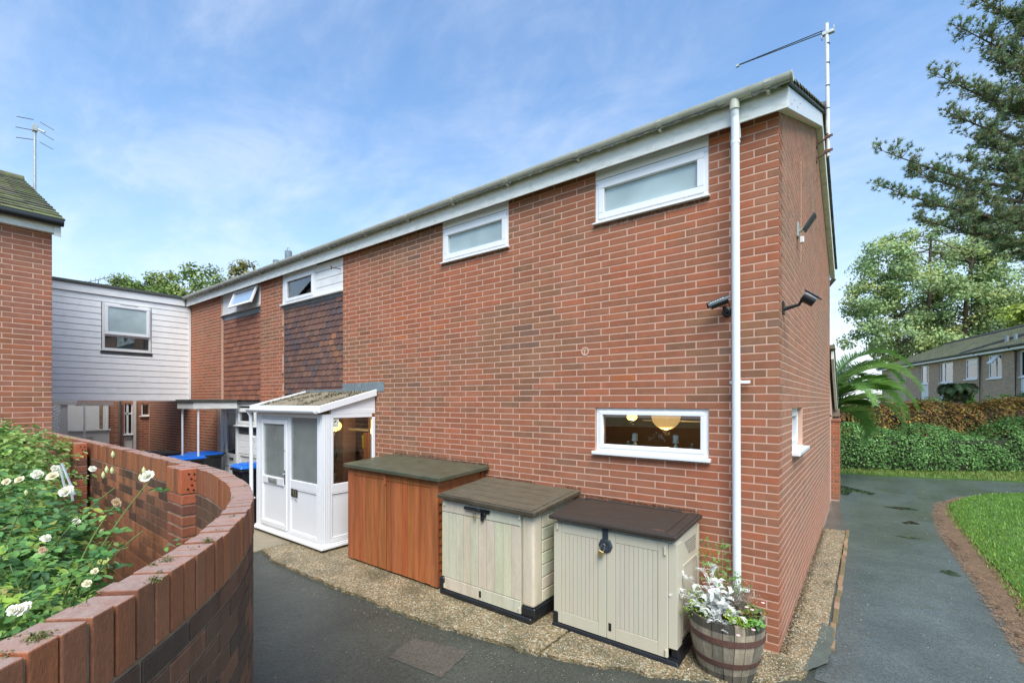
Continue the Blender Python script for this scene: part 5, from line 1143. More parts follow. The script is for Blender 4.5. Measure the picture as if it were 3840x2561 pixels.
def lp(m, x0, x1, y0, y1, e0, e1): m.hexa([(x0, y0, LZ(y0)+e0), (x1, y0, LZ(y0)+e0), (x1, y1, LZ(y1)+e0), (x0, y1, LZ(y1)+e0)], [(x0, y0, LZ(y0)+e1), (x1, y0, LZ(y0)+e1), (x1, y1, LZ(y1)+e1), (x0, y1, LZ(y1)+e1)])
part('lid_panel', 'brownlid', l3, lambda m: (lp(m, X0+.06, X1-.06, ya+.05, yb-.05, E2, .043)), bev=.003)
part('lid_border', 'brownlid', l3, lambda m: (lp(m, X0-.02, X1+.03, ya+.005, ya+.045, E2, .042), lp(m, X1-.05, X1+.03, ya+.047, yb-.01, E2, .044)), bev=.003)
for k in range(4): part('lid_tab', 'brownlid', l3, lambda m: (lp(m, X0+.0+k*.27, X0+.25+k*.27, yb-.045, yb-.005+(.012 if k % 2 else 0), E2, .050)), bev=.003)
part('lid_badge', 'chrome', l3, lambda m: (lp(m, X1-.19, X1-.085, ya+.075, ya+.084, .0435, .0445), lp(m, X1-.17, X1-.10, ya+.09, ya+.097, .0435, .0445)))
part('hasp', 'darkgrey', w3, lambda m: (m.box(xm-.035, xm+.02, Y0-.022, Y0-.005, .95, 1.09), m.lathe((xm-.005, Y0-.006, .905), [(.072, 0), (.070, .012), (.055, .018), (.03, .016), (.022, .012), (0, .011)], 8, axis=(0, -1, 0))), bev=.003)
part('keyhole_plate', 'black', w3, lambda m: m.box(xm+.02, xm+.05, Y0-.006, Y0-.003, .11, .185), bev=.002)
padlock(xm-.035, Y0-.034, .855, -.32, 'bright brass padlock hanging askew on the beige store\'s round hasp', 1.15)

# ================================================================ CURVED GARDEN WALL
gw = thing('garden_wall', 'low curved red brick garden wall with upright coping bricks in the foreground', 'wall', (-2.5, -3.6, 0))
OUT = [(-9.02, -3.36), (-7.5, -3.36), (-6.0, -3.365), (-5.0, -3.37), (-4.0, -3.385), (-3.35, -3.40), (-2.9, -3.43), (-2.55, -3.48), (-2.2, -3.56), (-1.88, -3.67), (-1.62, -3.79), (-1.38, -3.93), (-1.2, -4.06), (-1.03, -4.20), (-.88, -4.34), (-.74, -4.49), (-.62, -4.63), (-.52, -4.78), (-.43, -4.96), (-.36, -5.2), (-.31, -5.5), (-.28, -5.9), (-.27, -6.4)]
def dense(pts, step=.005):
    # Catmull-Rom resample to equal arc steps
    P = [np.array(p) for p in pts]; P = [2*P[0]-P[1]]+P+[2*P[-1]-P[-2]]; o_ = []
    for i in range(1, len(P)-2):
        for t in np.linspace(0, 1, 60, endpoint=False):
            o_.append(.5*((2*P[i])+(-P[i-1]+P[i+1])*t+(2*P[i-1]-5*P[i]+4*P[i+1]-P[i+2])*t*t+(-P[i-1]+3*P[i]-3*P[i+1]+P[i+2])*t**3))
    o_ = np.array(o_); d = np.r_[0, np.cumsum(np.linalg.norm(np.diff(o_, axis=0), axis=1))]
    s = np.arange(0, d[-1], step); return np.c_[np.interp(s, d, o_[:, 0]), np.interp(s, d, o_[:, 1])], step
GP, GS = dense(OUT); GLEN = (len(GP)-1)*GS
def at_s(s):
    i = min(max(int(s/GS), 1), len(GP)-2); p = GP[i]; d = GP[i+1]-GP[i-1]; d /= np.linalg.norm(d)
    return p, d, np.array([-d[1], d[0]])        # point on outer edge, tangent, outward normal (towards the alley)
TH, CH, ZW = .098, .172, 1.785
# core
m = M(); ks = range(2, len(GP)-2, 12); ring = []
for k in ks:
    p, d, n = at_s(k*GS); a = p-n*.0052; b = p-n*(TH-.0052)
    ring.append([(a[0], a[1], -.1), (a[0], a[1], ZW-.012), (b[0], b[1], ZW-.012), (b[0], b[1], -.1)])
for i in range(len(ring)-1): m.hexa(ring[i], ring[i+1])
m.build('core', 'mortardark', gw)
def cop_col():
    c = random.choice([(.30, .105, .048), (.26, .092, .045), (.34, .115, .05), (.21, .08, .045), (.28, .11, .058)]); return c
s = .02; i = 0
CB = []
pitch = .0715
while s < GLEN-.05:
    p, d, n = at_s(s); CB.append((s, p, d, n)); s += pitch*(1+random.gauss(0, .02))
base = wloc(gw)
for s, p, d, n in CB:
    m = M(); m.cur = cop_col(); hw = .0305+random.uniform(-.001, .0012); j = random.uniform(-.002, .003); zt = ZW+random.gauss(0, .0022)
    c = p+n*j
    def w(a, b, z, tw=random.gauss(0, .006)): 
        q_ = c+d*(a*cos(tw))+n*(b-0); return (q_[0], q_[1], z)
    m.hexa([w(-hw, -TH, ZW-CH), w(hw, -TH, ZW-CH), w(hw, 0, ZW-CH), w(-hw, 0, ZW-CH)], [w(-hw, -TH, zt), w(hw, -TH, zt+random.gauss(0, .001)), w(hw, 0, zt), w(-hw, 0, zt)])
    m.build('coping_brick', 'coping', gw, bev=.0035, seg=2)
# body bricks both faces
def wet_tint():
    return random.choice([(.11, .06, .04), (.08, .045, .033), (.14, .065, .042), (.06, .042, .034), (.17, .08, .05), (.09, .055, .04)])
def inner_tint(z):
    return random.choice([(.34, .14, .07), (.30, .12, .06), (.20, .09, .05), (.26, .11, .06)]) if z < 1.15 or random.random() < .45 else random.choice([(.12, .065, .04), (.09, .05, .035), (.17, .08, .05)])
lst = []
NR = 21
for r in range(NR):
    zc_ = ZW-CH-.008-BH*(r+.5)
    if zc_ < 0: break
    off = (r % 2)*.11
    s = .03+off
    while s+.22 < GLEN:
        lst.append((s+.11, zc_, +1)); lst.append((s+.11, zc_, -1)); s += .222
def wallbrick(m, s, z, side):
    L_ = .212; sub = 3; hh_ = .0325
    for a in range(sub):
        pass
    ring = []
    for a in range(sub+1):
        ss = s-L_/2+L_*a/sub; p, d, n = at_s(ss)
        o0, o1 = (0.0, -.03) if side > 0 else (-TH, -TH+.03)
        A = p+n*o0; B = p+n*o1
        if side < 0: ring.append([(B[0], B[1], z-hh_), (B[0], B[1], z+hh_), (A[0], A[1], z+hh_), (A[0], A[1], z-hh_)])
        else: ring.append([(A[0], A[1], z-hh_), (A[0], A[1], z+hh_), (B[0], B[1], z+hh_), (B[0], B[1], z-hh_)])
    b = len(m.v)
    for rg in ring: m.v += rg; m.t += [m.cur]*4
    for a in range(sub):
        for q_ in range(4): m.f.append((b+a*4+q_, b+a*4+(q_+1) % 4, b+(a+1)*4+(q_+1) % 4, b+(a+1)*4+q_)); m.mi.append(0)
    m.f += [tuple(b+q_ for q_ in (3, 2, 1, 0)), tuple(b+sub*4+q_ for q_ in range(4))]; m.mi += [0, 0]
def dist_cam(t_): p, d, n = at_s(t_[0]); return (Vector((p[0], p[1], t_[1]))-CAM).length-(.0)
lst.sort(key=dist_cam)
vis = [t_ for t_ in lst if not (t_[2] < 0 and t_[0] > GLEN-4.2)]
rest = [t_ for t_ in lst if t_ not in set(vis)]
for t_ in vis[:300]:
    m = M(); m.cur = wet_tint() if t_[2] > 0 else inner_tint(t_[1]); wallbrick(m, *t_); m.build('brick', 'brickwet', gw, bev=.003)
m = M()
for t_ in vis[300:]+rest:
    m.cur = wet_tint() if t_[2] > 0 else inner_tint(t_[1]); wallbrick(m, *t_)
tag(m.build('brick_courses', 'brickwet', gw), kind='stuff')
# piers on the garden side
for px in (-3.27, -6.5):
    y0 = -3.40-TH+.005; pw = .30
    for k in range(4):
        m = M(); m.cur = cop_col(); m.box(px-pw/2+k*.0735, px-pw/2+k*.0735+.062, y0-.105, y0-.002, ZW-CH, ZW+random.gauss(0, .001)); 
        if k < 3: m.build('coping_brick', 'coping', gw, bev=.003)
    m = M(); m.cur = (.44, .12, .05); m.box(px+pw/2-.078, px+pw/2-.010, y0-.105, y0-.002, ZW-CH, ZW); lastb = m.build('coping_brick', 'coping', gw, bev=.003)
    for a, z in ((-.07, ZW-.035), (-.035, ZW-.04), (-.055, ZW-.07), (-.03, ZW-.085), (-.05, ZW-.115), (-.04, ZW-.15), (-.075, ZW-.14)):
        part('brick_hole', 'black', gw, lambda m: m.lathe((px+pw/2-.0105, y0+a+.012, z), [(.007, 0), (.007, .003), (0, .003)], 8, axis=(1, 0, 0)))
    m = M(); m.box(px-pw/2+.004, px+pw/2-.016, y0-.097, y0-.001, 0, ZW-CH-.002); m.build('pier_core', 'mortardark', gw)
    for r in range(20):
        z1 = ZW-CH-.008-BH*r; m = M(); m.cur = random.choice([(.33, .10, .05), (.15, .06, .04), (.25, .09, .05)])
        m.box(px-pw/2, px+pw/2-.012, y0-.10, y0-.0015, z1-.066, z1-.001); m.build('brick', 'brickwet', gw, bev=.004)
# moss along the coping
pos = []
for s, p, d, n in CB:
    if random.random() < .35:
        b = random.uniform(.0, TH); c = p-n*b
        for _ in range(random.randint(4, 26)): pos.append((c[0]+random.gauss(0, .008)+d[0]*.036, c[1]+random.gauss(0, .008)+d[1]*.036, ZW+random.uniform(-.003, .006)))
for (sx, b, k) in ((-1.12, .02, 90), (-.98, .06, 70), (-.86, .0, 120), (-.66, .03, 160), (-.60, .08, 90)):
    idx = int(np.argmin(np.abs(GP[:, 0]-sx))); p, d, n = at_s(idx*GS); c = p-n*b
    for _ in range(k): pos.append((c[0]+random.gauss(0, .012), c[1]+random.gauss(0, .010), ZW+random.uniform(-.002, .009)))
pos = np.array(pos)
leafcloud('moss', pos, rng.normal(size=pos.shape)+np.array([0, 0, 1.2]), rng.uniform(.004, .010, len(pos)), tints(len(pos), [(.16, .17, .04), (.10, .12, .03), (.22, .2, .08)], .2), 'leaf', gw, kind='stuff')

# ================================================================ GARDEN PLANTS BEHIND THE WALL
sheet('garden_soil', [(-9, -3.5), (-3, -3.52), (-2.3, -3.7), (-1.7, -4.0), (-1.2, -4.3), (-.9, -4.8), (-.8, -9), (-9, -9)], .25, 'soil')
LG = [(.13, .28, .07), (.18, .36, .09), (.09, .21, .06), (.26, .44, .09), (.14, .30, .12), (.32, .48, .08), (.34, .30, .10)]
def leafy(name, root, centers, radii, n, size, cols, asp=.62, spread=.5, kind6=True, part_name='foliage', sub=7, mat='leaf'):
    """compound leaf sprays gathered in an irregular volume"""
    P = []; Nn = []; S = []
    C = np.array(centers); Rd = np.array(radii)
    w = Rd**3 if Rd.ndim == 1 else Rd.prod(axis=1); w = w/w.sum()
    per = n//sub
    for _ in range(per):
        i = rng.choice(len(C), p=w); v = rng.normal(size=3); v /= np.linalg.norm(v); rr = rng.uniform(.35, 1.08)**.6
        c = C[i]+v*rr*(Rd[i] if Rd.ndim == 1 else Rd[i])
        dirn = v*.6+rng.normal(size=3)*.6; dirn[2] = dirn[2]*.4-.1; dirn /= np.linalg.norm(dirn)
        up_ = np.array([0, 0, 1.0])+v*.5+rng.normal(size=3)*.35; up_ /= np.linalg.norm(up_)
        sd_ = np.cross(dirn, up_); sd_ /= np.linalg.norm(sd_); L_ = size*sub*.42
        for k in range(sub):
            t = (k//2+1)/(sub//2+1); sg = 1 if k % 2 else -1
            if k == sub-1: t, sg = 1.1, 0
            P.append(c+dirn*L_*t+sd_*sg*size*.55+rng.normal(size=3)*size*.08); Nn.append(up_+rng.normal(size=3)*.28); S.append(size*rng.uniform(.55, 1.35))
    P = np.array(P); t_ = tints(len(P)//sub+1, cols, .16).repeat(sub, 0)[:len(P)]*(1+rng.normal(size=(len(P), 1))*.06)
    o = leafcloud(part_name, P, np.array(Nn), np.array(S), np.clip(t_, .005, 1), mat, root, kind6=kind6, asp=asp, kind='stuff'); return P
def canes(root, base_pts, tips, r0=.006, r1=.002, mat='cane', name='stem'):
    for tp in tips:
        b = Vector(random.choice(base_pts)); tp = Vector(tp); mid_ = (b+tp)/2+Vector((random.gauss(0, .08), random.gauss(0, .08), .12))
        m = M(); pts = [b.lerp(mid_, t)*(1-t)+mid_.lerp(tp, t)*t for t in np.linspace(0, 1, 8)]
        m.tube(pts, list(np.linspace(r0, r1, 8)), 5); m.build(name, mat, root)
MT['cane'] = material('green_cane', (.16, .24, .07), .5, .15, 20)
# dense bush by the left house wall
b1 = thing('leafy_bush', 'dense pale green leafy bush against the far left house wall', 'bush', (-6.2, -4.3, .25))
leafy('b', b1, [(-6.3, -4.25, 1.55), (-5.5, -4.15, 1.5), (-5.0, -4.35, 1.35), (-6.9, -4.3, 1.6), (-4.6, -4.1, 1.15), (-7.6, -4.2, 1.6), (-5.6, -4.4, 1.1), (-6.6, -4.0, 1.65)], [.45, .42, .42, .45, .36, .45, .5, .35], 12000, .055, [(.22, .36, .08), (.28, .44, .11), (.14, .27, .08), (.36, .48, .14)], asp=.6, sub=5)
canes(b1, [(-6, -4.3, .2), (-5.3, -4.3, .2)], [(-5.9, -4.2, 1.6), (-5.2, -4.2, 1.6), (-4.8, -4.2, 1.4), (-6.6, -4.2, 1.8)], .012, .004)
b2 = thing('hydrangea_bush', 'broad leaved mid green bush between the roses and the far bush', 'bush', (-3.4, -4.3, .25))
leafy('b', b2, [(-3.9, -4.30, 1.25), (-3.2, -4.35, 1.15), (-2.9, -4.5, 1.25), (-3.6, -4.5, 1.4), (-4.4, -4.35, 1.35), (-2.6, -4.3, .95)], [.38, .38, .34, .34, .35, .34], 7000, .06, [(.11, .25, .08), (.16, .33, .09), (.08, .18, .06), (.22, .38, .08), (.32, .36, .07)], asp=.62, sub=5)
canes(b2, [(-3.4, -4.3, .2), (-3.0, -4.35, .2)], [(-3.3, -4.2, 1.5), (-2.8, -4.2, 1.4), (-3.9, -4.2, 1.5)], .01, .004)
rose = thing('rose_bush', 'sprawling rose bush with creamy white blooms behind the curved wall', 'rose bush', (-1.9, -4.3, .25))
RC = [(-2.15, -4.55, 1.55), (-1.95, -4.62, 1.35), (-1.75, -4.50, 1.40), (-1.62, -4.42, 1.52), (-2.35, -4.60, 1.60), (-1.85, -4.65, 1.15), (-2.15, -4.45, 1.25), (-1.65, -4.45, 1.22), (-1.50, -4.50, 1.33), (-2.5, -4.4, 1.3)]
leafy('r', rose, RC, [.20, .24, .18, .13, .18, .24, .22, .15, .10, .24], 3400, .034, LG, asp=.6, sub=7)
PT = dict(a=(-1.46, -4.21, 1.98), b=(-1.56, -4.29, 1.88), c=(-1.70, -4.40, 1.93), d=(-1.79, -4.47, 1.99), e=(-1.53, -4.27, 1.71), f=(-1.30, -4.72, 1.55))
# long arching shoots with their own leaves
shoots = [((-1.62, -4.42, 1.5), (-1.47, -4.21, 1.965)), ((-1.62, -4.42, 1.55), (-1.565, -4.29, 1.875)), ((-1.8, -4.5, 1.5), (-1.49, -4.27, 1.73)), ((-1.7, -4.45, 1.4), (-1.40, -4.25, 1.80)), ((-1.6, -4.4, 1.45), (-1.33, -4.16, 1.72)), ((-2.0, -4.55, 1.6), (-1.78, -4.45, 1.99)), ((-1.6, -4.45, 1.3), (-1.30, -4.22, 1.60)), ((-1.8, -4.5, 1.3), (-1.42, -4.42, 1.5)), ((-2.0, -4.5, 1.5), (-1.62, -4.28, 1.93)), ((-1.7, -4.4, 1.3), (-1.55, -4.3, 1.75))]
lp_ = []; ln_ = []; ls_ = []
for a, b in shoots:
    a, b = Vector(a), Vector(b); m_ = (a+b)/2+Vector((0, 0, .07)); pts = [(a.lerp(m_, t)).lerp(m_.lerp(b, t), t) for t in np.linspace(0, 1, 10)]
    m = M(); m.tube(pts, list(np.linspace(.0032, .0016, 10)), 5); m.build('stem', 'cane', rose)
    for i in (3, 5, 6, 8):
        p = pts[i]; ax = Vector((random.gauss(0, 1), random.gauss(0, 1), random.gauss(0, .35))).normalized()
        for k in range(5):
            t = (k//2+1)*.022; sg = (1 if k % 2 else -1) if k < 4 else 0; t = .066 if k == 4 else t
            sd_ = ax.cross(Vector((0, 0, 1))).normalized()
            lp_.append(p+ax*(t+.01)+sd_*sg*.016); ln_.append(Vector((0, 0, 1))+Vector((random.gauss(0, .4), random.gauss(0, .4), 0))); ls_.append(random.uniform(.022, .034))
canes(rose, [(-1.9, -4.5, .25), (-2.0, -4.4, .25), (-1.7, -4.4, .3)], [(-1.6, -4.4, 1.5), (-2.1, -4.5, 1.6), (-1.9, -4.6, 1.5), (-1.7, -4.35, 1.35), (-2.2, -4.4, 1.5), (-1.5, -4.45, 1.3), (-1.45, -4.35, 1.45), (-1.8, -4.4, 1.6), (-1.6, -4.3, 1.3), (-1.4, -4.4, 1.35), (-1.75, -4.3, 1.3)], .006, .002)
leafcloud('shoot_leaves', np.array(lp_), np.array(ln_), np.array(ls_), tints(len(lp_), [(.09, .24, .07), (.14, .32, .07)], .12), 'leaf', rose, kind6=True, asp=.62, kind='stuff')
def bloom(p, r, col, parent):
    V = []; Fc = []; T = []; p = np.array(p)
    fwd = np.array([.6, -.45, .55])+rng.normal(size=3)*.25; fwd /= np.linalg.norm(fwd); a = np.cross(fwd, [0, 0, 1]); a /= np.linalg.norm(a); b = np.cross(fwd, a)
    for ringi, (np_p, rr, lift) in enumerate(((6, 1.0, .05), (6, .78, .30), (5, .5, .48), (4, .28, .6))):
        for k in range(np_p):
            th = 2*pi*(k+ringi*.45)/np_p+rng.normal()*.12; d = a*cos(th)+b*sin(th); tn = -a*sin(th)+b*cos(th); w = rr*.62; r_ = r*rng.uniform(.75, .95)
            pts = [(.05, -.12, 0), (.05, .12, 0), (.55, w*.75, lift*.5), (.95*rr+.02, w*.45, lift), (.95*rr+.02, -w*.45, lift), (.55, -w*.75, lift*.5)]
            i0 = len(V)
            for (u, v, h) in pts: V.append(p+(d*u*(rr if u > .5 else 1)+tn*v+fwd*h)*r_)
            Fc += [(i0, i0+1, i0+2, i0+5), (i0+5, i0+2, i0+3, i0+4)]; T += [np.array(col)*rng.uniform(.93, 1.04)]*6
    return raw_mesh('bloom', np.array(V), np.array(Fc), np.clip(np.array(T), 0, 1), 'petal', parent)
CW = (.86, .84, .70); CY_ = (.85, .78, .55); CO = (.75, .55, .35)
for p, r, c in (((-1.491, -4.213, 1.98), .030, CW), ((-1.747, -4.245, 1.854), .024, CO), ((-1.773, -4.39, 1.917), .026, CW), ((-1.803, -4.376, 1.917), .022, CW), ((-2.299, -4.351, 1.92), .028, CY_), ((-2.354, -4.393, 1.928), .026, CW), ((-2.416, -4.441, 1.904), .022, CY_), ((-2.023, -4.266, 1.967), .018, CW), ((-1.2, -4.582, 1.695), .018, CW), ((-1.202, -4.559, 1.694), .018, CW), ((-1.199, -4.569, 1.693), .020, CW), ((-1.375, -4.401, 1.67), .016, CY_), ((-1.761, -4.444, 1.756), .020, CW), ((-1.77, -4.451, 1.713), .016, CO), ((-1.662, -4.306, 1.769), .015, CY_), ((-1.808, -4.354, 1.791), .016, CW), ((-2.425, -4.322, 1.939), .02, CW), ((-2.316, -4.49, 1.911), .02, CY_), ((-1.42, -4.373, 1.691), .014, CY_)):
    bloom(p, r, c, rose)
MT['budcol'] = material('bud', (.55, .60, .28), .5, .1, 30)
for p in ((-1.649, -4.296, 1.999), (-1.646, -4.281, 1.994), (-1.672, -4.301, 1.977), (-1.695, -4.268, 2.05), (-1.501, -4.221, 2.0), (-1.511, -4.229, 1.974), (-2.106, -4.455, 1.884)):
    part('rose_bud', 'budcol', rose, lambda m: m.lathe(p, [(.002, -.012), (.006, -.004), (.0055, .004), (.001, .014)], 7), smooth=True)
t = thing('garden_canes', 'three thin grey support canes leaning among the roses', 'canes', (-2.373, -4.282, 1.681))
for a, b in (((-2.548, -4.29, 1.939), (-2.386, -4.292, 1.825)), ((-2.54, -4.283, 1.948), (-2.353, -4.267, 1.813)), ((-2.509, -4.26, 1.853), (-2.36, -4.272, 1.784))):
    part('cane', 'steel', t, lambda m: m.tube([a, b], .005, 5))
lowp = thing('ground_cover_plants', 'yellow green low leaves at the foot of the roses beside the coping', 'plants', (-1.4, -4.6, .9))
leafy('g', lowp, [(-1.42, -4.82, 1.30), (-1.25, -4.95, 1.28), (-1.6, -4.9, 1.15), (-1.35, -4.66, 1.28)], [.14, .14, .2, .12], 1500, .026, [(.25, .30, .05), (.14, .30, .05), (.35, .32, .08), (.10, .22, .04)], asp=.7, sub=5)

# ================================================================ HALF BARREL AND ITS PLANTS
bx, by = -.33, -.50
MT['staveclr'] = MT['stave']
bar = thing('barrel_planter', 'weathered oak half barrel with two rusty hoops by the house corner', 'planter', (bx, by, -.02))
HB_ = .475; NS = 22
def rad(z): t = z/HB_; return .222+.068*math.sin(t*pi*.62)+.012*t
for k in range(NS):
    a0, a1 = 2*pi*(k+.03)/NS, 2*pi*(k+.97)/NS; m = M(); m.cur = random.choice([(.30, .25, .17), (.24, .20, .14), (.34, .28, .19), (.20, .17, .12)])
    zs = np.linspace(-.025, HB_, 8); ring = []
    for z in zs:
        r1_, r0_ = rad(max(z, 0)), rad(max(z, 0))-.026
        ring.append([(bx+r1_*cos(a0), by+r1_*sin(a0), z), (bx+r1_*cos(a1), by+r1_*sin(a1), z), (bx+r0_*cos(a1), by+r0_*sin(a1), z), (bx+r0_*cos(a0), by+r0_*sin(a0), z)])
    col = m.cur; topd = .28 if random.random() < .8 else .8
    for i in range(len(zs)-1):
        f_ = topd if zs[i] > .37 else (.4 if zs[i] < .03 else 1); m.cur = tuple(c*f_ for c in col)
        b = len(m.v); m.v += ring[i]+ring[i+1]; m.t += [m.cur]*8
        fs = [(b, b+1, b+5, b+4), (b+1, b+2, b+6, b+5), (b+2, b+3, b+7, b+6), (b+3, b, b+4, b+7)]
        if i == len(zs)-2: fs.append((b+4, b+5, b+6, b+7))
        m.f += fs; m.mi += [0]*len(fs)
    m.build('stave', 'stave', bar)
for z0, z1 in ((.305, .355), (.115, .160)):
    zs = np.linspace(z0, z1, 3)
    m = M(); n = 44
    vs_ = [(bx+(rad(z)+o_)*cos(2*pi*j/n), by+(rad(z)+o_)*sin(2*pi*j/n), z) for z, o_ in ((z0, .001), (z0, .005), (z1, .005), (z1, .001)) for j in range(n)]
    m.add(vs_, [(i*n+j, i*n+(j+1) % n, (i+1)*n+(j+1) % n, (i+1)*n+j) for i in range(3) for j in range(n)]); m.build('hoop', 'rust', bar, smooth=False)
part('compost', 'soil', bar, lambda m: m.lathe((bx, by, .0), [(.20, .02), (rad(.4)-.03, .40), (rad(.42)-.03, .425), (.12, .445), (0, .45)], 26), smooth=True)
def sprays(name, root, base_, tips, size, cols, n_per, mat='leaf', asp=.3, wid=.05, stem=None, sub='leaves'):
    P = []; Nn = []; S = []
    for tp in tips:
        b, tp = Vector(base_), Vector(tp); m_ = (b+tp)/2+Vector((0, 0, .06)); pts = [(b.lerp(m_, t)).lerp(m_.lerp(tp, t), t) for t in np.linspace(0, 1, 12)]
        if stem:
            m = M(); m.tube(pts, list(np.linspace(.004, .0015, 12)), 5); m.build('stem', stem, root)
        for _ in range(n_per):
            t = random.uniform(.35, 1.0); i = int(t*11); p = pts[i]
            P.append(p+Vector((random.gauss(0, wid), random.gauss(0, wid), random.gauss(0, wid*.8)))); Nn.append((random.gauss(0, .7), random.gauss(0, .7)-.2, 1)); S.append(size*random.uniform(.7, 1.3))
    return tag(leafcloud(sub, np.array(P), np.array(Nn), np.array(S), tints(len(P), cols, .08), mat, root, kind6=False, asp=asp), kind='stuff')
MT['silver'] = material('silver_leaf', (.90, .91, .86), .75, .06, 40, trans=.2)
sv = thing('silver_plant', 'lacy silver white plant spilling over the left of the barrel', 'plant', (bx-.1, by-.05, .45))
def lacy(root, a, b, L_, mat='silver'):
    """one feathery frond: midrib with cut side lobes"""
    a, b = Vector(a), Vector(b); ax = (b-a); ln = ax.length; ax.normalize(); sd_ = ax.cross(Vector((random.gauss(0, .3), random.gauss(0, .3), 1))).normalized(); up_ = sd_.cross(ax)
    m = M(); k = 9
    for i in range(k):
        t = (i+.5)/k; c = a+(b-a)*t+up_*(.02*sin(t*pi))
        for sg in (-1, 1):
            l_ = L_*(.45+.75*sin(min(1, t*1.25)*pi*.8)); tip = c+sd_*sg*l_+ax*l_*.55
            for tt, ll in ((.45, .42), (.75, .30), (1.0, 0)):
                q_ = c.lerp(tip, tt)
                if ll:
                    for s2 in (-1, 1):
                        e = q_+(ax*s2*.8+sd_*sg*.5).normalized()*l_*ll; w_ = (tip-c).normalized()*.0028
                        m.add([q_-w_, q_+w_, e], [(0, 1, 2)])
            w_ = ax*.0028; m.add([c-w_, c+w_, tip+w_*.6, tip-w_*.6], [(0, 1, 2, 3)])
    m.add([a-sd_*.002, a+sd_*.002, b+sd_*.001, b-sd_*.001], [(0, 1, 2, 3)])
    return m
mm = M()
svt = [(-.72, -.72, .60), (-.68, -.62, .72), (-.62, -.72, .50), (-.52, -.60, .78), (-.46, -.66, .66), (-.40, -.60, .72), (-.42, -.74, .60), (-.34, -.78, .54), (-.30, -.72, .58), (-.24, -.76, .50), (-.38, -.80, .47), (-.50, -.78, .52), (-.58, -.66, .62), (-.50, -.52, .86), (-.30, -.62, .66), (-.74, -.66, .55), (-.27, -.82, .42), (-.36, -.7, .68), (-.47, -.7, .58), (-.20, -.74, .54), (-.42, -.68, .50)]
for tp in svt:
    tp = Vector(tp)+Vector((0.02, .03, 0)); b = Vector((bx-.08+random.uniform(-.05, .1), by-.02, .46))
    m_ = (b+tp)/2+Vector((0, 0, .05)); pts = [(b.lerp(m_, t)).lerp(m_.lerp(tp, t), t) for t in np.linspace(0, 1, 8)]
    m = M(); m.tube(pts, list(np.linspace(.003, .0014, 8)), 5); m.build('stem', 'silver', sv)
    for i in range(13):
        t = random.uniform(.4, 1); p = pts[min(7, int(t*8))]; d = Vector((random.gauss(0, 1), random.gauss(0, 1)-.3, random.gauss(.25, .5))).normalized()
        lm = lacy(sv, p, p+d*random.uniform(.045, .075), .014); mm.add(lm.v, lm.f)
tag(mm.build('leaves', 'silver', sv), kind='stuff')
gs = thing('green_shrublet', 'bright green small leaved plant at the left rim of the barrel', 'plant', (bx-.22, by-.08, .46))
sprays('g', gs, (bx-.12, by-.05, .45), [(-.62, -.62, .62), (-.58, -.70, .55), (-.55, -.62, .66), (-.50, -.74, .50), (-.66, -.66, .42), (-.48, -.64, .58), (-.45, -.76, .46), (-.6, -.74, .47)], .02, [(.22, .36, .05), (.14, .26, .04), (.35, .45, .08)], 60, asp=.6, wid=.028, stem='cane')
gh = thing('lime_plant', 'lime green leafy tuft at the front rim of the barrel', 'plant', (bx+.05, by-.2, .46))
sprays('g', gh, (bx+.03, by-.12, .44), [(-.22, -.78, .52), (-.17, -.76, .50), (-.12, -.74, .47), (-.25, -.72, .54), (-.08, -.72, .49)], .022, [(.45, .55, .06), (.3, .5, .05)], 45, asp=.6, wid=.02, stem='cane')
cl_ = thing('climber_sprig', 'loose green sprig reaching up against the wall behind the barrel', 'plant', (bx-.1, by+.1, .46))
sprays('g', cl_, (bx-.05, by+.1, .45), [(-.62, -.25, .92), (-.42, -.22, 1.0), (-.36, -.25, .84), (-.56, -.24, .98)], .05, [(.14, .28, .05), (.2, .34, .07)], 22, asp=.55, wid=.035, stem='cane')
sprays('g', cl_, (bx+.03, by+.08, .45), [(-.22, -.4, .72), (-.28, -.36, .78)], .035, [(.14, .3, .05), (.2, .36, .07)], 40, asp=.5, wid=.04, stem='cane', sub='fronds')
tw = thing('dry_twigs', 'grey brown dried twiggy plant in front of the downpipe foot', 'plant', (bx+.06, by, .46))
m = M()
for k in range(44):
    b = Vector((bx+random.uniform(.0, .12), by+random.uniform(-.05, .1), .44)); e = b+Vector((random.uniform(-.14, .16), random.uniform(-.12, .08), random.uniform(.12, .34)))
    m_ = (b+e)/2+Vector((random.gauss(0, .03), random.gauss(0, .03), 0)); m.tube([b, m_, e], [.003, .002, .001], 4)
    for _ in range(3): e2 = m_+Vector((random.gauss(0, .05), random.gauss(0, .05), random.uniform(.02, .12))); m.tube([m_, e2], [.0018, .001], 4)
m.build('twigs', 'woodfence', tw)
sprays('t', tw, (bx+.05, by, .44), [(-.25, -.5, .76), (-.15, -.5, .74), (-.08, -.52, .66), (-.2, -.55, .6)], .010, [(.45, .42, .30), (.55, .58, .5), (.3, .32, .2)], 80, asp=.6, wid=.03, sub='seed_heads')
ge = thing('pink_geranium', 'small geranium with pale pink flowers on the right of the barrel', 'plant', (bx+.15, by-.08, .46))
sprays('g', ge, (bx+.14, by-.1, .44), [(-.10, -.60, .62), (-.06, -.56, .58), (-.02, -.6, .54), (-.14, -.62, .56)], .03, [(.25, .30, .06), (.38, .28, .08), (.14, .24, .06)], 26, asp=.85, wid=.02, stem='cane')
for p in ((-.03, -.62, .66), (-.10, -.66, .60), (-.17, -.82, .44), (-.14, -.66, .61), (-.08, -.72, .47)): part('flower', 'pink', ge, lambda m: [m.lathe(Vector(p)+Vector((.008*cos(k*1.26), .008*sin(k*1.26), 0)), [(.001, -.002), (.008, 0), (.001, .003)], 6) for k in range(5)])
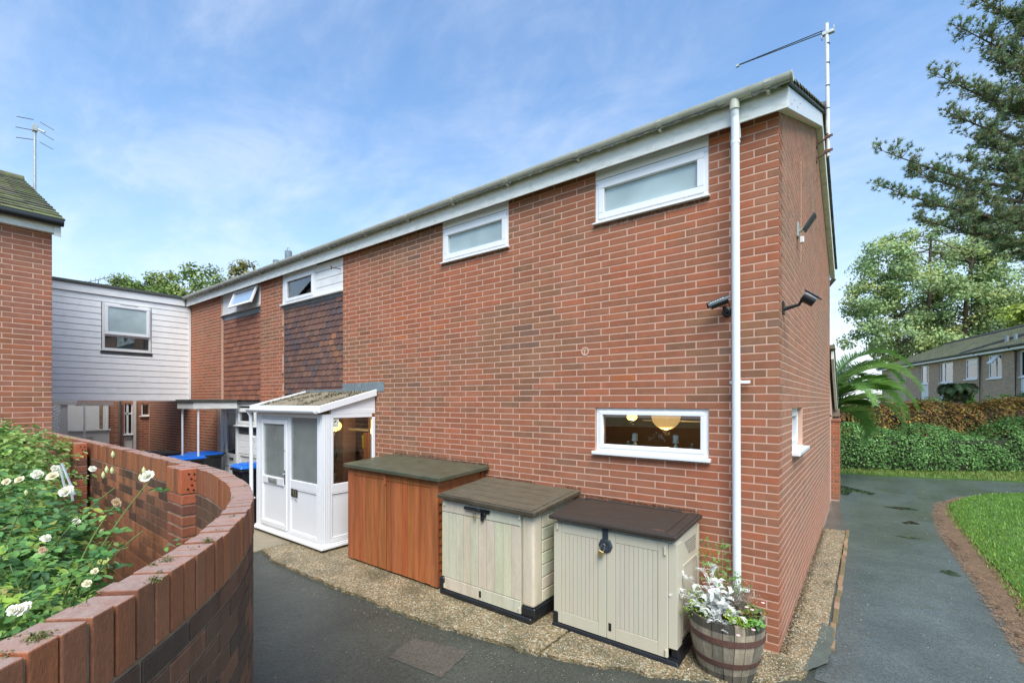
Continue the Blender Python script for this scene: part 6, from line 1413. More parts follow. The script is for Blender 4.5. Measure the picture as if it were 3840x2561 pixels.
gl_ = thing('round_leaf_plant', 'flat bright green leaf cluster at the right rim of the barrel', 'plant', (bx+.2, by-.15, .46))
sprays('g', gl_, (bx+.18, by-.12, .44), [(-.06, -.68, .50), (-.03, -.66, .49), (-.09, -.70, .49)], .045, [(.2, .42, .08), (.16, .34, .06)], 14, asp=.95, wid=.018, stem='cane')

# ================================================================ CAMERAS, FLOODLIGHT, AERIAL
def loft(m, a, b, r, n=16, sq=1.0):
    m.tube([a, b], r, n)
c1 = thing('security_camera', 'black bullet camera with a hood on the front wall beside the white downpipe', 'camera', (-.43, 0, 3.13))
part('wall_plate', 'black', c1, lambda m: m.lathe((-.43, -.001, 3.10), [(.045, 0), (.045, .012), (.03, .02), (0, .02)], 14, axis=(0, -1, 0)))
part('bracket', 'black', c1, lambda m: m.tube([(-.43, -.015, 3.10), (-.43, -.07, 3.10), (-.44, -.09, 3.15)], .018, 8))
part('barrel', 'black', c1, lambda m: m.tube([(-.41, -.09, 3.205), (-.545, -.145, 3.15)], .034, 18), smooth=True)
ax = (Vector((-.57, -.16, 3.14))-Vector((-.40, -.09, 3.21))).normalized(); up_ = Vector((0, 0, 1)); up_ = (up_-ax*up_.dot(ax)).normalized(); sd_ = ax.cross(up_)
m = M(); a0 = Vector((-.395, -.085, 3.211)); a1 = a0+ax*.195
arc = [(cos(R(t)), sin(R(t))) for t in range(-5, 186, 19)]
m.hexa([a0+sd_*(c*.044)+up_*(s_*.044) for c, s_ in arc]+[a0+sd_*(c*.040)+up_*(s_*.040) for c, s_ in reversed(arc)], [a1+sd_*(c*.044)+up_*(s_*.044) for c, s_ in arc]+[a1+sd_*(c*.040)+up_*(s_*.040) for c, s_ in reversed(arc)])
m.build('hood', 'darkgrey', c1)
m = M(); fs = -sd_ if sd_.y > 0 else sd_
for k in range(6):
    p = a0+ax*(.05+.022*k)+fs*.0405*1.0+up_*.0195; m.hexa([p, p+ax*.016, p+ax*.016+up_*.009, p+up_*.009], [p+fs*.002, p+ax*.016+fs*.002, p+ax*.016+up_*.009+fs*.002, p+up_*.009+fs*.002])
m.build('hood_lettering', 'steel', c1)
part('cable', 'black', c1, lambda m: m.tube([(-.40, -.09, 3.18), (-.385, -.07, 3.10), (-.40, -.03, 3.06)], .004, 5))
c2 = thing('security_camera', 'black bullet camera on an arm projecting from the end wall', 'camera', (0, .25, 3.13))
part('wall_plate', 'black', c2, lambda m: m.box(.0, .012, .20, .30, 3.07, 3.19), bev=.004)
part('arm', 'black', c2, lambda m: m.tube([(.012, .25, 3.12), (.13, .245, 3.145), (.15, .24, 3.18)], [.020, .014, .014], 8))
part('barrel', 'black', c2, lambda m: m.tube([(.17, .22, 3.215), (.255, .235, 3.155)], .052, 18), smooth=True)
part('face', 'darkgrey', c2, lambda m: m.tube([(.163, .219, 3.220), (.172, .2205, 3.214)], .045, 18))
part('hood', 'darkgrey', c2, lambda m: m.hexa([(.175, .18, 3.265), (.175, .27, 3.265), (.30, .277, 3.165), (.30, .187, 3.165)], [(.18, .18, 3.272), (.18, .27, 3.272), (.305, .277, 3.172), (.305, .187, 3.172)]), bev=.002)
part('cable', 'black', c2, lambda m: m.tube([(.17, .235, 3.18), (.12, .26, 3.15), (.02, .28, 3.12)], .004, 5))
fl = thing('floodlight', 'dark slim floodlight tilted outwards high on the end wall', 'light', (0, 1.35, 4.2))
part('bracket', 'steel', fl, lambda m: (m.box(.0, .02, 1.30, 1.42, 4.10, 4.26), m.tube([(.02, 1.36, 4.16), (.09, 1.34, 4.20)], .018, 8)), bev=.004)
part('sensor', 'oldwhite', fl, lambda m: m.box(.03, .07, 1.30, 1.36, 4.02, 4.09), bev=.006)
part('head', 'darkgrey', fl, lambda m: m.hexa([(.06, 1.28, 4.17), (.06, 1.42, 4.17), (.165, 1.42, 4.325), (.165, 1.28, 4.325)], [(.08, 1.28, 4.152), (.08, 1.42, 4.152), (.185, 1.42, 4.307), (.185, 1.28, 4.307)]), bev=.005)
part('cable', 'mortar', fl, lambda m: m.tube([(.004, 1.7, 3.9), (.004, 1.72, 4.6), (.004, 1.7, 5.1)], .0035, 5))
a2 = thing('tv_aerial', 'white aerial mast on the end gable with a thin twin rod pointing left', 'aerial', (.16, 3.9, 6))
QX, QY = .135, 3.88
part('mast', 'oldwhite', a2, lambda m: m.tube([(QX+.02, QY, 6.02), (QX, QY, 8.07)], .026, 12), smooth=True)
for z in (6.35, 6.75, 7.1, 7.45, 7.75): part('mast_tape', 'darkgrey', a2, lambda m: m.tube([(QX+.012, QY, z), (QX+.012, QY, z+.018)], .028, 12))
for z in (6.10, 6.32): part('wall_bracket', 'rust', a2, lambda m: (m.box(.0, .012, QY-.05, QY+.05, z-.12, z-.03), m.tube([(.01, QY-.02, z-.07), (QX+.06, QY-.02, z)], .014, 6), m.box(QX-.03, QX+.08, QY-.035, QY-.028, z-.02, z+.02)), bev=.002)
part('clamp', 'steel', a2, lambda m: (m.box(QX-.07, QX+.10, QY-.03, QY+.03, 7.90, 7.95), m.box(QX+.085, QX+.10, QY-.03, QY+.03, 7.93, 8.0), m.box(QX-.07, QX-.055, QY-.03, QY+.03, 7.85, 7.95)), bev=.004)
# the twin boom points towards the camera's left
E0 = Vector((QX-.05, QY, 7.97)); E1 = Vector((-1.12, 3.88, 7.975))
for o_ in (0, .035): part('boom', 'darkgrey', a2, lambda m: m.tube([E0+Vector((0, 0, o_-.02)), E1+Vector((0, 0, o_*.2))], .0075, 6))
for k in range(15):
    p = E0.lerp(E1, (k+.5)/15); part('element', 'steel', a2, lambda m: m.tube([p+Vector((.0, -.01, -.012)), p+Vector((.0, .01, .022*(1-k/18)))], .003, 4))
part('boom_tip', 'steel', a2, lambda m: m.box(E1.x-.03, E1.x+.02, E1.y-.02, E1.y+.02, E1.z-.02, E1.z+.015))

# ================================================================ PIER AND FENCE BEHIND THE HOUSE
pi_ = thing('brick_pier', 'tall red brick pier at the far end of the end wall beside the path', 'pier', (.0, 8.4, 0))
FPI = F(.13, 8.3, pi)
m = M(); m.box(-.38, .125, 8.31, 8.6, -.1, 1.79); m.build('core', 'mortar', pi_)
FPR = F(.135, 8.3, -pi/2)
lay_bricks(brick_field(FPI, 0, .5, 0, 1.79, [], (.22, .11), 41, bl=.235)+brick_field(FPR, -.30, 0, 0, 1.79, [], (-.1, -.2), 42, bl=.235), pi_, nmax=120)
part('cap', 'brick', pi_, lambda m: (setattr(m, 'cur', (.3, .13, .08)), m.box(-.40, .15, 8.28, 8.63, 1.79, 1.85)), bev=.008)
wf = thing('timber_fence', 'grey weathered timber fence panel standing behind the brick pier', 'fence', (-2, 8.9, 0))
for k in range(24): part('board', 'woodfence', wf, lambda m: m.box(-3.0+k*.13, -3.0+k*.13+.122, 8.85, 8.87, 0, 2.08+random.gauss(0, .008)))
part('rail', 'woodfence', wf, lambda m: (m.box(-3, .12, 8.80, 8.849, 1.9, 1.98), m.box(-3, .12, 8.80, 8.849, .4, .48)))

# ================================================================ HEDGES, PALM, TREES
def hedge(root, pts, h, w, n, size, cols, part_name='foliage', zb=0, rough=.42, mat='leaffar', core=(.02, .035, .012)):
    """pts: list of (x, y) front line; foliage shell with clumps"""
    P = [np.array(p) for p in pts]; d = np.r_[0, np.cumsum([np.linalg.norm(P[i+1]-P[i]) for i in range(len(P)-1)])]
    X = np.array(pts); s = rng.uniform(0, d[-1], n); x = np.interp(s, d, X[:, 0]); y = np.interp(s, d, X[:, 1])
    t = rng.uniform(0, 1, n); tx = np.interp(s+.01, d, X[:, 0])-np.interp(s-.01, d, X[:, 0]); ty = np.interp(s+.01, d, X[:, 1])-np.interp(s-.01, d, X[:, 1])
    L_ = np.hypot(tx, ty); nx, ny = -ty/L_, tx/L_            # pointing away from the path
    a = t*pi*.62; hh_ = h*(1+np.array([vnoise(q*.55, 3.3, 1.1) for q in s])*rough*1.6)
    cl = np.array([vnoise(q*1.7, tt*2.2, 7.7) for q, tt in zip(s, t)])
    dd = w*.5*(1-np.cos(a*1.25))-cl*.22+rng.normal(size=n)*.05; zz = zb+hh_*np.sin(np.minimum(a, pi/2))**.8+cl*.10+rng.normal(size=n)*.04
    back = t > .82; dd[back] = w*rng.uniform(.4, 1, back.sum()); zz[back] = zb+hh_[back]*rng.uniform(.93, 1.06, back.sum())
    pos = np.c_[x+nx*dd, y+ny*dd, np.maximum(zz, zb)]
    nor = np.c_[-nx*np.cos(a), -ny*np.cos(a), .35+np.sin(a)]+rng.normal(size=(n, 3))*.55
    tn = tints(n, cols, .18)*(1+cl[:, None]*.3)
    o = leafcloud(part_name, pos, nor, size*rng.uniform(.6, 1.3, n), np.clip(tn, .005, 1), mat, root, asp=.62, kind='stuff')
    m = M(); m.cur = core
    for i in range(len(P)-1):
        a_, b_ = P[i], P[i+1]; dr = (b_-a_)/np.linalg.norm(b_-a_); nn = np.array([-dr[1], dr[0]]); q = [a_+nn*.18, b_+nn*.18, b_+nn*(w), a_+nn*(w)]
        m.hexa([(v[0], v[1], zb) for v in q], [(v[0]+(nn[0]*.12 if k < 2 else 0), v[1]+(nn[1]*.12 if k < 2 else 0), zb+h*.80) for k, v in enumerate(q)])
    m.build('inner_branches', 'leafcore', root); return o
MT['leafcore'] = material('hedge_inner_twigs', (.028, .035, .014), .95, .4, 6, bump=1, bs=20)
hg = thing('green_hedge', 'low bushy dark green hedge along the far side of the path', 'hedge', (2, 14.6, 0))
hedge(hg, [(-3.5, 13.3), (-.1, 14.25), (2.2, 15.3), (4.8, 17.2), (9, 20.5), (14, 24)], 1.22, 1.5, 46000, .075, [(.11, .24, .06), (.16, .32, .08), (.08, .17, .045), (.21, .38, .12), (.06, .13, .035)])
bh2 = thing('autumn_hedge', 'brown and yellow autumn hedge growing over a fence behind the green hedge', 'hedge', (2, 16.6, 0))
hedge(bh2, [(-3.5, 15.0), (0, 16.0), (2.4, 17.2), (5, 19.2), (9, 22.4), (14, 26)], 2.12, .8, 40000, .085, [(.30, .14, .05), (.42, .24, .06), (.22, .12, .05), (.48, .36, .06), (.17, .13, .05), (.16, .18, .045), (.35, .18, .08)], rough=.10)
P_ = np.array([(-3.5, 15.9), (0, 16.9), (2.4, 18.1), (5, 20.1), (9, 23.3), (14, 27)])
gf = thing('garden_fence', 'weathered timber fence behind the autumn hedge', 'fence', (2, 17.6, 0)); 
dd_ = np.r_[0, np.cumsum(np.linalg.norm(np.diff(P_, axis=0), axis=1))]
for i in range(int(dd_[-1]/.16)):
    s = i*.16; x, y = np.interp(s, dd_, P_[:, 0]), np.interp(s, dd_, P_[:, 1]); k = min(np.searchsorted(dd_, s, 'right'), len(P_)-1); dr = (P_[k]-P_[k-1]); an = math.atan2(dr[1], dr[0])
    fr = F(x, y, an); h = 2.06+random.gauss(0, .015); part('board', 'woodfence', gf, lambda m: m.box(0, .152, 0, .02, 0, h, fr))
# palm in the garden behind the house
def palm(name, lab, c, fronds, L_, cols, trunk_h, r=.12, droop=1.0, leaf=.34, w=.018, dead=0):
    root = thing(name, lab, 'palm', (c[0], c[1], 0)); c = Vector(c)
    part('trunk', 'bark', root, lambda m: m.tube([(c.x, c.y, 0), (c.x, c.y, c.z*.5), c], [r*1.1, r, r*1.1], 12))
    for (az, el, ln) in fronds:
        d = Vector((cos(az), sin(az), 0)); n = 26; pts = []; p = c.copy(); e = el; st = ln/n
        for i in range(n+1):
            pts.append(p.copy()); p = p+(d*cos(e)+Vector((0, 0, 1))*sin(e))*st; e -= droop*(.035+.075*(i/n))
        V = []; Fc = []; T = []; col = np.array(random.choice(cols))
        side = d.cross(Vector((0, 0, 1)))
        for i in range(3, n*4+1):
            t = i/(4*n+1); k = min(int(t*n), n-1); q = pts[k].lerp(pts[k+1], t*n-k); ax = (pts[k+1]-pts[k]).normalized(); up_ = side.cross(ax).normalized()
            if up_.z < 0: up_ = -up_
            ll = leaf*(.35+1.0*sin(min(1, t*1.15+.08)*pi)**.7)*(.9 if t < .9 else .7)
            for sg in (-1, 1):
                out = (side*sg*.85+ax*.55+up_*random.uniform(.05, .35)).normalized(); tip = q+out*ll-Vector((0, 0, 1))*ll*.12*random.uniform(.6, 1.3); mid_ = q+out*ll*.5
                wv = ax*w*.5; i0 = len(V); V += [q-wv, q+wv, mid_+wv*1.1, tip, mid_-wv*1.1]; Fc.append((i0, i0+1, i0+2, i0+3, i0+4)); T += [col*random.uniform(.75, 1.25)]*5
        fcs = np.array(Fc); o = raw_mesh('frond', np.array([tuple(v) for v in V]), fcs, np.clip(np.array(T), 0, 1), 'leaf', root)
        m = M(); m.tube(pts, list(np.linspace(.016, .004, len(pts))), 5); m.build('frond_stalk', 'cane', o)
    return root
PG = [(.17, .34, .08), (.21, .40, .09), (.14, .27, .06), (.27, .44, .13)]
pa = palm('palm_tree', 'green feathery palm leaning out past the end of the brick house', (-.45, 11.0, 1.9), [(.50, 1.45, 3.5), (.38, .7, 2.7), (.75, 1.05, 3.2), (.45, 1.2, 3.4), (.65, 1.3, 3.3), (.25, 1.0, 2.9), (.55, .9, 3.0), (.9, .6, 2.5), (.62, .35, 2.0), (1.5, 1.2, 2.6), (2.4, 1.1, 2.5), (3.4, 1.1, 2.4), (4.4, 1.0, 2.4), (5.5, 1.1, 2.3), (.6, 1.5, 2.2)], 2.5, PG, 1.65, droop=1.35, leaf=.60, w=.028)
pb = palm('cabbage_palm', 'small dark trunked palm with drooping leaves right of the feathery palm', (3.35, 19.4, 2.75), [(a*.52+.1, .75-.12*(a % 3), .8) for a in range(12)]+[(a*.7, -.3, .7) for a in range(8)], 1, [(.10, .17, .06), (.16, .15, .06), (.08, .11, .045)], 2.3, r=.14, droop=1.6, leaf=.24, w=.03)
def spiky(name, lab, c, n, L_, rr):
    root = thing(name, lab, 'palm', (c[0], c[1], 0)); c = Vector(c); part('trunk', 'bark', root, lambda m: m.tube([(c.x, c.y, 0), c], [.09, .07], 10))
    m = M()
    for k in range(n):
        d = Vector((random.gauss(0, 1), random.gauss(0, 1), random.gauss(.1, .6))).normalized(); s_ = d.cross(Vector((0, 0, 1))).normalized()*.012; m.cur = random.choice([(.25, .24, .12), (.16, .2, .08), (.3, .22, .12)]); b = c+Vector((0, 0, random.uniform(-.1, .1))); t = b+d*L_*random.uniform(.7, 1); m.add([b-s_, b+s_, t], [(0, 1, 2)])
    m.build('leaves', 'leaf', root)
spiky('spiky_palm', 'topmost tuft of spiky leaves peeping past the end wall below the roof', (-.42, 8.9, 5.32), 60, .55, .3); spiky('spiky_palm', 'lower tuft of spiky leaves peeping past the end wall below the topmost tuft', (-.40, 8.75, 4.68), 60, .48, .3)
part('broken_stalk', 'bark', bpy.data.objects['spiky_palm'], lambda m: m.tube([(-.3, 8.7, 4.75), (.02, 8.55, 5.15)], [.03, .05], 6))

def tree(name, lab, cat, base_, trunks, blobs, n, size, cols, group=None, sub=9, shell=.55, limbs=40, mat='leaffar', gap=.3, tr=.3, csize=.9, asp=.7):
    root = thing(name, lab, cat, base_, group); B = np.array([b[:3] for b in blobs]); Rr = np.array([b[3:] if len(b) > 4 else (b[3],)*3 for b in blobs], dtype=float)
    for k, tp in enumerate(trunks):
        m = M(); m.tube(tp, list(np.linspace(tr, tr*.25, len(tp))), 8); m.build('trunk', 'bark', root, smooth=True)
    vol = Rr.prod(axis=1)**.8; vol /= vol.sum(); nc = n//60
    ci = rng.choice(len(B), nc, p=vol); v = rng.normal(size=(nc, 3)); v /= np.linalg.norm(v, axis=1, keepdims=True)
    rr = rng.uniform(shell**3, 1, nc)**(1/3); C = B[ci]+v*rr[:, None]*Rr[ci]
    keep = np.array([vnoise(*(c*.33)) > -.35+gap*.4*0-.0 for c in C]); C = C[keep]; v = v[keep]; ci = ci[keep]
    m = M()
    for k in range(min(limbs, len(C))):
        c = Vector(C[k]); tp = random.choice(trunks); zt = [Vector(p) for p in tp]; cand = [p for p in zt if p.z < c.z] or [zt[0]]; s_ = cand[-1]
        mid_ = s_.lerp(c, .5)+Vector((0, 0, .1*(c-s_).length)); r0 = tr*.22
        m.tube([s_, mid_, c], [r0, r0*.6, r0*.2], 5)
    m.build('branches', 'bark', root)
    per = 60; cr = csize*rng.uniform(.6, 1.3, len(C)); cc = tints(len(C), cols, .14)
    off = rng.normal(size=(len(C), per, 3)); off /= np.linalg.norm(off, axis=2, keepdims=True); off *= (rng.uniform(.05, 1, (len(C), per, 1))**.5); off[..., 2] *= .7
    pos = (C[:, None]+off*cr[:, None, None]).reshape(-1, 3); nor = (off+v[:, None]*.5+rng.normal(size=off.shape)*.5+np.array([0, 0, .3])).reshape(-1, 3)
    tt = np.repeat(cc, per, axis=0)*(1+rng.normal(size=(len(pos), 1))*.12)
    leafcloud('crown', pos, nor, size*rng.uniform(.6, 1.3, len(pos)), np.clip(tt, .005, 1), mat, root, asp=asp, kind='stuff'); return root
def tr_path(x, y, h, lean=(0, 0), n=6): return [(x+lean[0]*(i/n)**1.5+random.gauss(0, .05), y+lean[1]*(i/n)**1.5, h*i/n) for i in range(n+1)]
PAL_T = [(.27, .38, .16), (.32, .44, .19), (.21, .32, .14), (.37, .47, .19), (.42, .48, .17)]  # poplar leaf colours paled, distance haze put into the tint
tree('poplar_tree', 'tall broad haze-paled green poplar beyond the path behind the palm', 'tree', (5.5, 55, 0),
     [tr_path(5.2, 55, 18.5, (.4, .3)), tr_path(7.6, 56.4, 18.5, (1.2, .8)), tr_path(3.4, 54, 15.5, (-1, -.6)), tr_path(9.4, 57.8, 18, (1, .8))],
     [(2.2, 53.0, 15.8, 2.5, 2.5, 2.4), (4.3, 54.6, 17.8, 2.1, 2.1, 1.9), (6.2, 56, 18.3, 1.7, 1.7, 2.4), (8.3, 57.6, 15.5, 2.6, 2.6, 2.6), (10.4, 59.2, 17.3, 2.3, 2.3, 2.8), (1.0, 52.0, 12.2, 2.2, 2.2, 2.2), (4.5, 54.6, 12.5, 3.3, 3.3, 3.2), (.8, 51.8, 8.6, 2.2, 2.2, 1.5), (3.4, 53.8, 8.4, 3.0, 3.0, 2.6), (7.5, 57, 11.0, 3.4, 3.4, 3.3), (11.2, 59.6, 12.3, 3.0, 3.0, 3.2), (6, 56, 6.6, 3.6, 3.6, 2.4), (10.5, 59.3, 8, 3.2, 3.2, 3)],
     60000, .27, PAL_T, limbs=90, tr=.34, csize=1.0, gap=.3)
YG = [(.36, .45, .10), (.46, .52, .12), (.28, .38, .09), (.22, .30, .09)]
tree('lime_tree', 'yellow green tree behind the far roof at the right edge', 'tree', (13.5, 52, 0), [tr_path(13.5, 52, 11, (.3, .3))],
     [(11.5, 50.5, 8.7, 2.3, 2.3, 2.0), (13.6, 52, 11.0, 2.6, 2.6, 2.8), (15.8, 54, 10, 3, 3, 3), (12.8, 51.4, 6.6, 2.6, 2.6, 2), (16, 54, 13.5, 2.2, 2.2, 2)], 16000, .30, YG, limbs=40, tr=.3, csize=.9)
tree('garden_shrub', 'leafy shrub in front of the second far window', 'shrub', (4.35, 28.3, 0), [tr_path(4.35, 28.3, 2.2)], [(4.3, 28.2, 2.5, .55, .5, .6), (4.75, 28.6, 2.0, .5, .5, .6), (3.9, 28.0, 1.9, .45, .45, .5)], 3600, .16, [(.10, .2, .05), (.15, .27, .08), (.07, .14, .04)], limbs=14, tr=.05, csize=.3)
tree('garden_shrub', 'leafy shrub below the leftmost far window beside the cabbage palm', 'shrub', (3.25, 27.4, 0), [tr_path(3.25, 27.4, 1.9)], [(3.2, 27.3, 2.0, .5, .5, .45), (3.6, 27.7, 1.75, .5, .4, .4)], 2400, .15, [(.08, .17, .05), (.12, .23, .07)], limbs=12, tr=.05, csize=.3)
tree('garden_shrub', 'rounded green shrub under the open far window', 'shrub', (6.0, 28.4, 0), [tr_path(6.0, 28.4, 1.7)], [(5.7, 28.2, 1.9, .7, .6, .5), (6.6, 29.2, 2.0, .7, .6, .6), (7.2, 29.6, 2.0, .6, .6, .7)], 3600, .13, [(.10, .2, .04), (.16, .24, .06)], limbs=12, tr=.05, csize=.35)
LT = [(.16, .24, .06), (.20, .28, .07), (.12, .19, .05), (.25, .30, .09)]
for lab, (x, y, z), bl in (('round headed green tree above the left end of the white link roof', (-43.5, 5.6, 0), [(-43.8, 5.4, 10.3, 1.4, 1.4, 1.3), (-43.0, 6.2, 9.4, 1.6, 1.6, 1.5)]),
                ('broad green tree above the middle of the white link roof', (-41.2, 7.6, 0), [(-41.8, 7.2, 10.7, 1.3, 1.3, 1.4), (-40.6, 8.0, 10.4, 1.5, 1.5, 1.4), (-41.0, 7.6, 9.0, 2.4, 2.2, 2.0)]),
                ('taller green tree just left of the gutter end behind the link roof', (-38.6, 9.4, 0), [(-39.3, 8.9, 11.0, 1.4, 1.4, 1.6), (-38.2, 9.7, 10.3, 1.6, 1.6, 1.5), (-38.8, 9.3, 8.8, 2.2, 2.2, 2.0)])):
    tree('green_tree', lab, 'tree', (x, y, z), [tr_path(x, y, 9)], bl, 9000, .22, LT, group='trees behind the link roof', limbs=30, tr=.22, csize=.62)
tree('autumn_tree', 'thin yellowing tree showing above the gutter right of the link roof', 'tree', (-36.6, 11.0, 0), [tr_path(-36.6, 11, 10.5)], [(-37.2, 10.4, 11.0, 1.0, 1.0, 1.3), (-36.4, 11.1, 11.6, 1.2, 1.2, 1.3), (-35.7, 11.6, 11.2, .9, .9, 1.2), (-36.4, 11, 9.6, 1.8, 1.8, 1.6)], 6500, .20, [(.24, .23, .07), (.30, .27, .08), (.18, .2, .06)], limbs=60, tr=.2, csize=.55)
# pine at the right edge
pine = thing('pine_tree', 'large dark pine reaching its branches in from the upper right edge', 'pine', (6.6, 16.4, 0))
TX, TY = 6.35, 17.1
part('trunk', 'bark', pine, lambda m: m.tube([(TX+.15, TY, 0), (TX, TY, 5), (TX+.1, TY, 10), (TX, TY, 17)], [.42, .36, .28, .12], 12), smooth=True)
BRA = [((.99, 13.12, 9.80), 8.4, .9), ((.99, 13.10, 8.72), 7.5, 1.0), ((1.9, 13.8, 7.75), 7.0, .9), ((2.3, 14.1, 12.1), 10.3, .8), ((2.56, 14.3, 10.95), 9.6, .9), ((2.85, 14.5, 13.5), 11.8, .8), ((3.3, 14.9, 14.4), 12.8, .8), ((3.3, 14.9, 7.30), 6.8, .7), ((1.7, 13.7, 9.2), 8.0, .8), ((2.4, 14.2, 8.2), 7.4, .9), ((3.6, 15.1, 12.6), 11.2, .9), ((3.4, 15.0, 11.6), 10.2, .9), ((3.2, 14.9, 10.2), 9.0, 1.0), ((3.0, 14.7, 9.6), 8.6, .9), ((4.0, 15.4, 15.4), 13.8, .8), ((4.4, 15.7, 6.6), 6.4, .5), ((4.2, 15.6, 13.8), 12.4, .9), ((4.6, 15.9, 10.9), 9.6, 1.0), ((4.7, 16.0, 12.2), 11.0, 1.0), ((4.8, 16.0, 8.6), 8.0, .9),
       ((8.5, 14, 9), 8, .9), ((9, 17, 11), 10, .9), ((8, 20, 9), 8, .9), ((5, 20, 11), 10, .9), ((7, 14.2, 12), 11, .9), ((8, 19, 14), 13, .8), ((6, 19.5, 14), 13, .8), ((6.5, 15.5, 16), 15, .8)]
NP = []; ND = []; NSZ = []; tm = M()
for bi, (tip, z0, dens) in enumerate(BRA):
    a = Vector((TX, TY, z0)); b = Vector(tip); ln = (b-a).length; sag = Vector((0, 0, -.10*ln)); m_ = (a+b)/2+sag
    pts = [(a.lerp(m_, t)).lerp(m_.lerp(b, t), t) for t in np.linspace(0, 1, 24)]; tm.tube(pts, list(np.linspace(.085, .008, 24)), 6)
    for i in range(7, 24):
        for q in range(3 if i > 9 else 2):
            p = pts[i]; ax = (pts[min(i+1, 23)]-pts[i-1]).normalized(); tt = i/23
            sl_ = (1.25*(1-tt)+.32)*random.uniform(.5, 1.0)
            d = (ax*random.uniform(.4, 1.1)+Vector((random.gauss(0, .75), random.gauss(0, .75), random.gauss(.12, .38)))).normalized(); e = p+d*sl_; mm_ = (p+e)/2-Vector((0, 0, .06*sl_))
            sp2 = [p, mm_, e]; tm.tube(sp2, [.016, .010, .004], 4)
            nt = int(sl_*21*dens)+3
            for _ in range(nt):
                t = random.uniform(.25, 1.02); c = (p.lerp(mm_, t)).lerp(mm_.lerp(e, t), t); tw = Vector((random.gauss(0, .06), random.gauss(0, .06), random.gauss(.03, .05))); NP.append(c+tw); ND.append((d*.5+tw*6+Vector((0, 0, .45))).normalized()); NSZ.append(random.uniform(.7, 1.2))
tm.build('branches', 'bark', pine)
NP = np.array([tuple(p) for p in NP]); ND = np.array([tuple(p) for p in ND]); NSZ = np.array(NSZ); K = 16
dirs = rng.normal(size=(len(NP), K, 3))*.62+ND[:, None]; dirs /= np.linalg.norm(dirs, axis=2, keepdims=True); ll = (.13*NSZ)[:, None, None]*rng.uniform(.7, 1.15, (len(NP), K, 1))
side = np.cross(dirs, rng.normal(size=dirs.shape)); side /= np.linalg.norm(side, axis=2, keepdims=True); w_ = .0085
b0 = NP[:, None]+dirs*ll*.05; V = np.stack([b0-side*w_, b0+side*w_, NP[:, None]+dirs*ll], 2).reshape(-1, 3); tt = np.repeat(tints(len(NP), [(.17, .26, .12), (.21, .30, .13), (.27, .33, .16), (.13, .20, .10), (.27, .25, .13)], .15), K*3, axis=0)
raw_mesh('needles', V, np.arange(len(V)).reshape(-1, 3), np.clip(tt, .004, 1), 'needle', pine)['kind'] = 'stuff'

# ================================================================ FAR ROW OF HOUSES
fa = math.atan2(41.1-29.9, 3.75-7.0)
A_ = (7.0, 29.9)
class FR(F):
    def __init__(s): s.o = A_; s.D = (-.2787, .9604); s.a = math.atan2(s.D[1], s.D[0]); s.Nn = (-.9604, -.2787)
FW = FR(); FW.Nn = (-FW.D[1], FW.D[0])
row = thing('far_house_row', 'long brown brick house row with mossy roof at the right beyond the hedge', 'house', FW.p(4, 0, 0))
HF = [(.10-1.2, .40, 2.0, 4.88), (1.82, 3.06, 3.55, 4.86), (4.15, 5.42, 3.60, 4.86), (6.93, 8.72, 2.0, 4.88), (10.28, 11.6, 2.0, 4.88)]
m = M(); wall_panels(m, FW, -8, 19, 0, 5.08, HF, -.25, -.004); m.build('wall', 'brownmortar', row) if 'brownmortar' in MT else (MT.__setitem__('brownmortar', material('brown_mortar', (.50, .39, .30), .95, .1, 6)), m.build('wall', 'brownmortar', row))
lay_bricks(brick_field(FW, -6, 14, 1.5, 5.06, HF, (.1, .21), 51, tintf=lambda s, z, q: random.choice([(.42, .30, .215), (.46, .32, .22), (.36, .265, .20), (.43, .29, .205)]), bl=.225), row, mat='brownbrick', nmax=300)
part('fascia', 'farwhite', row, lambda m: m.box(-8, 12.0, .0+.30, .33, 4.93, 5.10, FW)); part('fascia', 'farwhite', row, lambda m: m.box(12.01, 19, .30, .33, 4.93, 5.10, FW))
part('soffit', 'farwhite', row, lambda m: m.box(-8, 19, .0, .299, 5.05, 5.08, FW))
part('gutter', 'black', row, lambda m: m.tube([FW.p(-8, .39, 5.12), FW.p(19, .39, 5.12)], .07, 8))
def shp(p0, p1): return [FW.p(a, d, z) for a, d, z in (p0, p1)]
m = M(); q0 = [FW.p(-8, .42, 5.12), FW.p(19, .42, 5.12), FW.p(19, -4.6, 7.15), FW.p(-8, -4.6, 7.15)]; m.hexa([Vector(v)-Vector((0, 0, .05)) for v in q0], [Vector(v) for v in q0]); rr_ = m.build('roof', 'slate', row)
tile_rows('roof_tiles', FW.p(19, .45, 5.10), FW.p(-8, .45, 5.10), Vector(FW.p(0, -4.6, 7.15))-Vector(FW.p(0, .42, 5.12)), 5.45, 17, rr_, lambda: random.choice([(.15, .16, .085), (.19, .19, .10), (.13, .13, .10), (.20, .20, .13)]), wave=.03, pitch=.3)
part('ridge_tiles', 'slate', rr_, lambda m: m.tube([FW.p(19, -4.6, 7.22), FW.p(-8, -4.6, 7.22)], .1, 8))
for a in (2.2, 2.95): part('roof_vent', 'lead', row, lambda m: m.tube([FW.p(a, -.75, 5.5), FW.p(a, -.75, 5.95)], .09, 8))
part('verge_upstand', 'felt2', row, lambda m: m.hexa([FW.p(5.0, .40, 5.16), FW.p(5.2, .40, 5.16), FW.p(-1.6, -4.5, 7.16), FW.p(-1.8, -4.5, 7.16)], [FW.p(5.0, .40, 5.26), FW.p(5.2, .40, 5.26), FW.p(-1.6, -4.5, 7.46), FW.p(-1.8, -4.5, 7.46)]))
window(FW, 1.83, 3.05, 3.56, 4.85, row, d=-.02, fw=.08, sash=False, pane='glassdark', bars=(('v', 2.38),), sill=(.1, .08, .07), mat='farwhite', th=.1)
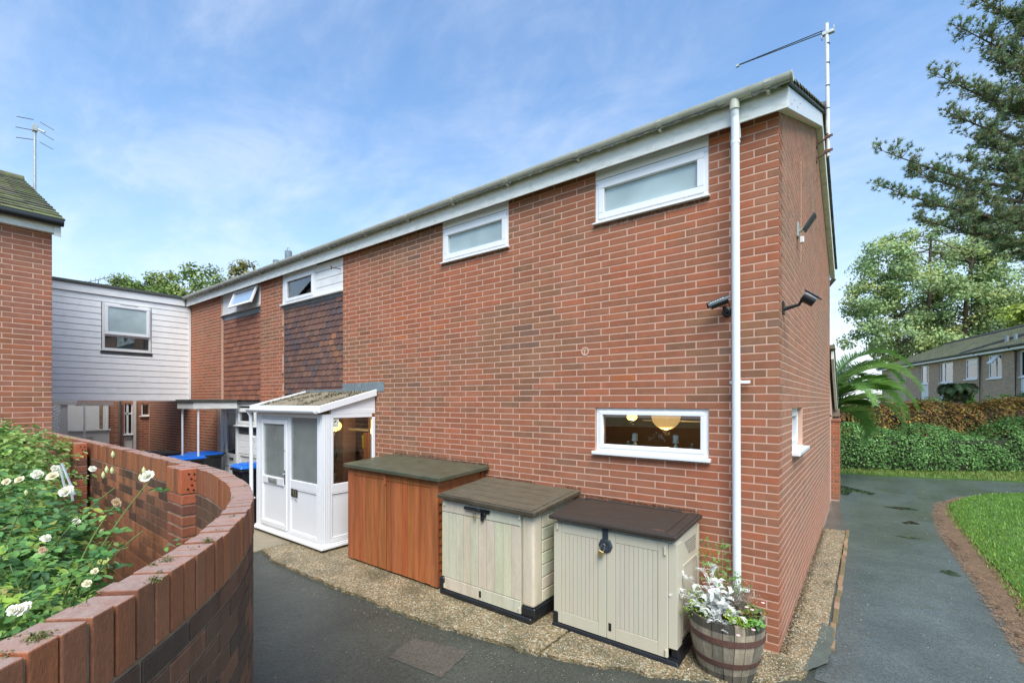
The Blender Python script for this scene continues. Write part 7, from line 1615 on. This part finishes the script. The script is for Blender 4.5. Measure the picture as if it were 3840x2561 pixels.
part('open_vent_sash', 'farwhite', row, lambda m: m.hexa([FW.p(1.9, .0, 4.80), FW.p(2.38, 0, 4.80), FW.p(2.38, .35, 4.35), FW.p(1.9, .35, 4.35)], [FW.p(1.9, .05, 4.84), FW.p(2.38, .05, 4.84), FW.p(2.38, .40, 4.38), FW.p(1.9, .40, 4.38)]))
window(FW, 4.16, 5.41, 3.61, 4.85, row, d=-.02, fw=.09, sash=False, pane='glassdark', bars=(('h', 4.5),), sill=(.1, .08, .07), mat='farwhite', th=.1)
for a, b, v in ((6.94, 8.71, 8.1), (10.29, 11.59, 10.7), (-1.09, .39, -.3)):
    window(FW, a, b, 3.52, 4.87, row, d=-.06, fw=.08, sash=False, pane='glassdark', bars=(('v', v),), sill=(.08, .02, .06), mat='farwhite', th=.1)
    for k in range(9): part('board', 'farwhite', row, lambda m: m.box(a, b, -.12, -.07, 2.0+k*.16, 2.0+k*.16+.15, FW), bev=.01)
part('downpipe', 'black', row, lambda m: m.tube([FW.p(3.72, .38, 5.1), FW.p(3.72, .08, 4.85), FW.p(3.72, .08, 1)], .05, 8))
part('downpipe', 'black', row, lambda m: m.tube([FW.p(.5, .38, 5.1), FW.p(.5, .08, 4.85), FW.p(.5, .08, 1)], .05, 8))
for a, b in ((1.7, 3.2), (4.0, 5.6), (6.8, 8.8), (10.1, 11.7), (-1.2, .5)): room('far_room', 0, 0, 0, 0, 0, 0, 'green_net', row) if False else part('curtain', 'green_net', row, lambda m: m.box(a, b, -.5, -.45, 3.3, 5.0, FW))
# autumn leaves scattered on the path and verge
n = 260; xs = rng.uniform(.4, 6, n); ysn = rng.uniform(2, 14.5, n); ok = np.array([inside([(1.55, 1), (1.5, 4), (1.3, 7), (1.2, 9.5), (2.2, 12.6), (6, 14.9), (4, 12.2), (2.4, 10.2), (1.9, 8.5), (1.8, 4), (1.9, 1)], a, b) or random.random() < .12 and inside(PATHR+FAR[:4]+[(.5, 5)], a, b) for a, b in zip(xs, ysn)])
pos = np.c_[xs, ysn, np.full(n, GZ+.012)][ok]
tag(leafcloud('fallen_leaves', pos, rng.normal(size=pos.shape)*.15+np.array([0, 0, 1.0]), rng.uniform(.02, .05, len(pos)), tints(len(pos), [(.30, .16, .05), (.4, .3, .12), (.5, .42, .25), (.2, .09, .04)], .2), 'leaf', None), kind='stuff')
